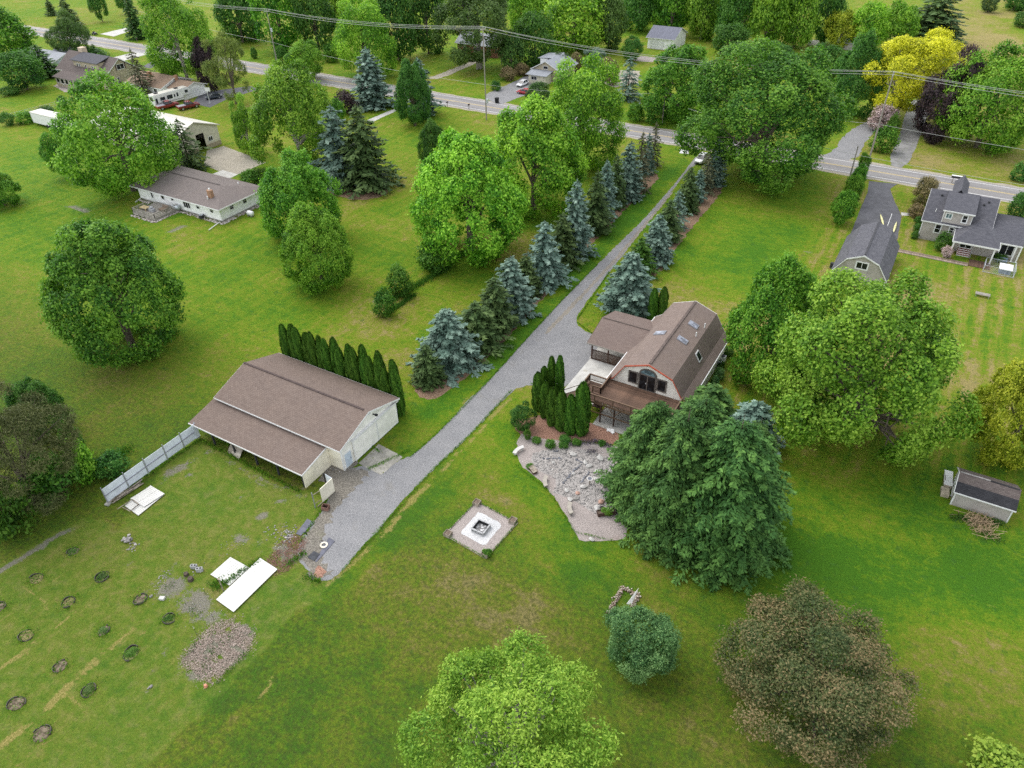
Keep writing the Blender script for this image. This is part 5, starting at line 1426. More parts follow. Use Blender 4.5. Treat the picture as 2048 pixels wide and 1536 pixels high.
LEAF = {
 'maple':  leaf_mat('maple_leaves', (0.022, 0.088, 0.009), (0.068, 0.205, 0.014), (0.185, 0.37, 0.034)),
 'maple2': leaf_mat('maple_leaves_light', (0.034, 0.11, 0.01), (0.108, 0.262, 0.016), (0.26, 0.44, 0.044)),
 'linden': leaf_mat('linden_leaves', (0.034, 0.122, 0.009), (0.118, 0.3, 0.017), (0.33, 0.56, 0.05)),
 'oak':    leaf_mat('dark_leaves', (0.016, 0.066, 0.012), (0.046, 0.142, 0.02), (0.11, 0.24, 0.038)),
 'maple3': leaf_mat('maple_leaves_deep', (.022, .078, .009), (.066, .170, .015), (.180, .320, .034)),
 'lime':   leaf_mat('lime_feather_leaves', (.062, .150, .013), (.155, .285, .024), (.320, .450, .060), .3),
 'ash':    leaf_mat('ash_leaves', (0.04, 0.124, 0.01), (0.128, 0.29, 0.02), (0.3, 0.48, 0.055)),
 'willow': leaf_mat('willow_leaves', (0.034, 0.084, 0.019), (0.073, 0.148, 0.029), (0.129, 0.219, 0.053), .3),
 'yellow': leaf_mat('golden_leaves', (.20, .24, .010), (.52, .52, .018), (.82, .77, .045), .3),
 'yelgrn': leaf_mat('yellow_green_leaves', (.10, .165, .010), (.26, .34, .018), (.50, .54, .050), .3),
 'purple': leaf_mat('purple_leaves', (.014, .010, .013), (.030, .020, .024), (.060, .036, .038), .12),
 'bronze': leaf_mat('bronze_leaves', (.026, .062, .016), (.092, .122, .038), (.245, .188, .085), .2),
 'lilac':  leaf_mat('lilac_leaves', (.028, .092, .030), (.085, .195, .060), (.200, .340, .120)),
 'bluesp': leaf_mat('blue_spruce_needles', (.040, .082, .058), (.105, .178, .134), (.265, .365, .290), .08, .7),
 'grnsp':  leaf_mat('green_spruce_needles', (.020, .048, .013), (.052, .098, .026), (.118, .180, .052), .08, .7),
 'brnsp':  leaf_mat('thin_spruce_needles', (.055, .058, .030), (.105, .110, .056), (.170, .180, .095), .08, .7),
 'norway': leaf_mat('norway_spruce_needles', (.014, .048, .010), (.042, .108, .021), (.125, .240, .048), .1, .7),
 'pine':   leaf_mat('pine_needles', (.036, .050, .016), (.080, .096, .030), (.140, .145, .055), .1, .7),
 'pineyel':leaf_mat('yellow_pine_needles', (.050, .088, .016), (.120, .170, .030), (.230, .270, .060), .1, .7),
 'arbor':  leaf_mat('arborvitae_sprays', (.018, .060, .005), (.046, .128, .010), (.110, .225, .020), .12, .7),
 'shrub':  leaf_mat('bright_shrub_leaves', (0.026, 0.090, 0.011), (0.058, 0.163, 0.017), (0.120, 0.250, 0.032)),
 'rust':   leaf_mat('rust_shrub_leaves', (.070, .072, .030), (.170, .145, .060), (.290, .220, .110), .15),
 'pink':   leaf_mat('pink_blossom', (.16, .13, .11), (.40, .29, .29), (.66, .52, .52), .2),
 'lavender': leaf_mat('lavender_flowers', (.06, .09, .05), (.17, .15, .19), (.34, .27, .38), .15),
}
PROTO = {}
def reg(k, fn): PROTO[k] = fn
def deciduous_set(key, seeds, bark_m=None, nlimb=9, **kw):
    L = []
    for s in seeds:
        me, C, rad = crown('crown', s, **kw)
        L.append((me, limbs_mesh('limbs', C, s, nlimb)))
    PROTO[key] = L
# near trees get their own meshes and finer leaves
deciduous_set('lime_near', [11], nl=48, spr=7000, lpv=8, leaf=.038, lobe=.215, shell=.78, jit=.65, aspect=.42, irr=.15, hang=.6, zmin=-1.02, core=.10, nlimb=16)
deciduous_set('crab_near', [12], nl=64, spr=7000, lpv=8, leaf=.036, lobe=.165, shell=.82, jit=.7, aspect=.42, irr=.10, tuft=1.2, zmin=-1.02, nlimb=16)
deciduous_set('lilac_near', [13], nl=26, spr=3000, lpv=8, leaf=.05, lobe=.24, shell=.74, jit=.5, aspect=.6, zmin=-1.02, irr=.13)
deciduous_set('maple_near', [14], nl=48, spr=7000, lpv=8, leaf=.036, lobe=.205, shell=.77, jit=.5, aspect=.6, irr=.15, zmin=-1.02, nlimb=18, core=.07)
deciduous_set('round_near', [15, 16, 20], nl=110, spr=5200, lpv=8, leaf=.044, lobe=.15, shell=.86, jit=.5, aspect=.7, irr=.045, egg=.2, core=.2, zmin=-1.02)
deciduous_set('round_mid', [17, 18, 19], nl=64, spr=4000, lpv=7, leaf=.050, lobe=.185, shell=.82, jit=.5, egg=.16, aspect=.7, irr=.08)
deciduous_set('open_mid', [21, 22, 23, 24], nl=40, spr=3800, lpv=7, leaf=.050, lobe=.22, shell=.77, jit=.5, aspect=.6, irr=.16, core=.06, hang=.25)
deciduous_set('far', [31, 32, 33, 34, 35], nl=22, spr=1200, lpv=6, leaf=.09, lobe=.30, shell=.68, jit=.6, aspect=.7, irr=.14)
deciduous_set('shrub', [41, 42, 43], nl=12, spr=420, lpv=6, leaf=.15, lobe=.36, shell=.60, jit=.6, aspect=.6, zmin=-1.02, nlimb=5)
deciduous_set('pine', [51, 52], nl=30, spr=1500, lpv=9, leaf=.10, lobe=.24, shell=.74, jit=1.0, aspect=.16, irr=.18, squash=.55, up=.8, tuft=.5, core=.1)
deciduous_set('pine_near', [53], nl=46, spr=4600, lpv=9, leaf=.055, lobe=.2, shell=.78, jit=1.0, aspect=.2, irr=.13, squash=.6, up=.8, tuft=.6)
PROTO['blue'] = [spruce('crown', s, .30, 24, 10, 8, .036, aspect=.42, droop=dr, jag=jg, shape=sh, bare=br) for s, dr, jg, sh, br in ((61, .12, .16, .62, .02), (62, .2, .24, .7, .04), (63, .08, .2, .58, .02), (69, .26, .28, .66, .06))]
PROTO['green'] = [spruce('crown', s, .30, 24, 10, 8, .036, aspect=.34, droop=dr, jag=jg, shape=sh) for s, dr, jg, sh in ((64, .24, .18, .62), (65, .16, .26, .7), (75, .3, .22, .58))]
PROTO['thin'] = [spruce('crown', s, .26, 19, 6, 6, .038, aspect=.30, droop=.34, jag=.3) for s in (66, 67)]
PROTO['blue_near'] = [spruce('crown', s, .34, 24, 12, 13, .030, aspect=.42, droop=.14, layers=4) for s in (68,)]
PROTO['norway'] = [spruce('crown', s, .46, 28, 17, 22, .019, aspect=.34, droop=dr, layers=6, tip=.36, jag=.12, shape=.42) for s, dr in ((71, .30), (72, .38))]
PROTO['column'] = [column('crown', s) for s in (81, 82, 83, 84)]
TRUNKS = [trunk_mesh('trunk', s) for s in (1, 2, 3)]

_cnt = {}
def broad(name, fit, proto, leaf, label, cat='tree', group=None, bk=None, tr=.055, trunk=True):
    x, y, r, h, zb = fit
    i = _cnt.get(proto, 0); _cnt[proto] = i+1
    me, lm = PROTO[proto][i % len(PROTO[proto])]
    zc = zb+h
    t = thing(name, label, cat, (x, y, 0), group)
    a = (i*2.399+x*.7) % 6.283
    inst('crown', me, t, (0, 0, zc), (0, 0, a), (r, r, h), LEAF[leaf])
    if trunk:
        inst('limbs', lm, t, (0, 0, zc), (0, 0, a), (r, r, h), bk or m_bark)
        rt = max(.1, r*tr)
        inst('trunk', TRUNKS[i % 3], t, (0, 0, -.05), (0, 0, a), (rt, rt, max(zc*.98, zb+.4)), bk or m_bark)
    return t
def conifer(name, fit, proto, leaf, label, group=None, k=1.0, cat='tree'):
    x, y, r, h = fit
    i = _cnt.get(proto, 0); _cnt[proto] = i+1
    me = PROTO[proto][i % len(PROTO[proto])]
    t = thing(name, label, cat, (x, y, 0), group)
    rat = {'blue': .30, 'green': .30, 'thin': .26, 'blue_near': .34, 'norway': .46}[proto]
    s = r/rat/h*(1.14 if proto in ('blue', 'green', 'thin') else 1.0)
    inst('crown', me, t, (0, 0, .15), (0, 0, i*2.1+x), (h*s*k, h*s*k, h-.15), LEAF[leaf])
    inst('trunk', TRUNKS[i % 3], t, (0, 0, -.05), (0, 0, i), (h*.014+.04, h*.014+.04, h*.8), m_barkd)
    return t
def arbor(x, y, r, h, label, group, rz=None):
    i = _cnt.get('col', 0); _cnt['col'] = i+1
    t = thing('arborvitae', label, 'evergreen', (x, y, 0), group)
    inst('crown', PROTO['column'][i % 4], t, (0, 0, .05), (0, 0, i*1.7), (r, r, h), LEAF['arbor'])
    inst('trunk', TRUNKS[i % 3], t, (0, 0, -.05), (0, 0, i), (.08, .08, h*.8), m_barkd)
    return t

# ------------------------------------------------------------------ trees near the camera
broad('honey_locust', (-13.86,22.18,6.96,5.74,0.9), 'lime_near', 'lime', 'large feathery lime green tree nearest the camera below the fire pit', bk=m_barkp)
broad('crabapple_tree', (3.83,39.61,7.26,4.3,0.2), 'crab_near', 'bronze', 'wide bronze leaved crabapple tree on the near right lawn', bk=m_barkd)
broad('lilac_bush', (-9.52,36.32,3.39,2.74,0.05), 'lilac_near', 'lilac', 'rounded grey green bush beside the stone raised bed', 'bush', trunk=False)
broad('silver_maple', (0.99,75.59,10.72,9.67,0.8), 'maple_near', 'ash', 'large bright green tree in front of the grey gambrel garage')
broad('dark_maple', (-10.72,83.25,6.02,8.17,0.4), 'round_mid', 'maple', 'darker green tree tucked behind the large bright tree right of the house')
broad('golden_tree', (16.73,80.28,4.9,7.13,0.6), 'round_near', 'yelgrn', 'yellow green tree at the right margin above the garden shed')
broad('round_maple', (-91.59,46.8,8.5,9.12,0.25), 'round_near', 'maple3', 'large round dark maple alone on the left lawn')
broad('pine_tree', (-74.1,21.37,6.14,7.9,0.4), 'pine_near', 'pine', 'broad brownish green pine at the left margin beyond the white fence')
broad('dark_bush', (-83.97,29.12,3.2,3.91,0.2), 'round_mid', 'oak', 'dark green tree standing behind the brownish pine at left', tr=.04)
broad('young_tree', (18.18,40.36,2.62,1.27,0.1), 'shrub', 'lime', 'pale green bush at the bottom right corner of the lawn', 'bush')
for fit, lf, lab in (((-71.96,18.01,2.57,3.51,0.0), 'shrub', 'bright green bush at the foot of the pine beside the mown plot'), ((-73.11,23.18,2.99,2.99,0.0), 'shrub', 'leafy undergrowth bush between the pine and the white fence'),
                     ((-73.14,26.6,1.97,2.57,0.0), 'maple2', 'light green bush at the end of the thicket by the white fence'), ((-70.91,28.82,1.85,1.39,0.0), 'oak', 'low dark bush behind the white fence'),
                     ((-76.59,28.18,1.3,2.65,0.0), 'oak', 'dark upright bush at the right edge of the pine')):
    broad('thicket_bush', fit, 'shrub', lf, lab, 'bush', 'thicket along the left boundary', trunk=False)
# the tall spruce clump in front of the house deck
gN = 'tall green spruces in front of the house deck'
conifer('norway_spruce', (-7.76,52.61,6.68,15.84), 'norway', 'norway', 'largest dark green spruce of the clump, nearest the camera', gN)
conifer('norway_spruce', (-16.21,54.43,5.15,13.59), 'norway', 'norway', 'left dark green spruce of the clump, beside the gravel garden', gN)
conifer('norway_spruce', (-12.38,51.79,5.32,15.33), 'norway', 'norway', 'front left spruce filling the clump toward the fire pit', gN)
conifer('norway_spruce', (-6.87,57.66,4.25,12.51), 'norway', 'norway', 'right dark green spruce of the clump, toward the large lawn', gN)
conifer('norway_spruce', (-12.89,60.28,5.61,10.93), 'norway', 'norway', 'middle spruce of the clump, reaching up to the deck boards', gN)
conifer('blue_spruce', (-14.25,69.68,3.35,6.26), 'blue', 'norway', 'slim spruce top beside the right eave of the house', gN)
conifer('blue_spruce', (-9.03,68.49,3.24,6.66), 'blue', 'bluesp', 'bluish spruce at the right rear of the dark clump', gN)

# clipped evergreens round the house and barn
gA = 'clipped arborvitae columns by the house deck'
ords = ['first', 'second', 'third', 'fourth', 'fifth', 'sixth', 'seventh', 'eighth', 'ninth', 'tenth', 'eleventh', 'twelfth', 'thirteenth', 'fourteenth', 'fifteenth', 'sixteenth', 'seventeenth', 'eighteenth', 'nineteenth', 'twentieth', 'twenty-first', 'twenty-second', 'twenty-third', 'twenty-fourth']
for k, ((x, y), h, r) in enumerate((((-33.86,62.58), 5.56, .75), ((-32.44,61.79), 5.01, .72), ((-30.91,60.88), 5.43, .78), ((-29.57,60.55), 5.63, .75), ((-28.28,60.42), 5.68, .74), ((-27.12,61.07), 7.43, .95))):
    arbor(x, y, r, h, '%s clipped evergreen column from the drive in the front row by the deck' % ords[k], gA)
for k, ((x, y), h) in enumerate((((-34.06,64.55), 5.14), ((-33.28,64.98), 6.65), ((-32.1,64.93), 7.15))):
    arbor(x, y, .6, h, '%s tall evergreen column from the drive in the back row by the slab' % ords[k], gA)
for k, ((x, y), h) in enumerate((((-29.13,89.06), 5.19), ((-27.91,89.73), 5.41))):
    arbor(x, y, .7, h, ('slim evergreen column behind the open wing of the house, beside the blue spruce', 'slim evergreen column against the rear left roof of the house')[k], 'evergreen columns behind the house')
for k in range(24):
    x = -66.8+k*.795+random.uniform(-.08, .08)
    y = 53.35+(.8 if k % 3 == 1 else 0)+random.uniform(-.12, .12)
    arbor(x, y, random.uniform(.54, .76), random.uniform(6.3, 7.6)+.6*math.sin(PI*k/23), '%s evergreen from the left in the tall hedge behind the white barn' % ords[k], 'evergreen hedge behind the barn')

# spruce row left of the drive
gL = 'spruce row left of the gravel drive'
rowL = [('blue_near', 'bluesp', (-49.37,65.71,4.2,8.56), 'blue'), ('green', 'grnsp', (-49.29,60.62,2.06,5.89), 'green'), ('green', 'grnsp', (-48.18,70.9,3.27,7.28), 'green'), ('green', 'grnsp', (-48.05,75.77,2.86,8.62), 'green'),
        ('blue', 'bluesp', (-48.21,80.55,3.02,9.49), 'blue'), ('green', 'grnsp', (-49.26,86.89,2.44,6.6), 'green'), ('blue', 'bluesp', (-48.66,91.76,2.99,10.38), 'blue'), ('green', 'grnsp', (-48.86,98.35,2.69,9.29), 'green'),
        ('blue', 'bluesp', (-48.36,102.26,2.74,13.56), 'blue'), ('green', 'grnsp', (-49.05,112.0,2.72,11.34), 'green'), ('blue', 'bluesp', (-50.1,118.21,2.34,11.23), 'blue'), ('green', 'grnsp', (-50.68,124.12,2.22,10.16), 'green'), ('blue', 'bluesp', (-50.04,128.74,2.57,11.15), 'blue'),
        ('thin', 'brnsp', (-49.54,133.42,2.22,11.8), 'thin'), ('blue', 'bluesp', (-51.66,142.97,1.38,8.46), 'blue'), ('thin', 'brnsp', (-52.07,147.71,1.51,9.28), 'thin')]
nmap = {'blue': 'silvery blue', 'green': 'dark green', 'thin': 'thin brownish'}
for k, (pr, lf, fit, c) in enumerate(rowL):
    conifer('%s_spruce' % c, fit, pr, lf, '%s spruce, %s from the barn in the row left of the drive' % (nmap[c], ords[k]), gL)
gR = 'spruce row right of the gravel drive'
rowR = [('blue_near', 'bluesp', (-33.47,90.43,4.26,9.58), 'blue'), ('green', 'shrub', (-36.11,101.0,2.25,6.74), 'green'), ('blue', 'bluesp', (-35.53,106.82,2.61,8.51), 'blue'), ('green', 'grnsp', (-36.55,114.95,2.3,7.54), 'green'), ('thin', 'bluesp', (-37.1,120.75,2.01,7.13), 'blue'),
        ('green', 'grnsp', (-37.71,128.37,2.19,8.63), 'green'), ('blue', 'bluesp', (-37.46,133.7,1.56,6.62), 'blue'), ('thin', 'brnsp', (-37.64,138.75,1.8,7.82), 'thin'), ('blue', 'bluesp', (-37.13,143.23,2.04,9.17), 'blue')]
for k, (pr, lf, fit, c) in enumerate(rowR):
    conifer('%s_spruce' % c, fit, pr, lf, '%s spruce, %s from the house in the row right of the drive' % (nmap[c] if lf != 'shrub' else 'bright green young', ords[k]), gR)

# middle distance, left of the drive
gM = 'large lindens left of the drive'
broad('linden_tree', (-64.2,94.14,9.53,9.91,0.4), 'round_near', 'linden', 'nearest and largest bright linden left of the spruce row', group=gM)
broad('linden_tree', (-63.75,115.7,9.45,9.86,0.4), 'round_mid', 'linden', 'middle bright linden between the nearest linden and the road', group=gM)
broad('linden_tree', (-66.06,140.05,9.27,10.12,0.4), 'open_mid', 'linden', 'farthest bright linden standing at the road', group=gM)
broad('maple_tree', (-93.66,84.95,7.1,7.56,0.3), 'round_mid', 'maple', 'dense dark maple at the right end of the ranch house', group='maples by the ranch house')
broad('maple_tree', (-79.59,73.54,5.48,6.56,0.3), 'round_near', 'maple2', 'slightly lighter maple just below the dark maple by the ranch house', group='maples by the ranch house')
broad('birch_tree', (-118.08,110.01,8.62,10.31,0.8), 'open_mid', 'ash', 'tall loose light green tree behind the concrete apron', bk=m_barkp)
broad('birch_tree', (-136.05,112.27,3.48,6.06,0.8), 'open_mid', 'ash', 'small loose tree with pale bark right of the cream pole barn', bk=m_barkp)
broad('big_maple', (-141.8,85.14,11.29,10.37,0.8), 'open_mid', 'maple2', 'big maple standing over the cream pole barn')
broad('young_maple', (-161.5,83.69,3.63,4.26,1.2), 'open_mid', 'maple', 'small maple on the lawn left of the big maple')
conifer('pine_spruce', (-141.32,99.38,3.65,10.81), 'thin', 'grnsp', 'slender spruce in front of the cream pole barn doorway')
conifer('blue_spruce', (-106.84,109.83,4.55,15.29), 'blue', 'bluesp', 'tall silvery blue spruce beside a dark spruce near the ranch apron')
conifer('green_spruce', (-100.13,110.07,5.2,16.42), 'green', 'grnsp', 'tall dark spruce to the right of the tall silvery spruce')
conifer('blue_spruce', (-134.28,154.19,4.84,14.8), 'blue', 'bluesp', 'large blue spruce on the near verge of the road')
conifer('blue_spruce', (-117.51,153.62,4.01,14.12), 'blue', 'bluesp', 'blue spruce half hidden behind a green tree at the verge')
broad('green_tree', (-114.1,145.89,4.56,7.26,0.6), 'round_mid', 'oak', 'dark green tree in front of the half hidden blue spruce')
broad('green_tree', (-93.01,124.14,3.41,4.93,0.3), 'round_mid', 'oak', 'small dark green tree above the nearest linden')
broad('purple_bush', (-137.02,146.52,3.46,2.68,0.0), 'shrub', 'purple', 'purple leaved bush left of the large blue spruce', 'bush', trunk=False)
broad('green_bush', (-134.66,140.48,2.22,2.56,0.0), 'shrub', 'maple', 'green bush in front of the purple leaved bush', 'bush', trunk=False)
broad('light_tree', (-168.16,165.79,5.88,4.95,0.6), 'open_mid', 'ash', 'light green tree at the far side of the road bend')
broad('boundary_bush', (-66.44,86.45,3.09,2.56,0.0), 'shrub', 'shrub', 'spreading bush at the foot of the nearest linden', 'bush', trunk=False)
broad('boundary_bush', (-66.63,77.28,2.19,2.39,0.0), 'shrub', 'shrub', 'bright sapling bush in the middle of the unmown strip', 'bush', trunk=False)
broad('boundary_bush', (-64.89,71.33,1.76,2.2,0.0), 'shrub', 'shrub', 'bright bush at the near end of the unmown strip', 'bush', trunk=False)
broad('dark_tree', (-158.74,67.61,3.92,3.15,0.3), 'round_mid', 'maple', 'dark round tree cut by the left margin above the round maple')
broad('spirea_hedge', (-121.2,97.99,2.18,1.76,0.0), 'shrub', 'shrub', 'low light green hedge bush beside the concrete apron', 'bush', trunk=False)
broad('spirea_hedge', (-120.07,100.17,2.35,1.75,0.0), 'shrub', 'shrub', 'low hedge bush between the apron and the dark maple', 'bush', trunk=False)
# upper left
broad('shade_tree', (-276.09,140.44,8.97,7.36,0.8), 'far', 'maple', 'dark tree above the small tree in the upper left corner')
broad('shade_tree', (-237.28,120.71,6.33,4.81,0.8), 'far', 'oak', 'dark tree in front of the grey roofed house')
conifer('dark_spruce', (-245.86,132.04,4.51,9.27), 'green', 'norway', 'dark spruce between the grey roofed and tan houses')
broad('pale_tree', (-254.83,149.09,6.51,7.01,0.8), 'open_mid', 'willow', 'loose pale green tree between the road and the tan house')
broad('yard_bush', (-250.93,151.59,5.78,1.98,0.0), 'shrub', 'shrub', 'row of bright bushes behind the tan house', 'bush', trunk=False)
conifer('dark_spruce', (-309.62,183.26,3.95,9.66), 'green', 'grnsp', 'dark conifer beyond the road in the far left field')
conifer('dark_spruce', (-337.76,193.64,2.1,6.31), 'green', 'grnsp', 'narrow dark conifer left of the larger one in the far field')
broad('field_tree', (-306.11,194.79,3.39,5.21,1.5), 'far', 'oak', 'dark small tree alone in the far left field')
broad('field_tree', (-309.5,209.13,3.52,4.99,1.5), 'far', 'oak', 'dark tree top at the upper margin of the far field')
conifer('dark_spruce', (-265.05,180.61,3.67,13.69), 'green', 'norway', 'tall dark conifer beside the big roadside maple')
broad('roadside_maple', (-197.97,146.65,10.14,11.32,3.0), 'open_mid', 'maple2', 'big roadside maple with a pale trunk in the upper left', bk=m_barkp, tr=.045)
broad('purple_maple', (-185.75,144.55,3.39,6.25,1.0), 'far', 'purple', 'dark purple tree beside the roadside maple')
broad('yellow_pine', (-169.35,138.72,5.98,7.92,2.0), 'pine', 'pineyel', 'loose yellow green pine beside the purple tree')
conifer('grey_spruce', (-198.53,131.69,3.41,12.56), 'thin', 'brnsp', 'thin grey green spruce in front of the white ranch garage')
conifer('grey_spruce', (-212.21,134.3,1.03,2.24), 'thin', 'brnsp', 'tiny spruce left of the white ranch garage')
broad('garden_bush', (-208.72,98.48,1.93,1.59,0.0), 'shrub', 'oak', 'dark garden bush at the left end of the wire fence line', 'bush', 'bushes along the left garden fence', trunk=False)
broad('garden_bush', (-206.24,101.73,2.46,1.48,0.0), 'shrub', 'maple', 'garden bush in the middle of the wire fence line', 'bush', 'bushes along the left garden fence', trunk=False)
broad('garden_bush', (-207.47,107.9,2.79,1.19,0.0), 'shrub', 'shrub', 'garden bush at the right end of the wire fence line', 'bush', 'bushes along the left garden fence', trunk=False)
broad('garden_bush', (-235.97,115.19,2.89,1.17,0.0), 'shrub', 'oak', 'low dark shrub bed left of the red parasol', 'bush', trunk=False)
broad('garden_bush', (-214.59,116.92,1.39,0.95,0.0), 'shrub', 'oak', 'small dark shrub below the tan house patio', 'bush', trunk=False)
# across the road, middle
broad('field_tree', (-155.28,177.31,9.4,9.93,0.5), 'open_mid', 'linden', 'wide pale green tree across the road in front of the wood')
broad('roadside_bush', (-176.59,186.37,2.96,2.88,0.0), 'shrub', 'maple', 'dark bush left of the wide pale tree', 'bush', trunk=False)
broad('roadside_bush', (-188.05,175.1,2.14,2.79,0.0), 'shrub', 'oak', 'grey green bush on the far verge near a utility pole', 'bush', trunk=False)
broad('roadside_bush', (-203.18,178.08,1.23,1.66,0.0), 'shrub', 'oak', 'small round bush on the far verge', 'bush', trunk=False)
broad('great_willow', (-129.02,199.46,12.35,9.72,3.2), 'open_mid', 'willow', 'great pale willow with a thick trunk across the road', bk=m_barkp, tr=.075)
broad('cedar_tree', (-118.83,201.8,3.75,5.47,0.2), 'far', 'norway', 'dense dark cedar right of the great willow')
broad('dark_tree', (-114.94,209.36,6.07,7.33,0.3), 'far', 'oak', 'dark tree behind the small blue roofed house')
broad('round_shrub', (-112.57,181.98,1.69,1.23,0.0), 'shrub', 'oak', 'round green shrub on the lawn across the road', 'bush', trunk=False)
broad('rust_shrub', (-114.45,192.57,2.56,1.77,0.0), 'shrub', 'rust', 'near rust coloured shrub along the gravel parking', 'bush', 'rust coloured shrub row', trunk=False)
broad('rust_shrub', (-113.68,199.04,2.38,1.66,0.0), 'shrub', 'rust', 'far rust coloured shrub toward the small house', 'bush', 'rust coloured shrub row', trunk=False)
broad('yard_tree', (-95.48,175.59,3.18,2.82,0.0), 'far', 'norway', 'dark bush tree beside the red car')
broad('grey_pine', (-103.63,204.79,2.67,2.9,0.4), 'pine', 'grnsp', 'dark pine right of the small blue roofed house')
broad('brown_shrub', (-100.77,209.04,2.39,2.63,0.2), 'far', 'rust', 'brownish small tree right of the dark pine')
broad('grey_pine', (-95.48,210.78,3.93,3.31,0.4), 'pine', 'bluesp', 'pale grey pine in the yard across the road')
broad('brown_shrub', (-86.29,201.26,2.83,3.2,0.4), 'far', 'rust', 'brownish shrub right of the pale grey pine')
conifer('blue_spruce', (-75.77,189.77,3.1,10.94), 'thin', 'bluesp', 'thin blue spruce with bare lower twigs across the road')
broad('apple_tree', (-91.08,228.6,3.27,3.35,0.4), 'far', 'oak', 'small round tree left of the white garage')
broad('roadside_maple', (-58.5,180.43,9.5,8.19,0.4), 'round_mid', 'maple', 'dense maple across the road in front of the white garage')
broad('verge_bush', (-67.09,174.12,2.29,2.09,0.0), 'shrub', 'maple', 'bush under the dense maple on the far verge', 'bush', trunk=False)
broad('verge_bush', (-61.11,179.79,1.81,1.75,0.0), 'shrub', 'shrub', 'bush at the foot of the short utility pole', 'bush', trunk=False)
broad('great_maple', (-30.41,149.83,15.8,11.67,1.6), 'maple_near', 'maple3', 'great spreading tree standing right of the drive entrance', tr=.05)
broad('verge_bush', (-31.21,150.7,2.72,2.25,0.0), 'shrub', 'oak', 'dark bush under the great spreading tree', 'bush', trunk=False)
broad('round_tree', (-65.84,247.74,5.65,4.5,0.4), 'far', 'oak', 'olive green tree left of the far bare yard')
broad('round_tree', (-49.67,236.02,7.07,3.67,0.5), 'round_mid', 'oak', 'dark round tree behind the great spreading tree')
broad('round_tree', (-33.75,232.59,5.21,4.39,0.5), 'far', 'oak', 'dark tree in front of the pale roofed far shed')
broad('dark_maple', (-21.29,202.96,6.19,9.05,0.6), 'round_mid', 'oak', 'tall dark tree left of the golden tree')
broad('golden_locust', (-11.0,204.82,11.52,8.11,3.0), 'maple_near', 'yellow', 'brilliant golden yellow tree beside the old drive', bk=m_barkp, tr=.045)
broad('purple_maple', (0.19,193.59,7.1,9.2,0.6), 'open_mid', 'purple', 'deep purple tree right of the old drive')
broad('roadside_tree', (7.45,191.26,10.3,10.07,0.8), 'open_mid', 'maple2', 'broad green tree at the right margin across the road')
broad('magnolia_bush', (-12.72,192.8,3.28,2.83,0.2), 'far', 'pink', 'pale pink flowering bush at the fork of the two drives', 'bush')
broad('verge_bush', (-10.48,179.48,2.92,2.74,0.0), 'shrub', 'maple', 'green bush below the pale pink bush', 'bush', trunk=False)
broad('verge_bush', (-10.05,189.38,1.43,2.66,0.0), 'shrub', 'shrub', 'bright bush right of the pale pink bush', 'bush', trunk=False)
conifer('dark_spruce', (-12.64,295.07,9.14,16.82), 'green', 'grnsp', 'huge dark spruce behind the golden yellow tree')
broad('pine_tree', (-18.22,291.98,3.96,3.27,0.4), 'pine', 'grnsp', 'grey green pine in front of the huge dark spruce')
for k, (fit, lab) in enumerate((((-11.84,161.63,1.23,2.45,0.1), 'columnar tree nearest the road beside the asphalt drive'), ((-11.64,154.1,1.58,2.45,0.1), 'second columnar tree from the road beside the asphalt drive'), ((-11.39,146.01,1.75,2.76,0.1), 'third columnar tree from the road beside the asphalt drive'), ((-11.21,136.21,2.29,3.01,0.1), 'columnar tree nearest the grey gambrel garage'))):
    broad('columnar_tree', fit, 'far', 'maple', lab, group='columnar trees along the asphalt drive')
broad('roadside_bush', (0.62,152.8,2.27,2.48,0.1), 'far', 'rust', 'brownish bush by the left front of the grey house', 'bush')
broad('maroon_bush', (0.25,146.01,1.57,1.13,0.0), 'shrub', 'rust', 'clipped reddish bush at the left wall of the grey house', 'bush', trunk=False)
for k, fit in enumerate(((0.98,142.32,0.86,0.75,0.0), (1.09,139.3,0.76,0.7,0.0), (1.1,136.13,0.7,0.65,0.0))):
    broad('clipped_shrub', fit, 'shrub', 'oak', '%s dark clipped shrub from the road along the grey house wall' % ords[k], 'bush', 'clipped shrubs along the grey house', trunk=False)
broad('hydrangea', (5.58,133.72,1.48,1.53,0.0), 'shrub', 'shrub', 'bright green shrub below the small window of the grey house', 'bush', trunk=False)
broad('lilac_bush', (6.52,130.98,0.88,0.97,0.0), 'shrub', 'pink', 'mauve flowering shrub beside the porch column', 'bush', trunk=False)
broad('yew_bush', (16.26,173.88,1.96,1.85,0.0), 'shrub', 'oak', 'dark bush at the right margin across the road', 'bush', trunk=False)
broad('yard_tree', (16.36,148.82,2.42,3.16,0.3), 'far', 'oak', 'dark tree at the right margin behind the grey house')
broad('kennel_shrub', (14.26,134.03,1.24,0.55,0.0), 'shrub', 'shrub', 'low green shrub under the sliding window of the grey house', 'bush', trunk=False)
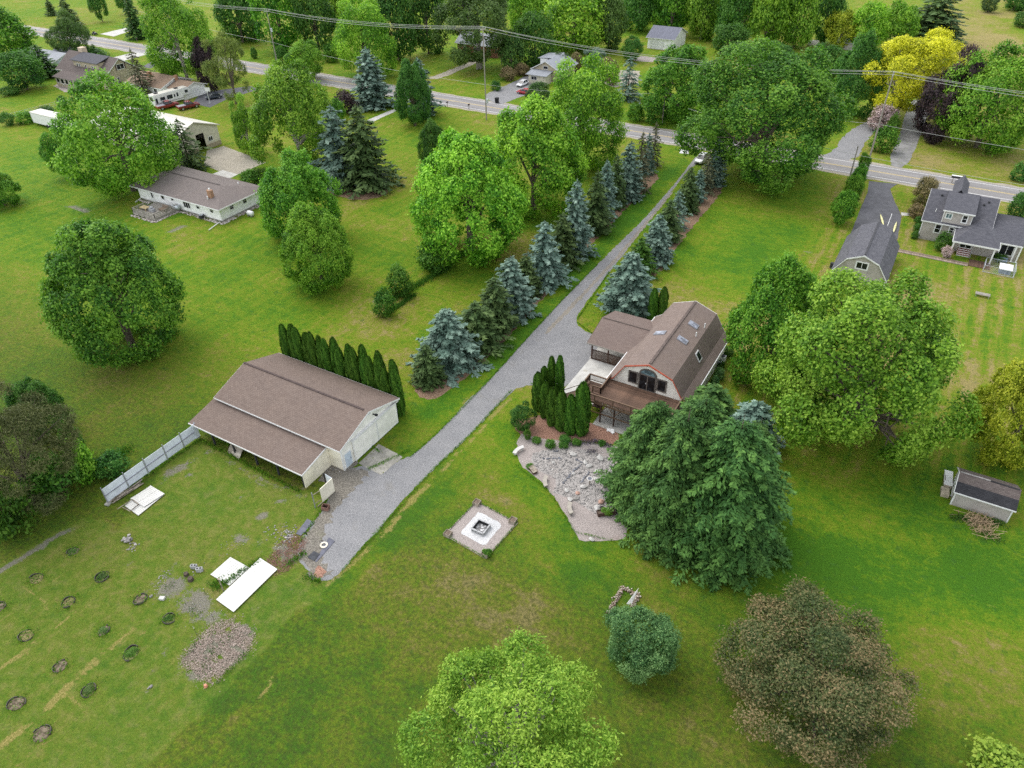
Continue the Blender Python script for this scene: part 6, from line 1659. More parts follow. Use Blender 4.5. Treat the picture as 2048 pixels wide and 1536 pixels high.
# near the house
broad('dark_yew', (-33.75,58.46,1.63,1.73,0.0), 'lilac_near', 'oak', 'dark rounded yew bush left of the clipped evergreen columns', 'bush', trunk=False)
for k, (fit, lf, lab) in enumerate((((-30.96,57.02,0.59,0.35,0.0), 'shrub', 'first low green perennial clump from the white curved bench'), ((-29.18,57.07,0.65,0.54,0.0), 'shrub', 'second low green perennial clump from the white curved bench'),
      ((-27.8,57.88,0.65,0.26,0.0), 'shrub', 'bright perennial clump before the evergreen columns'), ((-28.23,58.85,0.77,0.31,0.0), 'oak', 'dark low shrub behind the bright perennial clump'), ((-26.71,58.98,0.59,0.35,0.0), 'shrub', 'green clump among the purple flowers'), ((-24.09,60.41,0.5,0.26,0.0), 'shrub', 'green clump at the right end of the purple flowers'),
      ((-32.21,56.92,0.48,0.76,0.0), 'shrub', 'leafy clump below the dark yew bush'), ((-29.63,52.85,0.49,0.2,0.0), 'shrub', 'green tuft behind the small wooden planter box'), ((-16.62,82.07,0.6,0.6,0.0), 'shrub', 'shrub beside the outdoor air conditioner'))):
    broad('perennial_clump', fit, 'shrub', lf, lab, 'plant', 'perennials in the gravel garden', trunk=False)
broad('foundation_shrub', (-16.79,85.76,1.03,0.6,0.0), 'shrub', 'oak', 'round dark shrub at the right rear corner of the house', 'bush', trunk=False)
for k, fit in enumerate(((-16.02,79.61,0.72,0.87,0.0), (-15.87,77.18,0.64,1.01,0.0), (-15.79,74.9,0.76,1.04,0.0))):
    broad('foundation_shrub', fit, 'shrub', 'lilac', '%s grey green shrub along the right wall of the house' % ords[k], 'bush', 'shrubs along the right house wall', trunk=False)
# ------------------------------------------------------------------ the wood beyond the road: front trees singly, the rest as one mass
gW = 'front trees of the wood beyond the road'
woods = [((-224.92,193.35,8.28,9.44,0.3), 'oak', 'dark tree at the left end of the wood'), ((-201.31,189.55,7.83,12.04,0.3), 'maple', 'dense tree second from the left end of the wood'), ((-187.79,192.35,6.74,11.48,0.3), 'oak', 'dark tree left of the wide pale tree at the wood'),
         ((-158.61,197.66,6.59,11.26,0.3), 'oak', 'dark tree right of the wide pale tree'), ((-154.49,208.31,6.27,11.37,0.3), 'oak', 'darkest tree left of the great willow'), ((-139.86,247.42,7.03,9.02,0.3), 'ash', 'pale tree top above the dark cedar'),
         ((-112.71,232.43,10.17,8.57,0.3), 'linden', 'yellowish green tree above the small blue roofed house'), ((-103.03,237.88,5.48,8.55,0.3), 'willow', 'smooth pale tree left of the white garage'), ((-105.57,270.03,6.46,8.46,0.3), 'oak', 'dark tree behind the white garage at left'),
         ((-93.26,268.92,7.16,9.72,0.3), 'maple', 'tree directly behind the white garage roof'), ((-81.3,266.5,6.15,8.66,0.3), 'maple2', 'light tree right of the white garage'), ((-69.95,264.75,6.31,9.92,0.3), 'oak', 'dark tree above the olive tree'),
         ((-58.59,262.16,6.37,10.45,0.3), 'maple2', 'light tree above the far bare yard'), ((-50.4,268.02,6.4,9.53,0.3), 'maple2', 'bright tree right of centre in the wood'), ((-42.96,278.07,4.89,8.65,0.3), 'oak', 'dark tree left of the yellowish wood edge trees'),
         ((-37.29,273.1,5.06,5.39,0.3), 'yelgrn', 'small yellowish tree at the wood edge'), ((-29.28,274.18,5.7,6.6,0.3), 'linden', 'yellow green tree left of the huge spruce'), ((-21.85,281.65,6.23,6.39,0.3), 'maple2', 'green tree beside the huge dark spruce'),
         ((-215.64,233.75,5.74,7.7,0.3), 'ash', 'pale tree top behind the wide pale tree')]
for fit, lf, lab in woods:
    broad('wood_tree', fit, 'far', lf, lab, group=gW, tr=.04)
for k, (fit, lf) in enumerate((((1.52,355.53,3.12,3.03,0.2), 'grnsp'), ((9.94,363.43,4.76,3.59,0.2), 'oak'), ((13.83,332.55,3.94,2.31,0.2), 'oak'))):
    broad('field_tree', fit, 'far', lf, ('dark tree at the top of the far right field', 'tree at the far corner of the right field', 'dark tree on the right edge of the far field')[k])
def wood_mass():
    rr = random.Random(77); Vs = []; Fs = []; Ts = []; o = 0
    src = []
    for me, _ in PROTO['far']:
        nv = len(me.vertices); v = np.empty(nv*3, np.float32); me.vertices.foreach_get('co', v)
        t = np.empty(len(me.polygons), np.float32); me.attributes['tone'].data.foreach_get('value', t)
        v = v.reshape(-1, 4, 3)
        sel = np.random.default_rng(5).random(len(v)) < .62
        src.append((v[sel], t[sel]))
    spots = []
    for row, y0 in enumerate((292, 306, 322, 340, 362, 388, 418)):
        x = -235-row*18
        while x < -62-row*6:
            spots.append((x+rr.uniform(-2, 2), y0+rr.uniform(-4, 4)+(x+100)*(-.05), rr.uniform(5.0, 7.8), rr.uniform(6.5, 9.5))); x += rr.uniform(7.0, 10.5)
    for x, y, r, h in spots:
        v, t = src[rr.randrange(len(src))]
        a = rr.uniform(0, 6.28); ca, sa = math.cos(a), math.sin(a)
        q = v.reshape(-1, 3)
        Vs.append(np.stack([(q[:, 0]*ca-q[:, 1]*sa)*r+x, (q[:, 0]*sa+q[:, 1]*ca)*r+y, q[:, 2]*h+h+.3], 1))
        n = len(q)//4
        Fs.append(np.arange(4*n).reshape(n, 4)+o); o += 4*n
        Ts.append((t*.8+rr.uniform(-.12, .28)).clip(0, 1))
    me = np_mesh('woods', np.concatenate(Vs), np.concatenate(Fs), np.concatenate(Ts), LEAF['maple'])
    ob = bpy.data.objects.new('woods', me); COL.objects.link(ob)
    tag(ob, 'continuous dark green wood closing the view beyond the road', 'woods', kind='stuff')
wood_mass()


# ------------------------------------------------------------------ white steel fence left of the barn
F = thing('steel_fence', 'white ribbed steel fence with grey rails running out from the barn lean-to', 'fence', (-67.2, 31.5, 0))
m_fpanel = siding_mat('white_fence_steel', (.60, .645, .70), 'xy', .22, .5)
m_pipe = M('grey_pipe', (.24, .24, .27), .6, .15, 3)
fps = [25.25, 27.95, 30.55, 33.2, 35.6, 37.75]
for a, b2 in zip(fps[:-1], fps[1:]):
    for z0, z1 in ((.22, 1.16), (1.2, 2.14)):
        MB().box(-67.30, -67.26, a+.06, b2-.06, z0, z1).build('panel', m_fpanel, F)
    MB().box(-67.25, -67.17, a+.05, b2-.05, 1.14, 1.22).build('rail', m_pipe, F)
for y in fps:
    MB().cyl(-67.2, y, 0, 2.5, .055, 8).build('post', m_pipe, F)
MB().box(-67.24, -67.14, 37.35, 37.95, .2, 2.3).build('end_panel', m_fpanel, F)
MB().obox((-67.2, 25.2, .1), (.5, .5, .2), .3).build('footing', m_conc, F)
m_sheetw = siding_mat('white_sheet_metal', (.56, .555, .52), 'xy', .26, .6, .05)
def ribbed(name, o, ux, uy, z, mat, label, cat, n=10, th=.05, group=None, along='u'):
    """corrugated sheet lying on the ground: corner o, edge vectors ux, uy; ribs are geometry"""
    t = thing(name, label, cat, (o[0], o[1], 0), group)
    ux = Vector((*ux, 0)); uy = Vector((*uy, 0)); O = Vector((*o, z))
    MB().ext([O, O+ux, O+ux+uy, O+uy], (0, 0, .02)).build('sheet', mat, t)
    for k in range(n):
        f = (k+.5)/n
        if along == 'u':
            w = uy/n*.28
            MB().ext([O+uy*f-w/2, O+uy*f+ux-w/2, O+uy*f+ux+w/2, O+uy*f+w/2], (0, 0, th)).build('rib', mat, t)
        else:
            w = ux/n*.28
            MB().ext([O+ux*f-w/2, O+ux*f+uy-w/2, O+ux*f+uy+w/2, O+ux*f+w/2], (0, 0, th)).build('rib', mat, t)
    return t
def vec(a, b): return (b[0]-a[0], b[1]-a[1])
A = (-49.75,24.09); ribbed('roof_sheet', A, vec(A, (-49.7,26.62)), vec(A, (-47.08,24.08)), .06, m_sheetw, 'smaller white ribbed metal sheet lying on the weeds', 'metal sheet', 9, .045, 'white metal sheets on the weedy plot')
A = (-46.87,22.27); ribbed('roof_sheet', A, vec(A, (-46.89,27.98)), vec(A, (-44.33,22.11)), .14, m_sheetw, 'long white ribbed metal sheet beside the smaller sheet', 'metal sheet', 22, .045, 'white metal sheets on the weedy plot', 'v')
P0 = thing('metal_sheet_stack', 'white corrugated sheets stacked in front of the white steel fence', 'metal sheets', (-64.5, 26.3, 0))
A = (-65.2,25.52)
for k, (o, e, f, n, zz) in enumerate((((-65.28,25.89), (-65.44,29.39), (-62.67,25.69), 18, .1), ((-65.55,26.86), (-65.25,29.32), (-63.1,26.78), 12, .2))):
    ux = Vector((*vec(o, e), 0)); uy = Vector((*vec(o, f), 0)); O = Vector((*o, zz))
    for h in range(2):
        MB().ext([O+uy*(.5*h), O+uy*(.5*h)+ux, O+uy*(.5*h+.48)+ux, O+uy*(.5*h+.48)], (0, 0, .02)).build('sheet', m_sheetw, P0)
    for q in range(n):
        w = ux/n*.3; c = O+ux*((q+.5)/n)
        MB().ext([c-w/2, c+w/2, c+w/2+uy*.98, c-w/2+uy*.98], (0, 0, .05)).build('rib', m_sheetw, P0)
m_lumb = M('old_lumber', (.26, .215, .165), .9, .3, 2, col2=(.36, .31, .25), stretch=(1, 1, 1))
a, b2, c, e = (-65.1,25.57), (-63.87,25.59), (-63.94,26.73), (-65.22,26.87)
for (p, q) in ((a, b2), (b2, c), (c, e), ((-65.37,25.09), e)):
    MB().tube([(p[0], p[1], .28), (q[0], q[1], .28)], .05, 4).build('batten', m_dkwood if p == b2 else m_lumb, P0)
L0 = thing('board_pile', 'loose grey boards lying along the foot of the white steel fence', 'boards', (-65.9, 27.0, 0))
rr = random.Random(9)
for k, (p, q) in enumerate((((-67.23,25.57), (-66.84,29.15)), ((-67.01,25.78), (-66.67,28.88)), ((-66.77,25.48), (-66.41,29.21)), ((-67.16,25.27), (-67.23,27.67)), ((-66.87,26.12), (-66.92,29.47)), ((-66.76,26.36), (-66.49,28.09)))):
    MB().obox(((p[0]+q[0])/2, (p[1]+q[1])/2, .06+.05*k), (math.hypot(q[0]-p[0], q[1]-p[1]), .16, .05), math.atan2(q[1]-p[1], q[0]-p[0])).build('board', m_lumb, L0)
# gate panel, scrap box, posts by the barn corner
Gt = thing('yard_gate', 'open cream panelled gate on a pipe post by the barn corner', 'gate', (-46.6, 37, 0))
MB().box(-46.65, -46.58, 36.95, 38.9, .12, 2.1).build('panel', m_creamwall, Gt)
MB().cyl(-46.85, 36.0, 0, 2.3, .05, 8).build('post', m_pipe, Gt)
for z in (.6, 1.9): MB().tube([(-46.85, 36.0, z), (-46.62, 37.0, z)], .04, 5).build('strap', m_lumb, Gt)
MB().box(-46.72, -46.65, 36.2, 39.0, .05, .14).build('bottom_rail', m_lumb, Gt)
MB().cyl(-47.6, 38.75, 0, 2.5, .07, 8).build('hinge_post', m_black, Gt)
MB().ext([(-47.45, 38.8, .4), (-46.7, 38.95, .4), (-46.7, 38.95, 2.0), (-47.45, 38.8, 2.4)], (0, .05, 0)).build('side_panel', m_fpanel, Gt)
t = thing('scrap_box', 'small rusty open steel box at the edge of the gravel below the gate', 'box', (-45.73,36.43))
px, py = (-45.73,36.43)
m_rust = M('rusty_steel', (.20, .11, .085), .85, .3, 4)
q = MB()
for sx, sy, cx_, cy_ in ((.75, .05, 0, -.28), (.75, .05, 0, .28), (.05, .6, -.37, 0), (.05, .6, .37, 0)): q.obox((px+cx_*math.cos(.3)-cy_*math.sin(.3), py+cx_*math.sin(.3)+cy_*math.cos(.3), .25), (sx, sy, .5), .3)
q.build('body', m_rust, t); MB().obox((px, py, .04), (.7, .5, .06), .3).build('floor', m_black, t)
# dark rubber mats
m_mat = M('grey_rubber_mat', (.115, .118, .145), .9, .12, 1.5)
m_mat2 = M('dark_rubber_mat', (.05, .053, .06), .9, .15, 1.5)
def quad_thing(name, pts, z, th, mat, label, cat, group=None):
    o = MB().ext([(p[0], p[1], z) for p in pts], (0, 0, th)).build(name, mat); return tag(o, label, cat, group)
quad_thing('rubber_mat', [(-46.08,32.2), (-46.48,34.36), (-45.43,34.3), (-45.43,32.26)], .03, .04, m_mat, 'blue grey rubber mat at the grassy edge of the gravel', 'mat', 'rubber mats on the gravel')
quad_thing('rubber_mat', [(-41.8,30.41), (-42.73,33.54), (-41.83,33.44), (-41.63,30.51)], .03, .03, m_mat, 'longer blue grey rubber mat with a pale ring on it', 'mat', 'rubber mats on the gravel')
quad_thing('rubber_mat', [(-42.86,30.47), (-42.82,31.37), (-42.02,31.38), (-41.93,30.41)], .065, .035, m_mat2, 'short black rubber mat lapping the longer grey mat', 'mat', 'rubber mats on the gravel')
px, py = (-42.46,32.47)
bm = MB(); n = 18
for k in range(n):
    a0, a1 = 2*PI*k/n, 2*PI*(k+1)/n
    pts = [(px+r_*math.cos(a_), py+r_*math.sin(a_), .065) for r_, a_ in ((.22, a0), (.42, a0), (.42, a1), (.22, a1))]
    bm.ext(pts, (0, 0, .06))
o = bm.build('concrete_ring', M('pale_ring', (.55, .51, .42), .8)); tag(o, 'pale round ring resting on the longer grey mat', 'ring')

# ------------------------------------------------------------------ fire pit
m_block = M('fire_block', (.38, .38, .38), .9, .12, 4)
px, py = (-29.57,42.26)
Fp = thing('fire_pit', 'square fire pit of pale hollow concrete blocks on white gravel', 'fire pit', (px, py, 0))
for i, (dx, dy, ln, vert) in enumerate([(s*.36, -.72, .68, 0) for s in (-1, 1)]+[(s*.36, .72, .68, 0) for s in (-1, 1)]+[(-.72, s*.36, .68, 1) for s in (-1, 1)]+[(.72, s*.36, .68, 1) for s in (-1, 1)]):
    b_ = MB(); w_ = .16
    def bb(u0, u1, v0, v1, z0, z1):
        if vert: b_.box(px+dx+v0, px+dx+v1, py+dy+u0, py+dy+u1, z0, z1)
        else: b_.box(px+dx+u0, px+dx+u1, py+dy+v0, py+dy+v1, z0, z1)
    h_ = ln/2-.01
    bb(-h_, h_, -w_/2, w_/2, .02, .12); bb(-h_, h_, -w_/2, w_/2, .36, .46)
    for c_ in (-h_+.05, -.06, .06+0*h_, h_-.05): bb(c_-.045, c_+.045, -w_/2, w_/2, .12, .36)
    b_.build('block', m_block, Fp)
MB().box(px-.63, px+.63, py-.63, py+.63, .02, .09).build('ash_bed', M('ash', (.22, .215, .215), .95, .4, 5, speck=((.62, .62, .62), 6, .55)), Fp)
for s in (-1, 1):
    MB().box(px-.64, px+.64, py+s*.6-.02, py+s*.6+.02, .1, .45).build('liner', m_black, Fp); MB().box(px+s*.6-.02, px+s*.6+.02, py-.58, py+.58, .1, .45).build('liner', m_black, Fp)
pad = [(-32.09,45.34), (-26.62,44.79), (-27.11,39.2), (-32.44,39.71)]
for i in range(4):
    a, b2 = pad[i], pad[(i+1) % 4]
    o = MB().obox(((a[0]+b2[0])/2, (a[1]+b2[1])/2, .04), (math.hypot(b2[0]-a[0], b2[1]-a[1]), .12, .09), math.atan2(b2[1]-a[1], b2[0]-a[0])).build('edging_timber', m_lumb)
    tag(o, ('timber edging on the barn drive side of the fire pit pad', 'timber edging on the gravel garden side of the fire pit pad', 'timber edging on the crabapple side of the fire pit pad', 'timber edging on the metal sheet side of the fire pit pad')[i], 'timber', 'timber edging round the fire pit pad')
m_soil = M('dark_soil', (.16, .12, .09), .95, .3, 5)
for k, ((x, y), lab) in enumerate((((-31.84,45.06), 'square wooden planter box at the house drive corner of the fire pit pad'), ((-27.14,44.74), 'square wooden planter box at the gravel garden corner of the fire pit pad'), ((-27.34,39.57), 'square planter box with weeds at the lawn corner of the fire pit pad'), ((-32.12,39.89), 'square wooden planter box at the barn corner of the fire pit pad'))):
    t = thing('planter_box', lab, 'planter', (x, y, 0), 'planter boxes round the fire pit')
    for s in (-1, 1):
        MB().box(x-.36, x+.36, y+s*.33-.03, y+s*.33+.03, 0, .42).build('board', m_lumb, t); MB().box(x+s*.33-.03, x+s*.33+.03, y-.3, y+.3, 0, .42).build('board', m_lumb, t)
    MB().box(x-.3, x+.3, y-.3, y+.3, .02, .34).build('soil', m_soil, t)
    if k == 2: inst('weeds', PROTO['shrub'][1][0], t, (.15, .1, .35), (0, 0, 1), (.55, .55, .35), LEAF['maple'])

# ------------------------------------------------------------------ gravel garden furniture, rocks
def curved_bench(c, ang, label, mat):
    t = thing('stone_bench', label, 'bench', (c[0], c[1], 0), 'curved stone benches in the gravel garden')
    q = MB(); R0, R1 = 1.5, 1.95; ca, sa = math.cos(ang), math.sin(ang); n = 8
    def pt(r_, a_): 
        x, y = r_*math.cos(a_)-1.7, r_*math.sin(a_); return (c[0]+x*ca-y*sa, c[1]+x*sa+y*ca)
    for k in range(n):
        a0, a1 = -.48+.96*k/n, -.48+.96*(k+1)/n
        q.ext([(*pt(R0, a0), .38), (*pt(R1, a0), .38), (*pt(R1, a1), .38), (*pt(R0, a1), .38)], (0, 0, .1))
    q.build('seat', mat, t)
    for a_ in (-.32, .32):
        p = pt(1.72, a_); MB().obox((p[0], p[1], .19), (.34, .16, .38), ang+a_).build('leg', mat, t)
m_bwhite = M('white_stone', (.50, .485, .46), .8, .08, 2); m_btan = M('tan_stone', (.33, .30, .255), .85, .1, 2)
curved_bench((-32.09,54.43), 2.9, 'white curved stone bench at the top left of the gravel garden', m_bwhite)
curved_bench((-26.88,51.4), 3.6, 'tan curved stone bench in the middle of the garden edge', m_btan)
curved_bench((-22.68,49.11), 3.7, 'grey tan curved stone bench nearest the lawn', m_btan)
x, y = (-29.01,52.49); t = thing('planter_box', 'low wooden box with pale lid behind the tan bench', 'planter', (x, y, 0))
MB().obox((x, y, .16), (1.15, .55, .32), -.55).build('box', m_dkwood, t); MB().obox((x, y, .34), (1.2, .6, .04), -.55).build('lid', m_lumb, t)
x, y = (-19.07,50.56); t = thing('planter_trough', 'long dark wooden trough with greenery at the edge of the spruce clump', 'planter', (x, y, 0))
for s in (-1, 1): MB().obox((x-s*.28*math.sin(.7), y+s*.28*math.cos(.7), .25), (1.9, .05, .5), .7).build('board', m_dkwood, t); MB().obox((x+s*.93*math.cos(.7), y+s*.93*math.sin(.7), .25), (.05, .5, .5), .7).build('board', m_dkwood, t)
MB().obox((x, y, .2), (1.8, .5, .35), .7).build('soil', m_soil, t); inst('greenery', PROTO['shrub'][0][0], t, (0, 0, .4), (0, 0, 0), (.7, .5, .25), LEAF['maple'])
x, y = (-19.63,50.9); q = MB()
for k in range(10):
    a0, a1 = PI*k/10, PI*(k+1)/10
    q.tube([(x+.38*math.cos(a0), y, .1+.4*math.sin(a0)), (x+.38*math.cos(a1), y, .1+.4*math.sin(a1))], .06, 5)
o = q.build('black_hoop', m_black); tag(o, 'black arched hoop standing behind the wooden trough', 'hoop')
x, y = (-22.52,53.75); t = thing('bird_bath', 'pale ring topped bird bath on a thin stand in the gravel garden', 'bird bath', (x, y, 0))
MB().cyl(x, y, 0, .75, .05, 8).build('stand', m_lumb, t); MB().cyl(x, y, .75, .86, .18, 14, .34).build('bowl', m_bwhite, t); MB().cyl(x, y, .86, .87, .24, 14).build('water', m_sky_glass, t)
m_rock = M('garden_rock', (.26, .245, .225), .9, .2, 3, bump=.4); m_rockw = M('white_rock', (.42, .405, .38), .9, .12, 3, bump=.3); m_rockr = M('red_rock', (.42, .26, .20), .9, .2, 3, bump=.3)
rk = [((-22.86,52.94), .34, m_rockw, 'whitest round boulder in the middle of the gravel garden'), ((-26.23,57.1), .42, m_rockw, 'flat pale boulder at the purple flowers'), ((-24.37,56.59), .34, m_rockw, 'white rock near the slate edging, right of centre'), ((-23.77,56.26), .36, m_rockw, 'long white rock below the slate edging'),
      ((-24.21,51.56), .30, m_rockw, 'pale rock below the dark edging in the gravel garden'), ((-22.81,50.96), .34, m_rock, 'grey rock left of the red stone'), ((-23.32,50.51), .32, m_rockw, 'pale rock above the nearest bench'), ((-23.04,51.79), .26, m_rockr, 'reddish stone among pale rocks'), ((-20.23,51.82), .34, m_rockr, 'reddish boulder at the foot of the spruce clump'),
      ((-18.88,46.57), .28, m_rockw, 'lone white rock at the lawn corner of the gravel garden'), ((-27.62,54.87), .22, m_rockw, 'small white rock on the upper gravel'), ((-24.77,54.3), .22, m_rockw, 'small white rock on the central gravel'), ((-23.2,58.01), .42, m_rockw, 'upper white boulder along the spruce edge'), ((-22.51,55.85), .42, m_rockw, 'middle white boulder along the spruce edge'), ((-22.15,54.67), .38, m_rockw, 'lower white boulder along the spruce edge'),
      ((-27.34,56.97), .26, m_rock, 'tan rock at the top rim of the gravel'), ((-20.16,50.77), .40, m_rockw, 'pale rock beside the black hoop')]
for (x, y), s, mt, lab in rk:
    o = bpy.data.objects.new('garden_rock', stone_me[int(x*7) % 4]); COL.objects.link(o); o.location = (x, y, s*.3); o.scale = (s*1.25, s, s); o.rotation_euler = (0, 0, x*3)
    o.material_slots[0].link = 'OBJECT'; o.material_slots[0].material = mt
    tag(o, lab, 'rock', 'rocks in the gravel garden')
m_loose = tone_mat('loose_stone', [(0, (.13, .125, .125)), (.3, (.20, .19, .18)), (.7, (.285, .265, .25)), (1, (.42, .40, .375))])
gp_ = [(-30.38,54.98), (-29.48,56.27), (-27.11,58.09), (-23.41,59.16), (-20.45,57.46), (-18.0,51.81), (-19.79,49.99), (-21.42,50.31), (-24.37,50.78), (-25.5,50.58), (-25.69,52.51), (-27.95,52.81), (-29.79,53.67)]
rr = random.Random(12); P = []
bx0, bx1 = min(p[0] for p in gp_), max(p[0] for p in gp_); by0, by1 = min(p[1] for p in gp_), max(p[1] for p in gp_)
while len(P) < 3600:
    x, y = rr.uniform(bx0, bx1), rr.uniform(by0, by1)
    if in_poly(np.array([x]), np.array([y]), gp_)[0]: P.append((x, y, .01, min(.2, .035+rr.expovariate(1/.022))))
o = stone_stuff('loose_stones', P, m_loose, 4); tag(o, 'loose pale and grey stones covering the gravel garden', 'stones')
def dark_edge(pts, seed):
    rr = random.Random(seed); P = []
    for a, b2 in zip(pts[:-1], pts[1:]):
        n = int(math.hypot(b2[0]-a[0], b2[1]-a[1])/.14)+1
        for k in range(n): P.append((a[0]+(b2[0]-a[0])*k/n+rr.gauss(0, .05), a[1]+(b2[1]-a[1])*k/n+rr.gauss(0, .05), .03, rr.uniform(.07, .14)))
    return P
P = dark_edge([(-29.01,54.77), (-27.02,55.98)], 1)+dark_edge([(-25.72,56.61), (-24.86,56.41), (-23.67,56.32)], 2)+dark_edge([(-24.68,56.04), (-24.98,54.47), (-25.14,52.28)], 3)+dark_edge([(-23.35,55.38), (-23.44,53.24)], 4)+dark_edge([(-28.34,56.62), (-28.01,57.0)], 5)
o = stone_stuff('slate_edging', P, tone_mat('slate_edge', [(0, (.08, .085, .10)), (1, (.22, .225, .25))]), 6); tag(o, 'broken dark slate edging lines across the gravel garden', 'edging stones')
# rubble by the mats and around the yard
rr = random.Random(21); P = []
for (cx_, cy_), sp, n, s0 in (((-47.0,31.92), .45, 40, .075), ((-46.2,31.59), .35, 24, .10), ((-46.24,30.05), .7, 40, .05), ((-48.4,31.37), .6, 25, .08), ((-49.04,41.5), .7, 40, .08), ((-52.76,19.34), .1, 1, .2), ((-44.97,13.15), .12, 4, .14), ((-51.82,23.63), .8, 14, .06), ((-59.58,22.54), .3, 20, .1), ((-53.71,21.85), .5, 20, .06), ((-52.39,21.08), .8, 120, .035), ((-48.57,20.86), .8, 160, .035), ((-46.55,20.6), .6, 60, .035), ((-50.35,28.49), .7, 60, .04)):
    for k in range(n): P.append((cx_+rr.gauss(0, sp), cy_+rr.gauss(0, sp), .0, s0*rr.uniform(.5, 1.5)))
o = stone_stuff('rubble', P, m_loose, 7); tag(o, 'scattered broken concrete and stones on the weedy plot', 'rubble')
# concrete blocks
for (x, y), a, lab in (((-51.84,23.9), .5, 'pale hollow concrete block farther from the white sheet'), ((-51.06,23.91), .7, 'pale hollow concrete block nearer the white sheet')):
    t = thing('concrete_block', lab, 'block', (x, y, 0), 'concrete blocks near the white sheets')
    q = MB(); ca, sa = math.cos(a), math.sin(a)
    for (u, v, su, sv) in ((0, -.13, .62, .05), (0, .13, .62, .05), (-.285, 0, .05, .21), (0, 0, .07, .21), (.285, 0, .05, .21)):
        q.obox((x+u*ca-v*sa, y+u*sa+v*ca, .22), (su, sv, .44), a)
    q.build('shell', m_block, t)
for (x, y), s, lab in (((-50.96,22.71), .3, 'dark stump by the concrete blocks'), ((-51.84,22.91), .25, 'small grey stump left of the concrete blocks')):
    o = MB().cyl(x, y, 0, s*1.2, s, 9, s*.85).build('stump', m_barkd); tag(o, lab, 'stump')
# garden stakes
for (bx, by), (h), r, mt, lab in (((-47.14,23.38), 1.7, .06, m_lumb, 'leaning weathered stake beside the long white sheet'), ((-45.24,18.65), 1.2, .02, m_steelpost, 'thin black stake at the left edge of the wood chips'), ((-45.37,20.64), 1.0, .02, m_steelpost, 'thin black stake at the top edge of the wood chips'), ((-48.25,22.21), .8, .02, m_steelpost, 'thin black stake between the gravel patch and the sheet')):
    t = thing('garden_stake', lab, 'stake', (bx, by, 0)); MB().tube([(bx, by, 0), (bx-.1, by+.05, h)], r, 6).build('shaft', mt, t); MB().cyl(bx-.1, by+.05, h, h+.06, r*1.8, 6).build('cap', m_bwhite if r < .05 else mt, t)
# planting rings on the plot
m_ring = M('dark_ring_edging', (.06, .056, .046), .7, .3, 3)
tops = {'soil': M('ring_soil', (.12, .09, .058), .95, .35, 3, col2=(.20, .16, .11)), 'straw': M('ring_straw', (.17, .15, .06), .95, .3, 3), 'green': M('ring_weeds', (.09, .14, .03), .95, .4, 3, col2=(.20, .21, .07))}
rings = [((147,1103), .62, 'soil', .9, 'half buried dark ring with bare soil near the fence end of the plot'), ((73,1158), .72, 'straw', .55, 'ring heaped with brown dead grass at the pine side of the plot'), ((205,1154), .72, 'green', 1, 'dark ring full of thin grass below the grey stone pile'),
         ((137,1205), .66, 'straw', 1, 'neat dark ring with pale dried grass in the plot centre'), ((281,1199), .66, 'soil', 1, 'dark ring with a pale board at the gravel patch'), ((338,1238), .64, 'green', 1, 'neat dark ring with green and yellow weeds by the gravel patch'),
         ((53,1271), .72, 'straw', 1, 'large ring of brown grass beside the long straw row'), ((207,1262), .60, 'soil', .6, 'tilted ring mound of bare brown soil in the middle rows'), ((263,1307), .78, 'green', 1, 'ring overgrown with green weeds left of the wood chips'),
         ((121,1333), .66, 'soil', .7, 'tilted soil mound ring between two straw rows'), ((178,1381), .66, 'green', 1, 'dark ring with bright grass beside the wide straw row'), ((33,1408), .76, 'soil', .8, 'large bare soil ring at the left margin of the plot'), ((84,1468), .80, 'soil', .8, 'soil filled ring nearest the camera'), ((-2,1215), .66, 'soil', 1, 'ring cut off by the left margin of the plot')]
RC = {(147,1103): (-64.47,19.19), (73,1158): (-64.5,15.21), (205,1154): (-58.96,18.61), (137,1205): (-59.14,15.08), (281,1199): (-53.36,18.73), (338,1238): (-49.15,18.63), (53,1271): (-59.19,10.92), (207,1262): (-53.39,14.75), (263,1307): (-49.12,14.53), (121,1333): (-53.52,10.56), (178,1381): (-49.25,10.39), (33,1408): (-53.54,6.56), (84,1468): (-49.19,6.08), (-2,1215): (-64.46,11.42)}
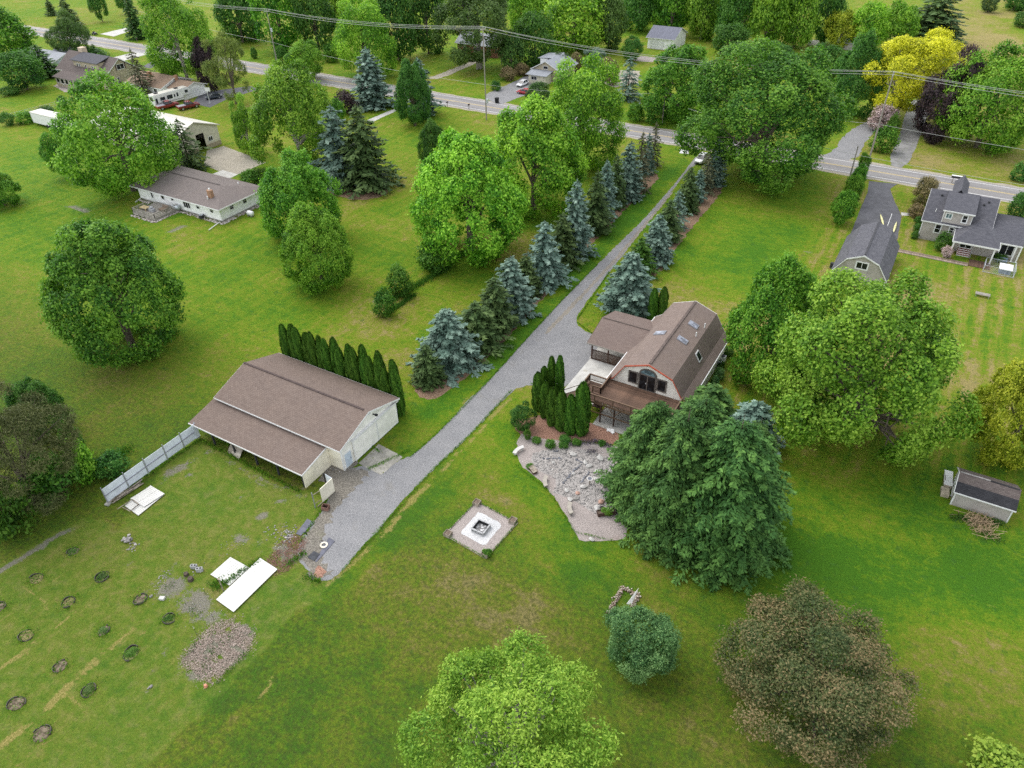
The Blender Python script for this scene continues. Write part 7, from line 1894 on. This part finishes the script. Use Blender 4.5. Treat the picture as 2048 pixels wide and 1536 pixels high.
for key, r_, tp, arc_, lab in rings:
    x, y = RC[key]; rr = random.Random(key[0]+key[1])
    r_ *= .88; arc_ *= rr.uniform(.62, .95)
    t = thing('planting_ring', lab, 'planting ring', (x, y, 0), 'planting rings on the weedy plot')
    n = 18; a_st = rr.uniform(0, 6.28) if arc_ < 1 else 0; a_st = -.3+rr.uniform(-.4, .4)
    q = MB(); k0 = int(n*arc_)
    ax = rr.uniform(.85, 1.1); rot = rr.uniform(0, 3)
    def rp(rad, a_):
        u, v = rad*ax*math.cos(a_), rad/ax*math.sin(a_); return (x+u*math.cos(rot)-v*math.sin(rot), y+u*math.sin(rot)+v*math.cos(rot))
    for k in range(k0):
        a0, a1 = a_st+2*PI*k/n, a_st+2*PI*(k+1)/n
        h = .15+.07*math.sin(a0*2+x)+rr.uniform(-.02, .02)
        q.ext([(*rp(r_, a0), -.02), (*rp(r_+.06, a0), -.02), (*rp(r_+.06, a1), -.02), (*rp(r_, a1), -.02)], (0, 0, h))
    q.build('rim', m_ring, t)
    bm = bmesh.new(); bmesh.ops.create_icosphere(bm, subdivisions=3, radius=1)
    hh = .20 if tp == 'soil' else .14
    for v in bm.verts:
        v.co *= rr.uniform(.96, 1.04); v.co.z = max(-.05, v.co.z)*hh*rr.uniform(.75, 1.2)
        a_ = math.atan2(v.co.y, v.co.x); d_ = math.hypot(v.co.x, v.co.y)
        px_, py_ = rp(r_*.96*min(1.04, d_), a_); v.co.x, v.co.y = px_-x, py_-y
    me = bpy.data.meshes.new('mound'); bm.to_mesh(me); bm.free(); me.materials.append(tops[tp])
    inst('mound', me, t)
    if tp == 'green' or rr.random() < .35: inst('weeds', PROTO['shrub'][rr.randrange(3)][0], t, (0, 0, .12), (0, 0, rr.random()*6), (r_*.8, r_*.8, .16), LEAF['shrub' if key[0] > 250 else 'willow'])
x, y = (-60.89,22.87); o = stone_stuff('stone_heap', [(x+random.gauss(0, .3), y+random.gauss(0, .22), random.uniform(0, .15), random.uniform(.1, .2)) for _ in range(40)], m_loose, 8); tag(o, 'small heap of grey stones on the weedy plot', 'stones')
tall_grass_rings = []
# wood chips
rng = np.random.default_rng(4); cp = [(-44.5,16.13), (-45.11,18.49), (-45.04,20.58), (-43.66,21.61), (-40.91,21.46), (-40.16,20.01), (-40.47,17.97), (-40.26,16.09), (-41.76,15.99)]
cx_ = rng.uniform(min(p[0] for p in cp), max(p[0] for p in cp), 9000); cy_ = rng.uniform(min(p[1] for p in cp), max(p[1] for p in cp), 9000)
ok = in_poly(cx_, cy_, cp); cx_, cy_ = cx_[ok], cy_[ok]; n = len(cx_); cx_ = cx_+.45*rng.normal(size=n)*rng.random(n); cy_ = cy_+.45*rng.normal(size=n)*rng.random(n); kp_ = fbm(cx_, cy_, .7, 55) > .33; cx_, cy_ = cx_[kp_], cy_[kp_]; n = len(cx_)
Pc = np.stack([cx_, cy_, .03+.05*rng.random(n)], 1); Nc = _norm(np.array([0, 0, 1.0])+.45*rng.normal(size=(n, 3)))
V, Fq = _leaves(rng, Pc, Nc, .09+.1*rng.random(n), .04+.03*rng.random(n), 1.0)
me = np_mesh('wood_chips', V, Fq, rng.random(n), tone_mat('wood_chip', [(0, (.15, .11, .083)), (.5, (.30, .232, .188)), (1, (.47, .39, .335))]))
o = bpy.data.objects.new('wood_chips', me); COL.objects.link(o); tag(o, 'pale wood chips spread on the weedy plot', 'wood chips', kind='stuff')
rng = np.random.default_rng(14); cp = [(-46.07,27.93), (-46.72,30.53), (-46.08,32.2), (-44.5,32.01), (-43.84,30.58), (-43.42,28.22), (-44.28,27.03)]
cx_ = rng.uniform(min(p[0] for p in cp), max(p[0] for p in cp), 4200); cy_ = rng.uniform(min(p[1] for p in cp), max(p[1] for p in cp), 4200)
ok = in_poly(cx_, cy_, cp) & (fbm(cx_, cy_, 1.0, 56) > .44); cx_, cy_ = cx_[ok], cy_[ok]; n = len(cx_); cx_ = cx_+.3*rng.normal(size=n)*rng.random(n); cy_ = cy_+.3*rng.normal(size=n)*rng.random(n)
V, Fq = _leaves(rng, np.stack([cx_, cy_, .03+.05*rng.random(n)], 1), _norm(np.array([0, 0, 1.0])+.45*rng.normal(size=(n, 3))), .07+.07*rng.random(n), .05+.03*rng.random(n), 1.0)
me = np_mesh('red_chips', V, Fq, rng.random(n), tone_mat('red_chip', [(0, (.10, .05, .04)), (.5, (.19, .085, .062)), (1, (.27, .15, .11))]))
o = bpy.data.objects.new('red_chips', me); COL.objects.link(o); tag(o, 'reddish stone chips scattered between the grey mats and the white sheets', 'stone chips', kind='stuff')
x, y = (-40.75,15.65); o = MB().tube([(x, y, 0), (x, y, .25)], [.18, .12], 8).build('terracotta_pot', M('terracotta', (.55, .24, .15), .8)); tag(o, 'small terracotta pot at the tip of the wood chips', 'pot')
x, y = (-51.56,19.82); o = MB().obox((x, y, .12), (.5, .35, .24), .4).build('white_bucket', m_bwhite); tag(o, 'small white box on the gravel patch', 'box')
# stone raised bed with slanted board
x, y = (-12.68,42.18); t = thing('lean_board', 'white pointed board propped up in the stone raised bed', 'board', (*(-12.61,41.51), 0))
a, b2 = (-12.7,41.14), (-12.2,42.13)
MB().ext([(a[0], a[1], .05), (a[0]+.42, a[1]+.12, .05), (b2[0]+.1, b2[1]+.1, 1.5)], (.03, -.03, .02)).build('panel', M('pale_board', (.66, .65, .63), .7), t)
P = []
rr = random.Random(31)
for a, b2 in (((-13.76,39.28), (-13.73,42.58)), ((-13.73,42.58), (-12.07,42.53)), ((-12.07,42.53), (-12.18,40.99))):
    L = math.hypot(b2[0]-a[0], b2[1]-a[1])
    for k in range(int(L/.022)): f = rr.random(); P.append((a[0]+(b2[0]-a[0])*f+rr.gauss(0, .12), a[1]+(b2[1]-a[1])*f+rr.gauss(0, .12), rr.uniform(0, .2), rr.uniform(.05, .11)))
o = stone_stuff('raised_bed_wall', P, tone_mat('bed_stone', [(0, (.14, .09, .065)), (.5, (.28, .22, .17)), (1, (.45, .40, .335))]), 9); tag(o, 'low wall of small tan stones round the raised bed', 'stones')

# ------------------------------------------------------------------ utility poles and lines
m_pole = M('pole_wood', (.30, .27, .235), .9, .2, 2, stretch=(4, 4, .3)); m_wire = M('line_wire', (.42, .43, .40), .5, .05, 1); m_trf = M('transformer_grey', (.52, .55, .57), .5)
poles = {}
def pole(key, p, h, label, arm=True, tf=None, th=.17, lean=(0, 0)):
    t = thing('utility_pole', label, 'utility pole', (p[0], p[1], 0), 'utility poles along the road')
    MB().tube([(p[0], p[1], -.1), (p[0]+lean[0]*.5, p[1]+lean[1]*.5, h*.5), (p[0]+lean[0], p[1]+lean[1], h)], [th, th*.85, th*.65], 8).build('shaft', m_pole, t)
    tx, ty = p[0]+lean[0], p[1]+lean[1]
    if arm:
        MB().box(tx-.08, tx+.08, ty-1.1, ty+1.1, h-.5, h-.36).build('crossarm', m_pole, t)
        for s in (-1.0, 0, 1.0): MB().cyl(tx, ty+s, h-.36 if s else h, h-.1 if s else h+.26, .06, 6).build('insulator', m_trf, t)
    if tf: MB().cyl(tx+.4, ty, tf, tf+1.0, .3, 10).build('transformer', m_trf, t)
    poles[key] = (tx, ty, h)
pole('a', (-100.71,157.96), 21.47, 'tall wooden utility pole with transformer at the near verge of the road', tf=4.2)
pole('b', (-185.14,170.58), 17.05, 'utility pole with a grey transformer at the far verge near the road bend', tf=11)
pole('c', (-11.78,169.05), 18.7, 'tall utility pole in front of the golden yellow tree')
pole('d', (-60.33,174.99), 8.6, 'short utility pole under the dense maple across the road', arm=False)
pole('e', (-13.56,157.43), 7.4, 'short utility pole beside the columnar trees', arm=False)
pole('f', (-278.06,188.56), 14.5, 'utility pole at the far left of the road beyond the roadside maple', tf=None)
pole('g', (-125.33,206.54), 8.65, 'short pole in front of the dense dark cedar', arm=False, th=.14)
pole('h', (62, 168, 0), 19, 'utility pole outside the right margin of the road')
def wire(p, q, sag, label, n=22, r=.028, cat='wire', group='power lines along the road'):
    pts = [(p[0]+(q[0]-p[0])*k/n, p[1]+(q[1]-p[1])*k/n, p[2]+(q[2]-p[2])*k/n-4*sag*(k/n)*(1-k/n)) for k in range(n+1)]
    o = MB().tube(pts, r, 4).build('power_line', m_wire); return tag(o, label, cat, group)
names = {'fb': 'between the far left pole and the pole at the road bend', 'ba': 'between the pole at the road bend and the near verge pole', 'ac': 'between the near verge pole and the golden tree pole', 'ch': 'from the golden tree pole to the right margin'}
for k1, k2, sg in (('f', 'b', 1.2), ('b', 'a', 1.3), ('a', 'c', 2.2), ('c', 'h', 1.4)):
    p, q = poles[k1], poles[k2]
    for dy, dz, nm in ((-1.0, -.1, 'near'), (0, .26, 'upper'), (1.0, -.1, 'far')):
        wire((p[0], p[1]+dy, p[2]+dz), (q[0], q[1]+dy, q[2]+dz), sg+abs(dy)*.2, '%s line %s' % (nm, names[k1+k2]))
lo = {'b': 8.0, 'a': 8.6, 'c': 8.6, 'd': 7.4, 'h': 8.6, 'f': 8}
for k1, k2, sg, lab in (('f', 'b', .8, 'low cable between the far left pole and the road bend pole'), ('b', 'a', 1.0, 'low cable between the road bend pole and the near verge pole'), ('a', 'd', .9, 'low cable from the near verge pole to the short pole under the maple'), ('d', 'c', .8, 'low cable from the short pole to the golden tree pole'), ('c', 'h', 1.0, 'low cable from the golden tree pole to the right margin')):
    p, q = poles[k1], poles[k2]; wire((p[0], p[1], lo[k1]), (q[0], q[1], lo[k2]), sg, lab, group='low cables along the road')
p, q, s = poles['e'], poles['c'], poles['h']
wire((p[0], p[1], 5.6), (q[0]-40, q[1]-2, 7), .5, 'low cable crossing left from the short pole by the columnar trees', group='low cables along the road')
wire((p[0], p[1], 5.6), (s[0], s[1]-14, 7), .9, 'low cable crossing right from the short pole by the columnar trees', group='low cables along the road')

# ------------------------------------------------------------------ mailboxes and bins at the road
def mailbox(p, label, mat=m_steelpost):
    t = thing('mailbox', label, 'mailbox', (p[0], p[1], 0), 'mailboxes along the road')
    MB().box(p[0]-.05, p[0]+.05, p[1]-.05, p[1]+.05, 0, 1.1).build('post', m_lumb, t)
    q = MB(); n = 8
    pr = [(-.13, 1.1), (.13, 1.1)]+[(.13*math.cos(a_), 1.3+.13*math.sin(a_)) for a_ in [PI*k/n for k in range(n+1)]]
    q.ext([(p[0]+a_*1.3, p[1]-.3, z_) for a_, z_ in pr], (0, .6, 0)); q.build('box', mat, t)
    MB().box(p[0]+.17, p[0]+.2, p[1]-.1, p[1]-.05, 1.25, 1.6).build('flag', m_red, t)
mailbox((-109.46,163.33), 'black mailbox on a post opposite the gravel parking'); mailbox((-115.8,162.58), 'thin posted mailbox by the half hidden blue spruce'); mailbox((-260.7,176.65), 'dark mailbox by the big roadside maple at the far left'); mailbox((-306.24,185.3), 'white mailbox at the far left concrete drive', m_trim)
x, y = (-105.84,171.59); t = thing('wheeled_bin', 'black wheeled bin standing at the gravel parking entrance', 'bin', (x, y, 0))
MB().ext([(x-.35, y-.38, .1), (x+.35, y-.38, .1), (x+.42, y-.45, 1.35), (x-.42, y-.45, 1.35)], (0, .8, 0)).build('body', m_black, t); MB().obox((x, y, 1.4), (.9, .95, .08), 0, .06).build('lid', m_steelpost, t)
for s in (-.36, .36): MB().tube([(x+s, y+.4, .12), (x+s+.06, y+.4, .12)], .12, 10).build('wheel', m_black, t)
x, y = (5.39,166.47); t = thing('mailbox_rail', 'black and white double mailbox on the road verge behind the grey house', 'mailbox', (x, y, 0))
for s in (-.8, .8): MB().box(x+s-.06, x+s+.06, y-.06, y+.06, 0, 1.1).build('post', m_lumb, t)
MB().box(x-1.2, x+1.2, y-.25, y+.25, 1.1, 1.5).build('box', m_steelpost, t); MB().box(x-1.22, x+1.22, y-.27, y+.27, 1.5, 1.58).build('top', m_trim, t)
x, y = (-285.98,177.25); t = thing('road_mower', 'dark garden mower parked at the road end of the left concrete drive', 'mower', (x, y, 0))
MB().box(x-.9, x+.9, y-.5, y+.5, .3, .75).build('deck', m_steelpost, t, bevel=.08); MB().box(x-.5, x+.1, y-.35, y+.35, .75, 1.2).build('seat', m_black, t, bevel=.06); MB().box(x+.4, x+.9, y-.35, y+.35, .75, 1.0).build('bonnet', m_pipe, t, bevel=.06)
for sx in (-.7, .6):
    for sy in (-.6, .5): MB().tube([(x+sx, y+sy, .3), (x+sx, y+sy+.15, .3)], .3, 10).build('wheel', m_black, t)
x, y = (-176.37,135.61); t = thing('basketball_hoop', 'white basketball hoop beside the dark car on the far drive', 'basketball hoop', (x, y, 0))
MB().tube([(x, y, 0), (x, y, 2.8), (x-.3, y+.5, 3.3)], .07, 6).build('pole', m_trim, t); MB().obox((x-.4, y+.6, 3.5), (1.6, .05, 1.0), .3).build('backboard', m_trim, t)
q = MB()
for k in range(12): q.tube([(x-.55+.23*math.cos(k*PI/6), y+.9+.23*math.sin(k*PI/6), 3.2), (x-.55+.23*math.cos((k+1)*PI/6), y+.9+.23*math.sin((k+1)*PI/6), 3.2)], .02, 4)
q.build('rim', m_red, t)
# wire fence along the left garden
t = thing('garden_fence', 'thin wire fence bordering the left garden', 'fence', (*(-215.72,108.17), 0))
a, b2 = (-214.76,95.39), (-213.0,116.67); n = 16
for k in range(n+1):
    f = k/n; x, y = a[0]+(b2[0]-a[0])*f, a[1]+(b2[1]-a[1])*f; MB().cyl(x, y, 0, 1.2, .05, 5).build('post', m_galv, t)
for z in (.15, .65, 1.15): MB().tube([(a[0], a[1], z), (b2[0], b2[1], z)], .02, 4).build('wire', m_galv, t)
# unmown strip: tall grass
def tall_grass(name, segs, n, label, h=.45, w=.9, seed=1, leaf='shrub'):
    rng = np.random.default_rng(seed); Ps = []
    for a, b2, wd in segs:
        L = math.hypot(b2[0]-a[0], b2[1]-a[1]); m = int(n*L)
        f = rng.random(m); Ps.append(np.stack([a[0]+(b2[0]-a[0])*f+wd*rng.normal(size=m)*.5, a[1]+(b2[1]-a[1])*f+wd*rng.normal(size=m)*.5, 0*f+h*.35*rng.random(m)], 1))
    Pq = np.concatenate(Ps); m = len(Pq); Nn = _norm(rng.normal(size=(m, 3))*np.array([1, 1, .35])); T = np.tile([0, 0, 1.0], (m, 1))
    V, Fq = _leaves(rng, Pq+np.array([0, 0, .1]), Nn, h*(.5+.8*rng.random(m)), .07+.05*rng.random(m), .5, T)
    me = np_mesh(name, V, Fq, (.35+.22*rng.normal(size=m)+.2*fbm(Pq[:, 0], Pq[:, 1], 1.5, seed)).clip(0, 1), LEAF[leaf]); o = bpy.data.objects.new(name, me); COL.objects.link(o); return tag(o, label, 'grass', kind='stuff')
tall_grass('tall_grass', [((-66.9,74.26), (-65.23,86.16), .9), ((-65.23,86.16), (-65.51,94.18), .9), ((-64.72,72.09), (-64.5,78.19), .5)], 160, 'unmown strip of tall grass below the nearest linden', seed=2)
tall_grass('tall_grass', [((-76.55,20.27), (-74.14,28.45), 1.6), ((-74.14,28.45), (-72.78,32.17), 1.0), ((-74.53,15.28), (-74.71,20.86), 1.4)], 170, 'rank weeds along the foot of the left thicket', .5, seed=3)
tall_grass('tall_grass', [((-66.83,37.53), (-49.95,36.9), .35), ((-62.38,38.97), (-65.22,38.42), .5), ((-67.51,25.33), (-66.83,37.53), .3)], 60, 'weeds growing along the barn lean-to and steel fence', .3, seed=4, leaf='maple2')
tall_grass('tall_grass', [((-47.95,23.05), (-46.84,27.86), .4), ((-48.45,24.13), (-48.61,23.02), .5), ((-43.95,28.77), (-43.53,30.82), .4), ((-39.64,28.76), (-41.56,28.71), .5)], 90, 'clumps of weeds round the white metal sheets', .28, seed=5, leaf='maple')
tall_grass('tall_grass', [((12.48,67.69), (17.47,69.3), .6), ((15.31,66.93), (17.11,66.81), 1.0)], 110, 'rough grass round the brush pile by the shed', .35, seed=6, leaf='willow')
tall_grass('tall_grass', [((-43.42,48.51), (-45.66,43.39), .3), ((-46.27,46.43), (-48.15,46.89), .2)], 70, 'weeds along the cracks of the barn apron', .16, seed=7, leaf='maple2')

tall_grass('verge_grass', [((-38.7,64.38), (-38.68,53.91), .16), ((-38.68,53.91), (-39.14,46.75), .16), ((-39.14,46.75), (-38.86,37.28), .18), ((-38.86,37.28), (-38.64,30.84), .2), ((-42.98,77.04), (-42.36,63.84), .14), ((-42.36,63.84), (-42.27,53.82), .14), ((-42.27,53.82), (-42.65,47.46), .14), ((-43.35,88.61), (-42.98,77.04), .14), ((-43.48,100.85), (-43.35,88.61), .14), ((-40.65,99.62), (-38.81,83.78), .14), ((-35.24,81.42), (-38.51,83.16), .12), ((-46.49,37.53), (-44.9,31.55), .22), ((-37.16,66.71), (-34.04,67.56), .14)], 55, 'ragged grass edging the gravel driveway', .12, seed=8, leaf='maple2')
tall_grass('bed_grass', [((-31.29,52.35), (-26.16,50.65), .15), ((-26.16,50.65), (-20.8,46.64), .15), ((-20.8,46.64), (-16.96,47.5), .15), ((-32.47,39.85), (-32.09,45.34), .1), ((-32.09,45.34), (-26.66,44.76), .1), ((-26.66,44.76), (-27.06,39.22), .1), ((-27.06,39.22), (-32.4,39.73), .1)], 40, 'grass creeping over the edges of the gravel garden and fire pit pad', .12, seed=9, leaf='maple2')
tall_grass('ring_grass', [(RC[q[0]], (RC[q[0]][0]+.02, RC[q[0]][1]), .9) for q in rings for _ in range(2)], 3200, 'rank grass growing round the planting rings', .22, seed=12, leaf='maple2')
tall_grass('lavender_flowers', [((-27.23,58.33), (-26.43,59.38), .45), ((-26.43,59.38), (-24.43,60.7), .5), ((-24.36,60.53), (-22.71,60.45), .5), ((-24.94,58.31), (-24.28,58.97), .5)], 170, 'low purple flowers spreading along the bed below the deck', .16, seed=13, leaf='lavender')
tall_grass('chip_weeds', [((-42.83,19.07), (-42.43,20.48), .5), ((-42.06,16.41), (-42.83,18.49), .5), ((-52.22,20.64), (-52.09,21.73), .4), ((-48.89,20.55), (-46.74,20.18), .5), ((-44.58,16.36), (-44.83,18.53), .4), ((-40.11,16.07), (-40.08,20.06), .3)], 22, 'weeds pushing up through the wood chips and the gravel patch', .2, seed=10, leaf='shrub')
# ------------------------------------------------------------------ vehicles
m_tyre = M('tyre_rubber', (.02, .02, .022), .9); m_rim = M('alloy_rim', (.5, .5, .52), .35, metal=.6); m_carglass = glass_mat('car_glass', (.03, .035, .04), .05); m_lamp = M('lamp_lens', (.75, .75, .72), .2); m_tail = M('tail_lens', (.35, .02, .02), .3)
def loft(sections):
    """sections along x: (x, half width low, half width top, z low, z mid, z top) -> closed shell"""
    q = MB(); n = len(sections); V = []
    for (x, wl, wt, z0, zm, z1) in sections:
        V += [(x, -wl*.94, z0), (x, -wl, zm), (x, -wt, z1), (x, wt, z1), (x, wl, zm), (x, wl*.94, z0)]
    Fc = []
    for i in range(n-1):
        for k in range(6): Fc.append((i*6+k, i*6+(k+1) % 6, (i+1)*6+(k+1) % 6, (i+1)*6+k))
    Fc += [tuple(range(5, -1, -1)), tuple((n-1)*6+k for k in range(6))]
    return q.add(V, Fc)
def local_build(q, name, mat, t, bevel=0, smooth=False):
    me = q.mesh(name); me.materials.append(mat)
    if smooth: me.shade_smooth()
    o = bpy.data.objects.new(name, me); COL.objects.link(o); o.parent = t
    if bevel: b_ = o.modifiers.new('bevel', 'BEVEL'); b_.width = bevel; b_.segments = 2; b_.limit_method = 'ANGLE'
    return o
def wheels(t, xs, w, r):
    for x in xs:
        for s in (-1, 1):
            o = local_build(MB().tube([(x, s*(w-.2), r), (x, s*w, r)], r, 14), 'wheel', m_tyre, t)
            local_build(MB().tube([(x, s*(w-.02), r), (x, s*(w+.015), r)], r*.6, 10), 'rim', m_rim, o)
def car(name, label, p, rz, col, kind='car', cat='car', roof=None):
    t = thing(name, label, cat, (p[0], p[1], .015), None, rz)
    pm = paint_mat(name+'_paint', col); rm = roof or pm
    if kind == 'pickup':
        W_ = 1.0
        local_build(loft([(-2.95, .9, .88, .5, .8, 1.0), (-2.85, .98, .95, .42, .8, 1.12), (-.55, 1.0, .96, .4, .8, 1.12), (1.4, 1.0, .95, .4, .8, 1.14), (2.6, .98, .9, .42, .8, 1.06), (2.95, .9, .82, .45, .75, .92)]), 'body', pm, t, .05)
        local_build(MB().box(-2.8, -.75, -.82, .82, 1.125, 1.15), 'bed_cover', m_pipe, t)
        local_build(loft([(-.75, .92, .74, 1.1, 1.3, 1.78), (-.5, .93, .76, 1.1, 1.3, 1.84), (.75, .93, .76, 1.1, 1.3, 1.84), (1.45, .92, .8, 1.1, 1.14, 1.2)]), 'cab_glass', m_carglass, t, .03)
        local_build(MB().box(-.6, .72, -.74, .74, 1.845, 1.89), 'roof', rm, t, .03)
        for s in (-1, 1):
            local_build(MB().tube([(.72, s*.77, 1.86), (1.45, s*.86, 1.17)], .045, 5), 'pillar', pm, t); local_build(MB().tube([(.1, s*.8, 1.86), (.1, s*.94, 1.12)], .05, 5), 'pillar', pm, t)
            local_build(MB().box(2.86, 2.96, s*.72-.16, s*.72+.16, .76, .9), 'headlight', m_lamp, t); local_build(MB().box(-2.97, -2.9, s*.8-.08, s*.8+.08, .75, 1.05), 'taillight', m_tail, t)
        wheels(t, (-1.85, 1.9), 1.0, .4)
    else:
        suv = kind == 'suv'; zt = 1.62 if suv else 1.42; zb = 1.0 if suv else .86
        local_build(loft([(-2.3, .78, .7, .42, .62, zb-.12), (-2.2, .88, .8, .34, .62, zb-.02), (-1.2, .92, .84, .3, .62, zb), (1.0, .92, .82, .3, .62, zb-.02), (1.9, .9, .78, .32, .6, zb-.12), (2.25, .8, .66, .38, .56, zb-.24)]), 'body', pm, t, .06)
        xr = -2.05 if suv else -1.75
        local_build(loft([(xr, .8, .72, zb-.03, zb+.05, zb+.1), (xr+.45, .82, .62, zb-.03, zb+.08, zt-.04), (.2, .82, .62, zb-.03, zb+.08, zt), (1.1, .8, .7, zb-.04, zb-.01, zb+.02)]), 'cabin_glass', m_carglass, t, .03)
        local_build(loft([(xr+.4, .60, .56, zt-.06, zt-.03, zt-.01), (-.6, .62, .58, zt-.02, zt+.01, zt+.035), (.25, .6, .56, zt-.04, zt, zt+.02)]), 'roof', rm, t, .02)
        for s in (-1, 1):
            local_build(MB().tube([(.2, s*.62, zt-.01), (1.1, s*.76, zb)], .04, 5), 'pillar', pm, t); local_build(MB().tube([(-.5, s*.63, zt), (-.5, s*.84, zb)], .045, 5), 'pillar', pm, t); local_build(MB().tube([(xr+.4, s*.62, zt-.04), (xr-.0, s*.76, zb)], .06, 5), 'pillar', pm, t)
            local_build(MB().box(2.05, 2.2, s*.6-.16, s*.6+.16, zb-.3, zb-.18), 'headlight', m_lamp, t); local_build(MB().box(-2.28, -2.2, s*.66-.14, s*.66+.14, zb-.22, zb-.08), 'taillight', m_tail, t)
            local_build(MB().box(.75, .95, s*.98-.07, s*.98+.07, zb, zb+.12), 'mirror', pm, t)
        local_build(MB().box(2.2, 2.27, -.4, .4, .42, .56), 'grille', m_black, t)
        wheels(t, (-1.4, 1.38), .92, .34)
    return t
def ang(a, b): return math.atan2(b[1]-a[1], b[0]-a[0])
car('white_suv', 'white car with dark windscreen parked at the top of the gravel drive', ((-43.6), 154.6), R(-92), (.75, .75, .75), 'suv')
car('white_car', 'white hatchback parked nose out before the small house', (-108.0, 189.3), R(-93), (.78, .78, .78))
car('red_car', 'bright red car beside the white hatchback', (-103.4, 182.3), R(178), (.42, .015, .03))
car('maroon_van', 'dark maroon van parked by the great willow', (-136, 207.6), R(-100), (.05, .015, .02), 'suv')
car('dark_car', 'dark blue black car parked on the far drive beside the hoop', (-179.0, 139.4), R(-125), (.018, .028, .04))
car('red_pickup', 'dark red crew pickup truck in front of the white caravan', (-178.0, 129.8), R(72), (.17, .015, .022), 'pickup', 'truck')
car('red_truck', 'older red pickup truck behind the dark red pickup', (-183.4, 127.4), R(75), (.22, .022, .025), 'pickup', 'truck')
RV = thing('travel_trailer', 'large white travel trailer with dark windows beside the red pickups', 'travel trailer', (-186.2, 131.0, 0), None, R(82))
local_build(MB().box(-5.4, 3.2, -1.22, 1.22, .55, 3.35), 'body', m_trim, RV, .1)
local_build(loft([(3.2, 1.2, 1.2, 1.5, 2.2, 3.35), (5.0, 1.2, 1.15, 1.5, 2.2, 3.3), (5.5, 1.1, 1.0, 1.6, 2.2, 3.0)]), 'nose', m_trim, RV, .06)
local_build(MB().box(-5.3, 5.0, -1.15, 1.15, 3.355, 3.41), 'roof', m_roofsteel, RV, .02)
for x in (-3.8, 2.2): local_build(MB().box(x-.5, x+.5, -.35, .35, 3.41, 3.68), 'roof_vent', m_steelpost, RV, .05)
for x0, x1, z0, z1 in ((-5.0, -4.4, 1.2, 2.5), (-3.6, -2.2, 1.7, 2.5), (-1.6, .0, 1.6, 2.6), (1.3, 1.8, 1.7, 2.7), (3.9, 4.8, 2.1, 2.8), (.5, .85, 1.7, 2.5)):
    local_build(MB().box(x0, x1, -1.26, -1.22, z0, z1), 'window', m_carglass, RV)
local_build(MB().box(-5.46, -5.4, -.8, .8, 1.8, 2.8), 'window', m_carglass, RV)
local_build(MB().box(-5.3, 3.1, -1.25, -1.22, .95, 1.15), 'side_stripe', M('stripe_grey', (.35, .33, .33), .5), RV)
for x in (-1.6, -.7):
    for s in (-1, 1): local_build(MB().tube([(x, s*1.0, .4), (x, s*1.2, .4)], .4, 12), 'wheel', m_tyre, RV)
local_build(MB().box(4.6, 4.9, -.4, .4, .05, 1.5), 'landing_leg', m_pipe, RV)
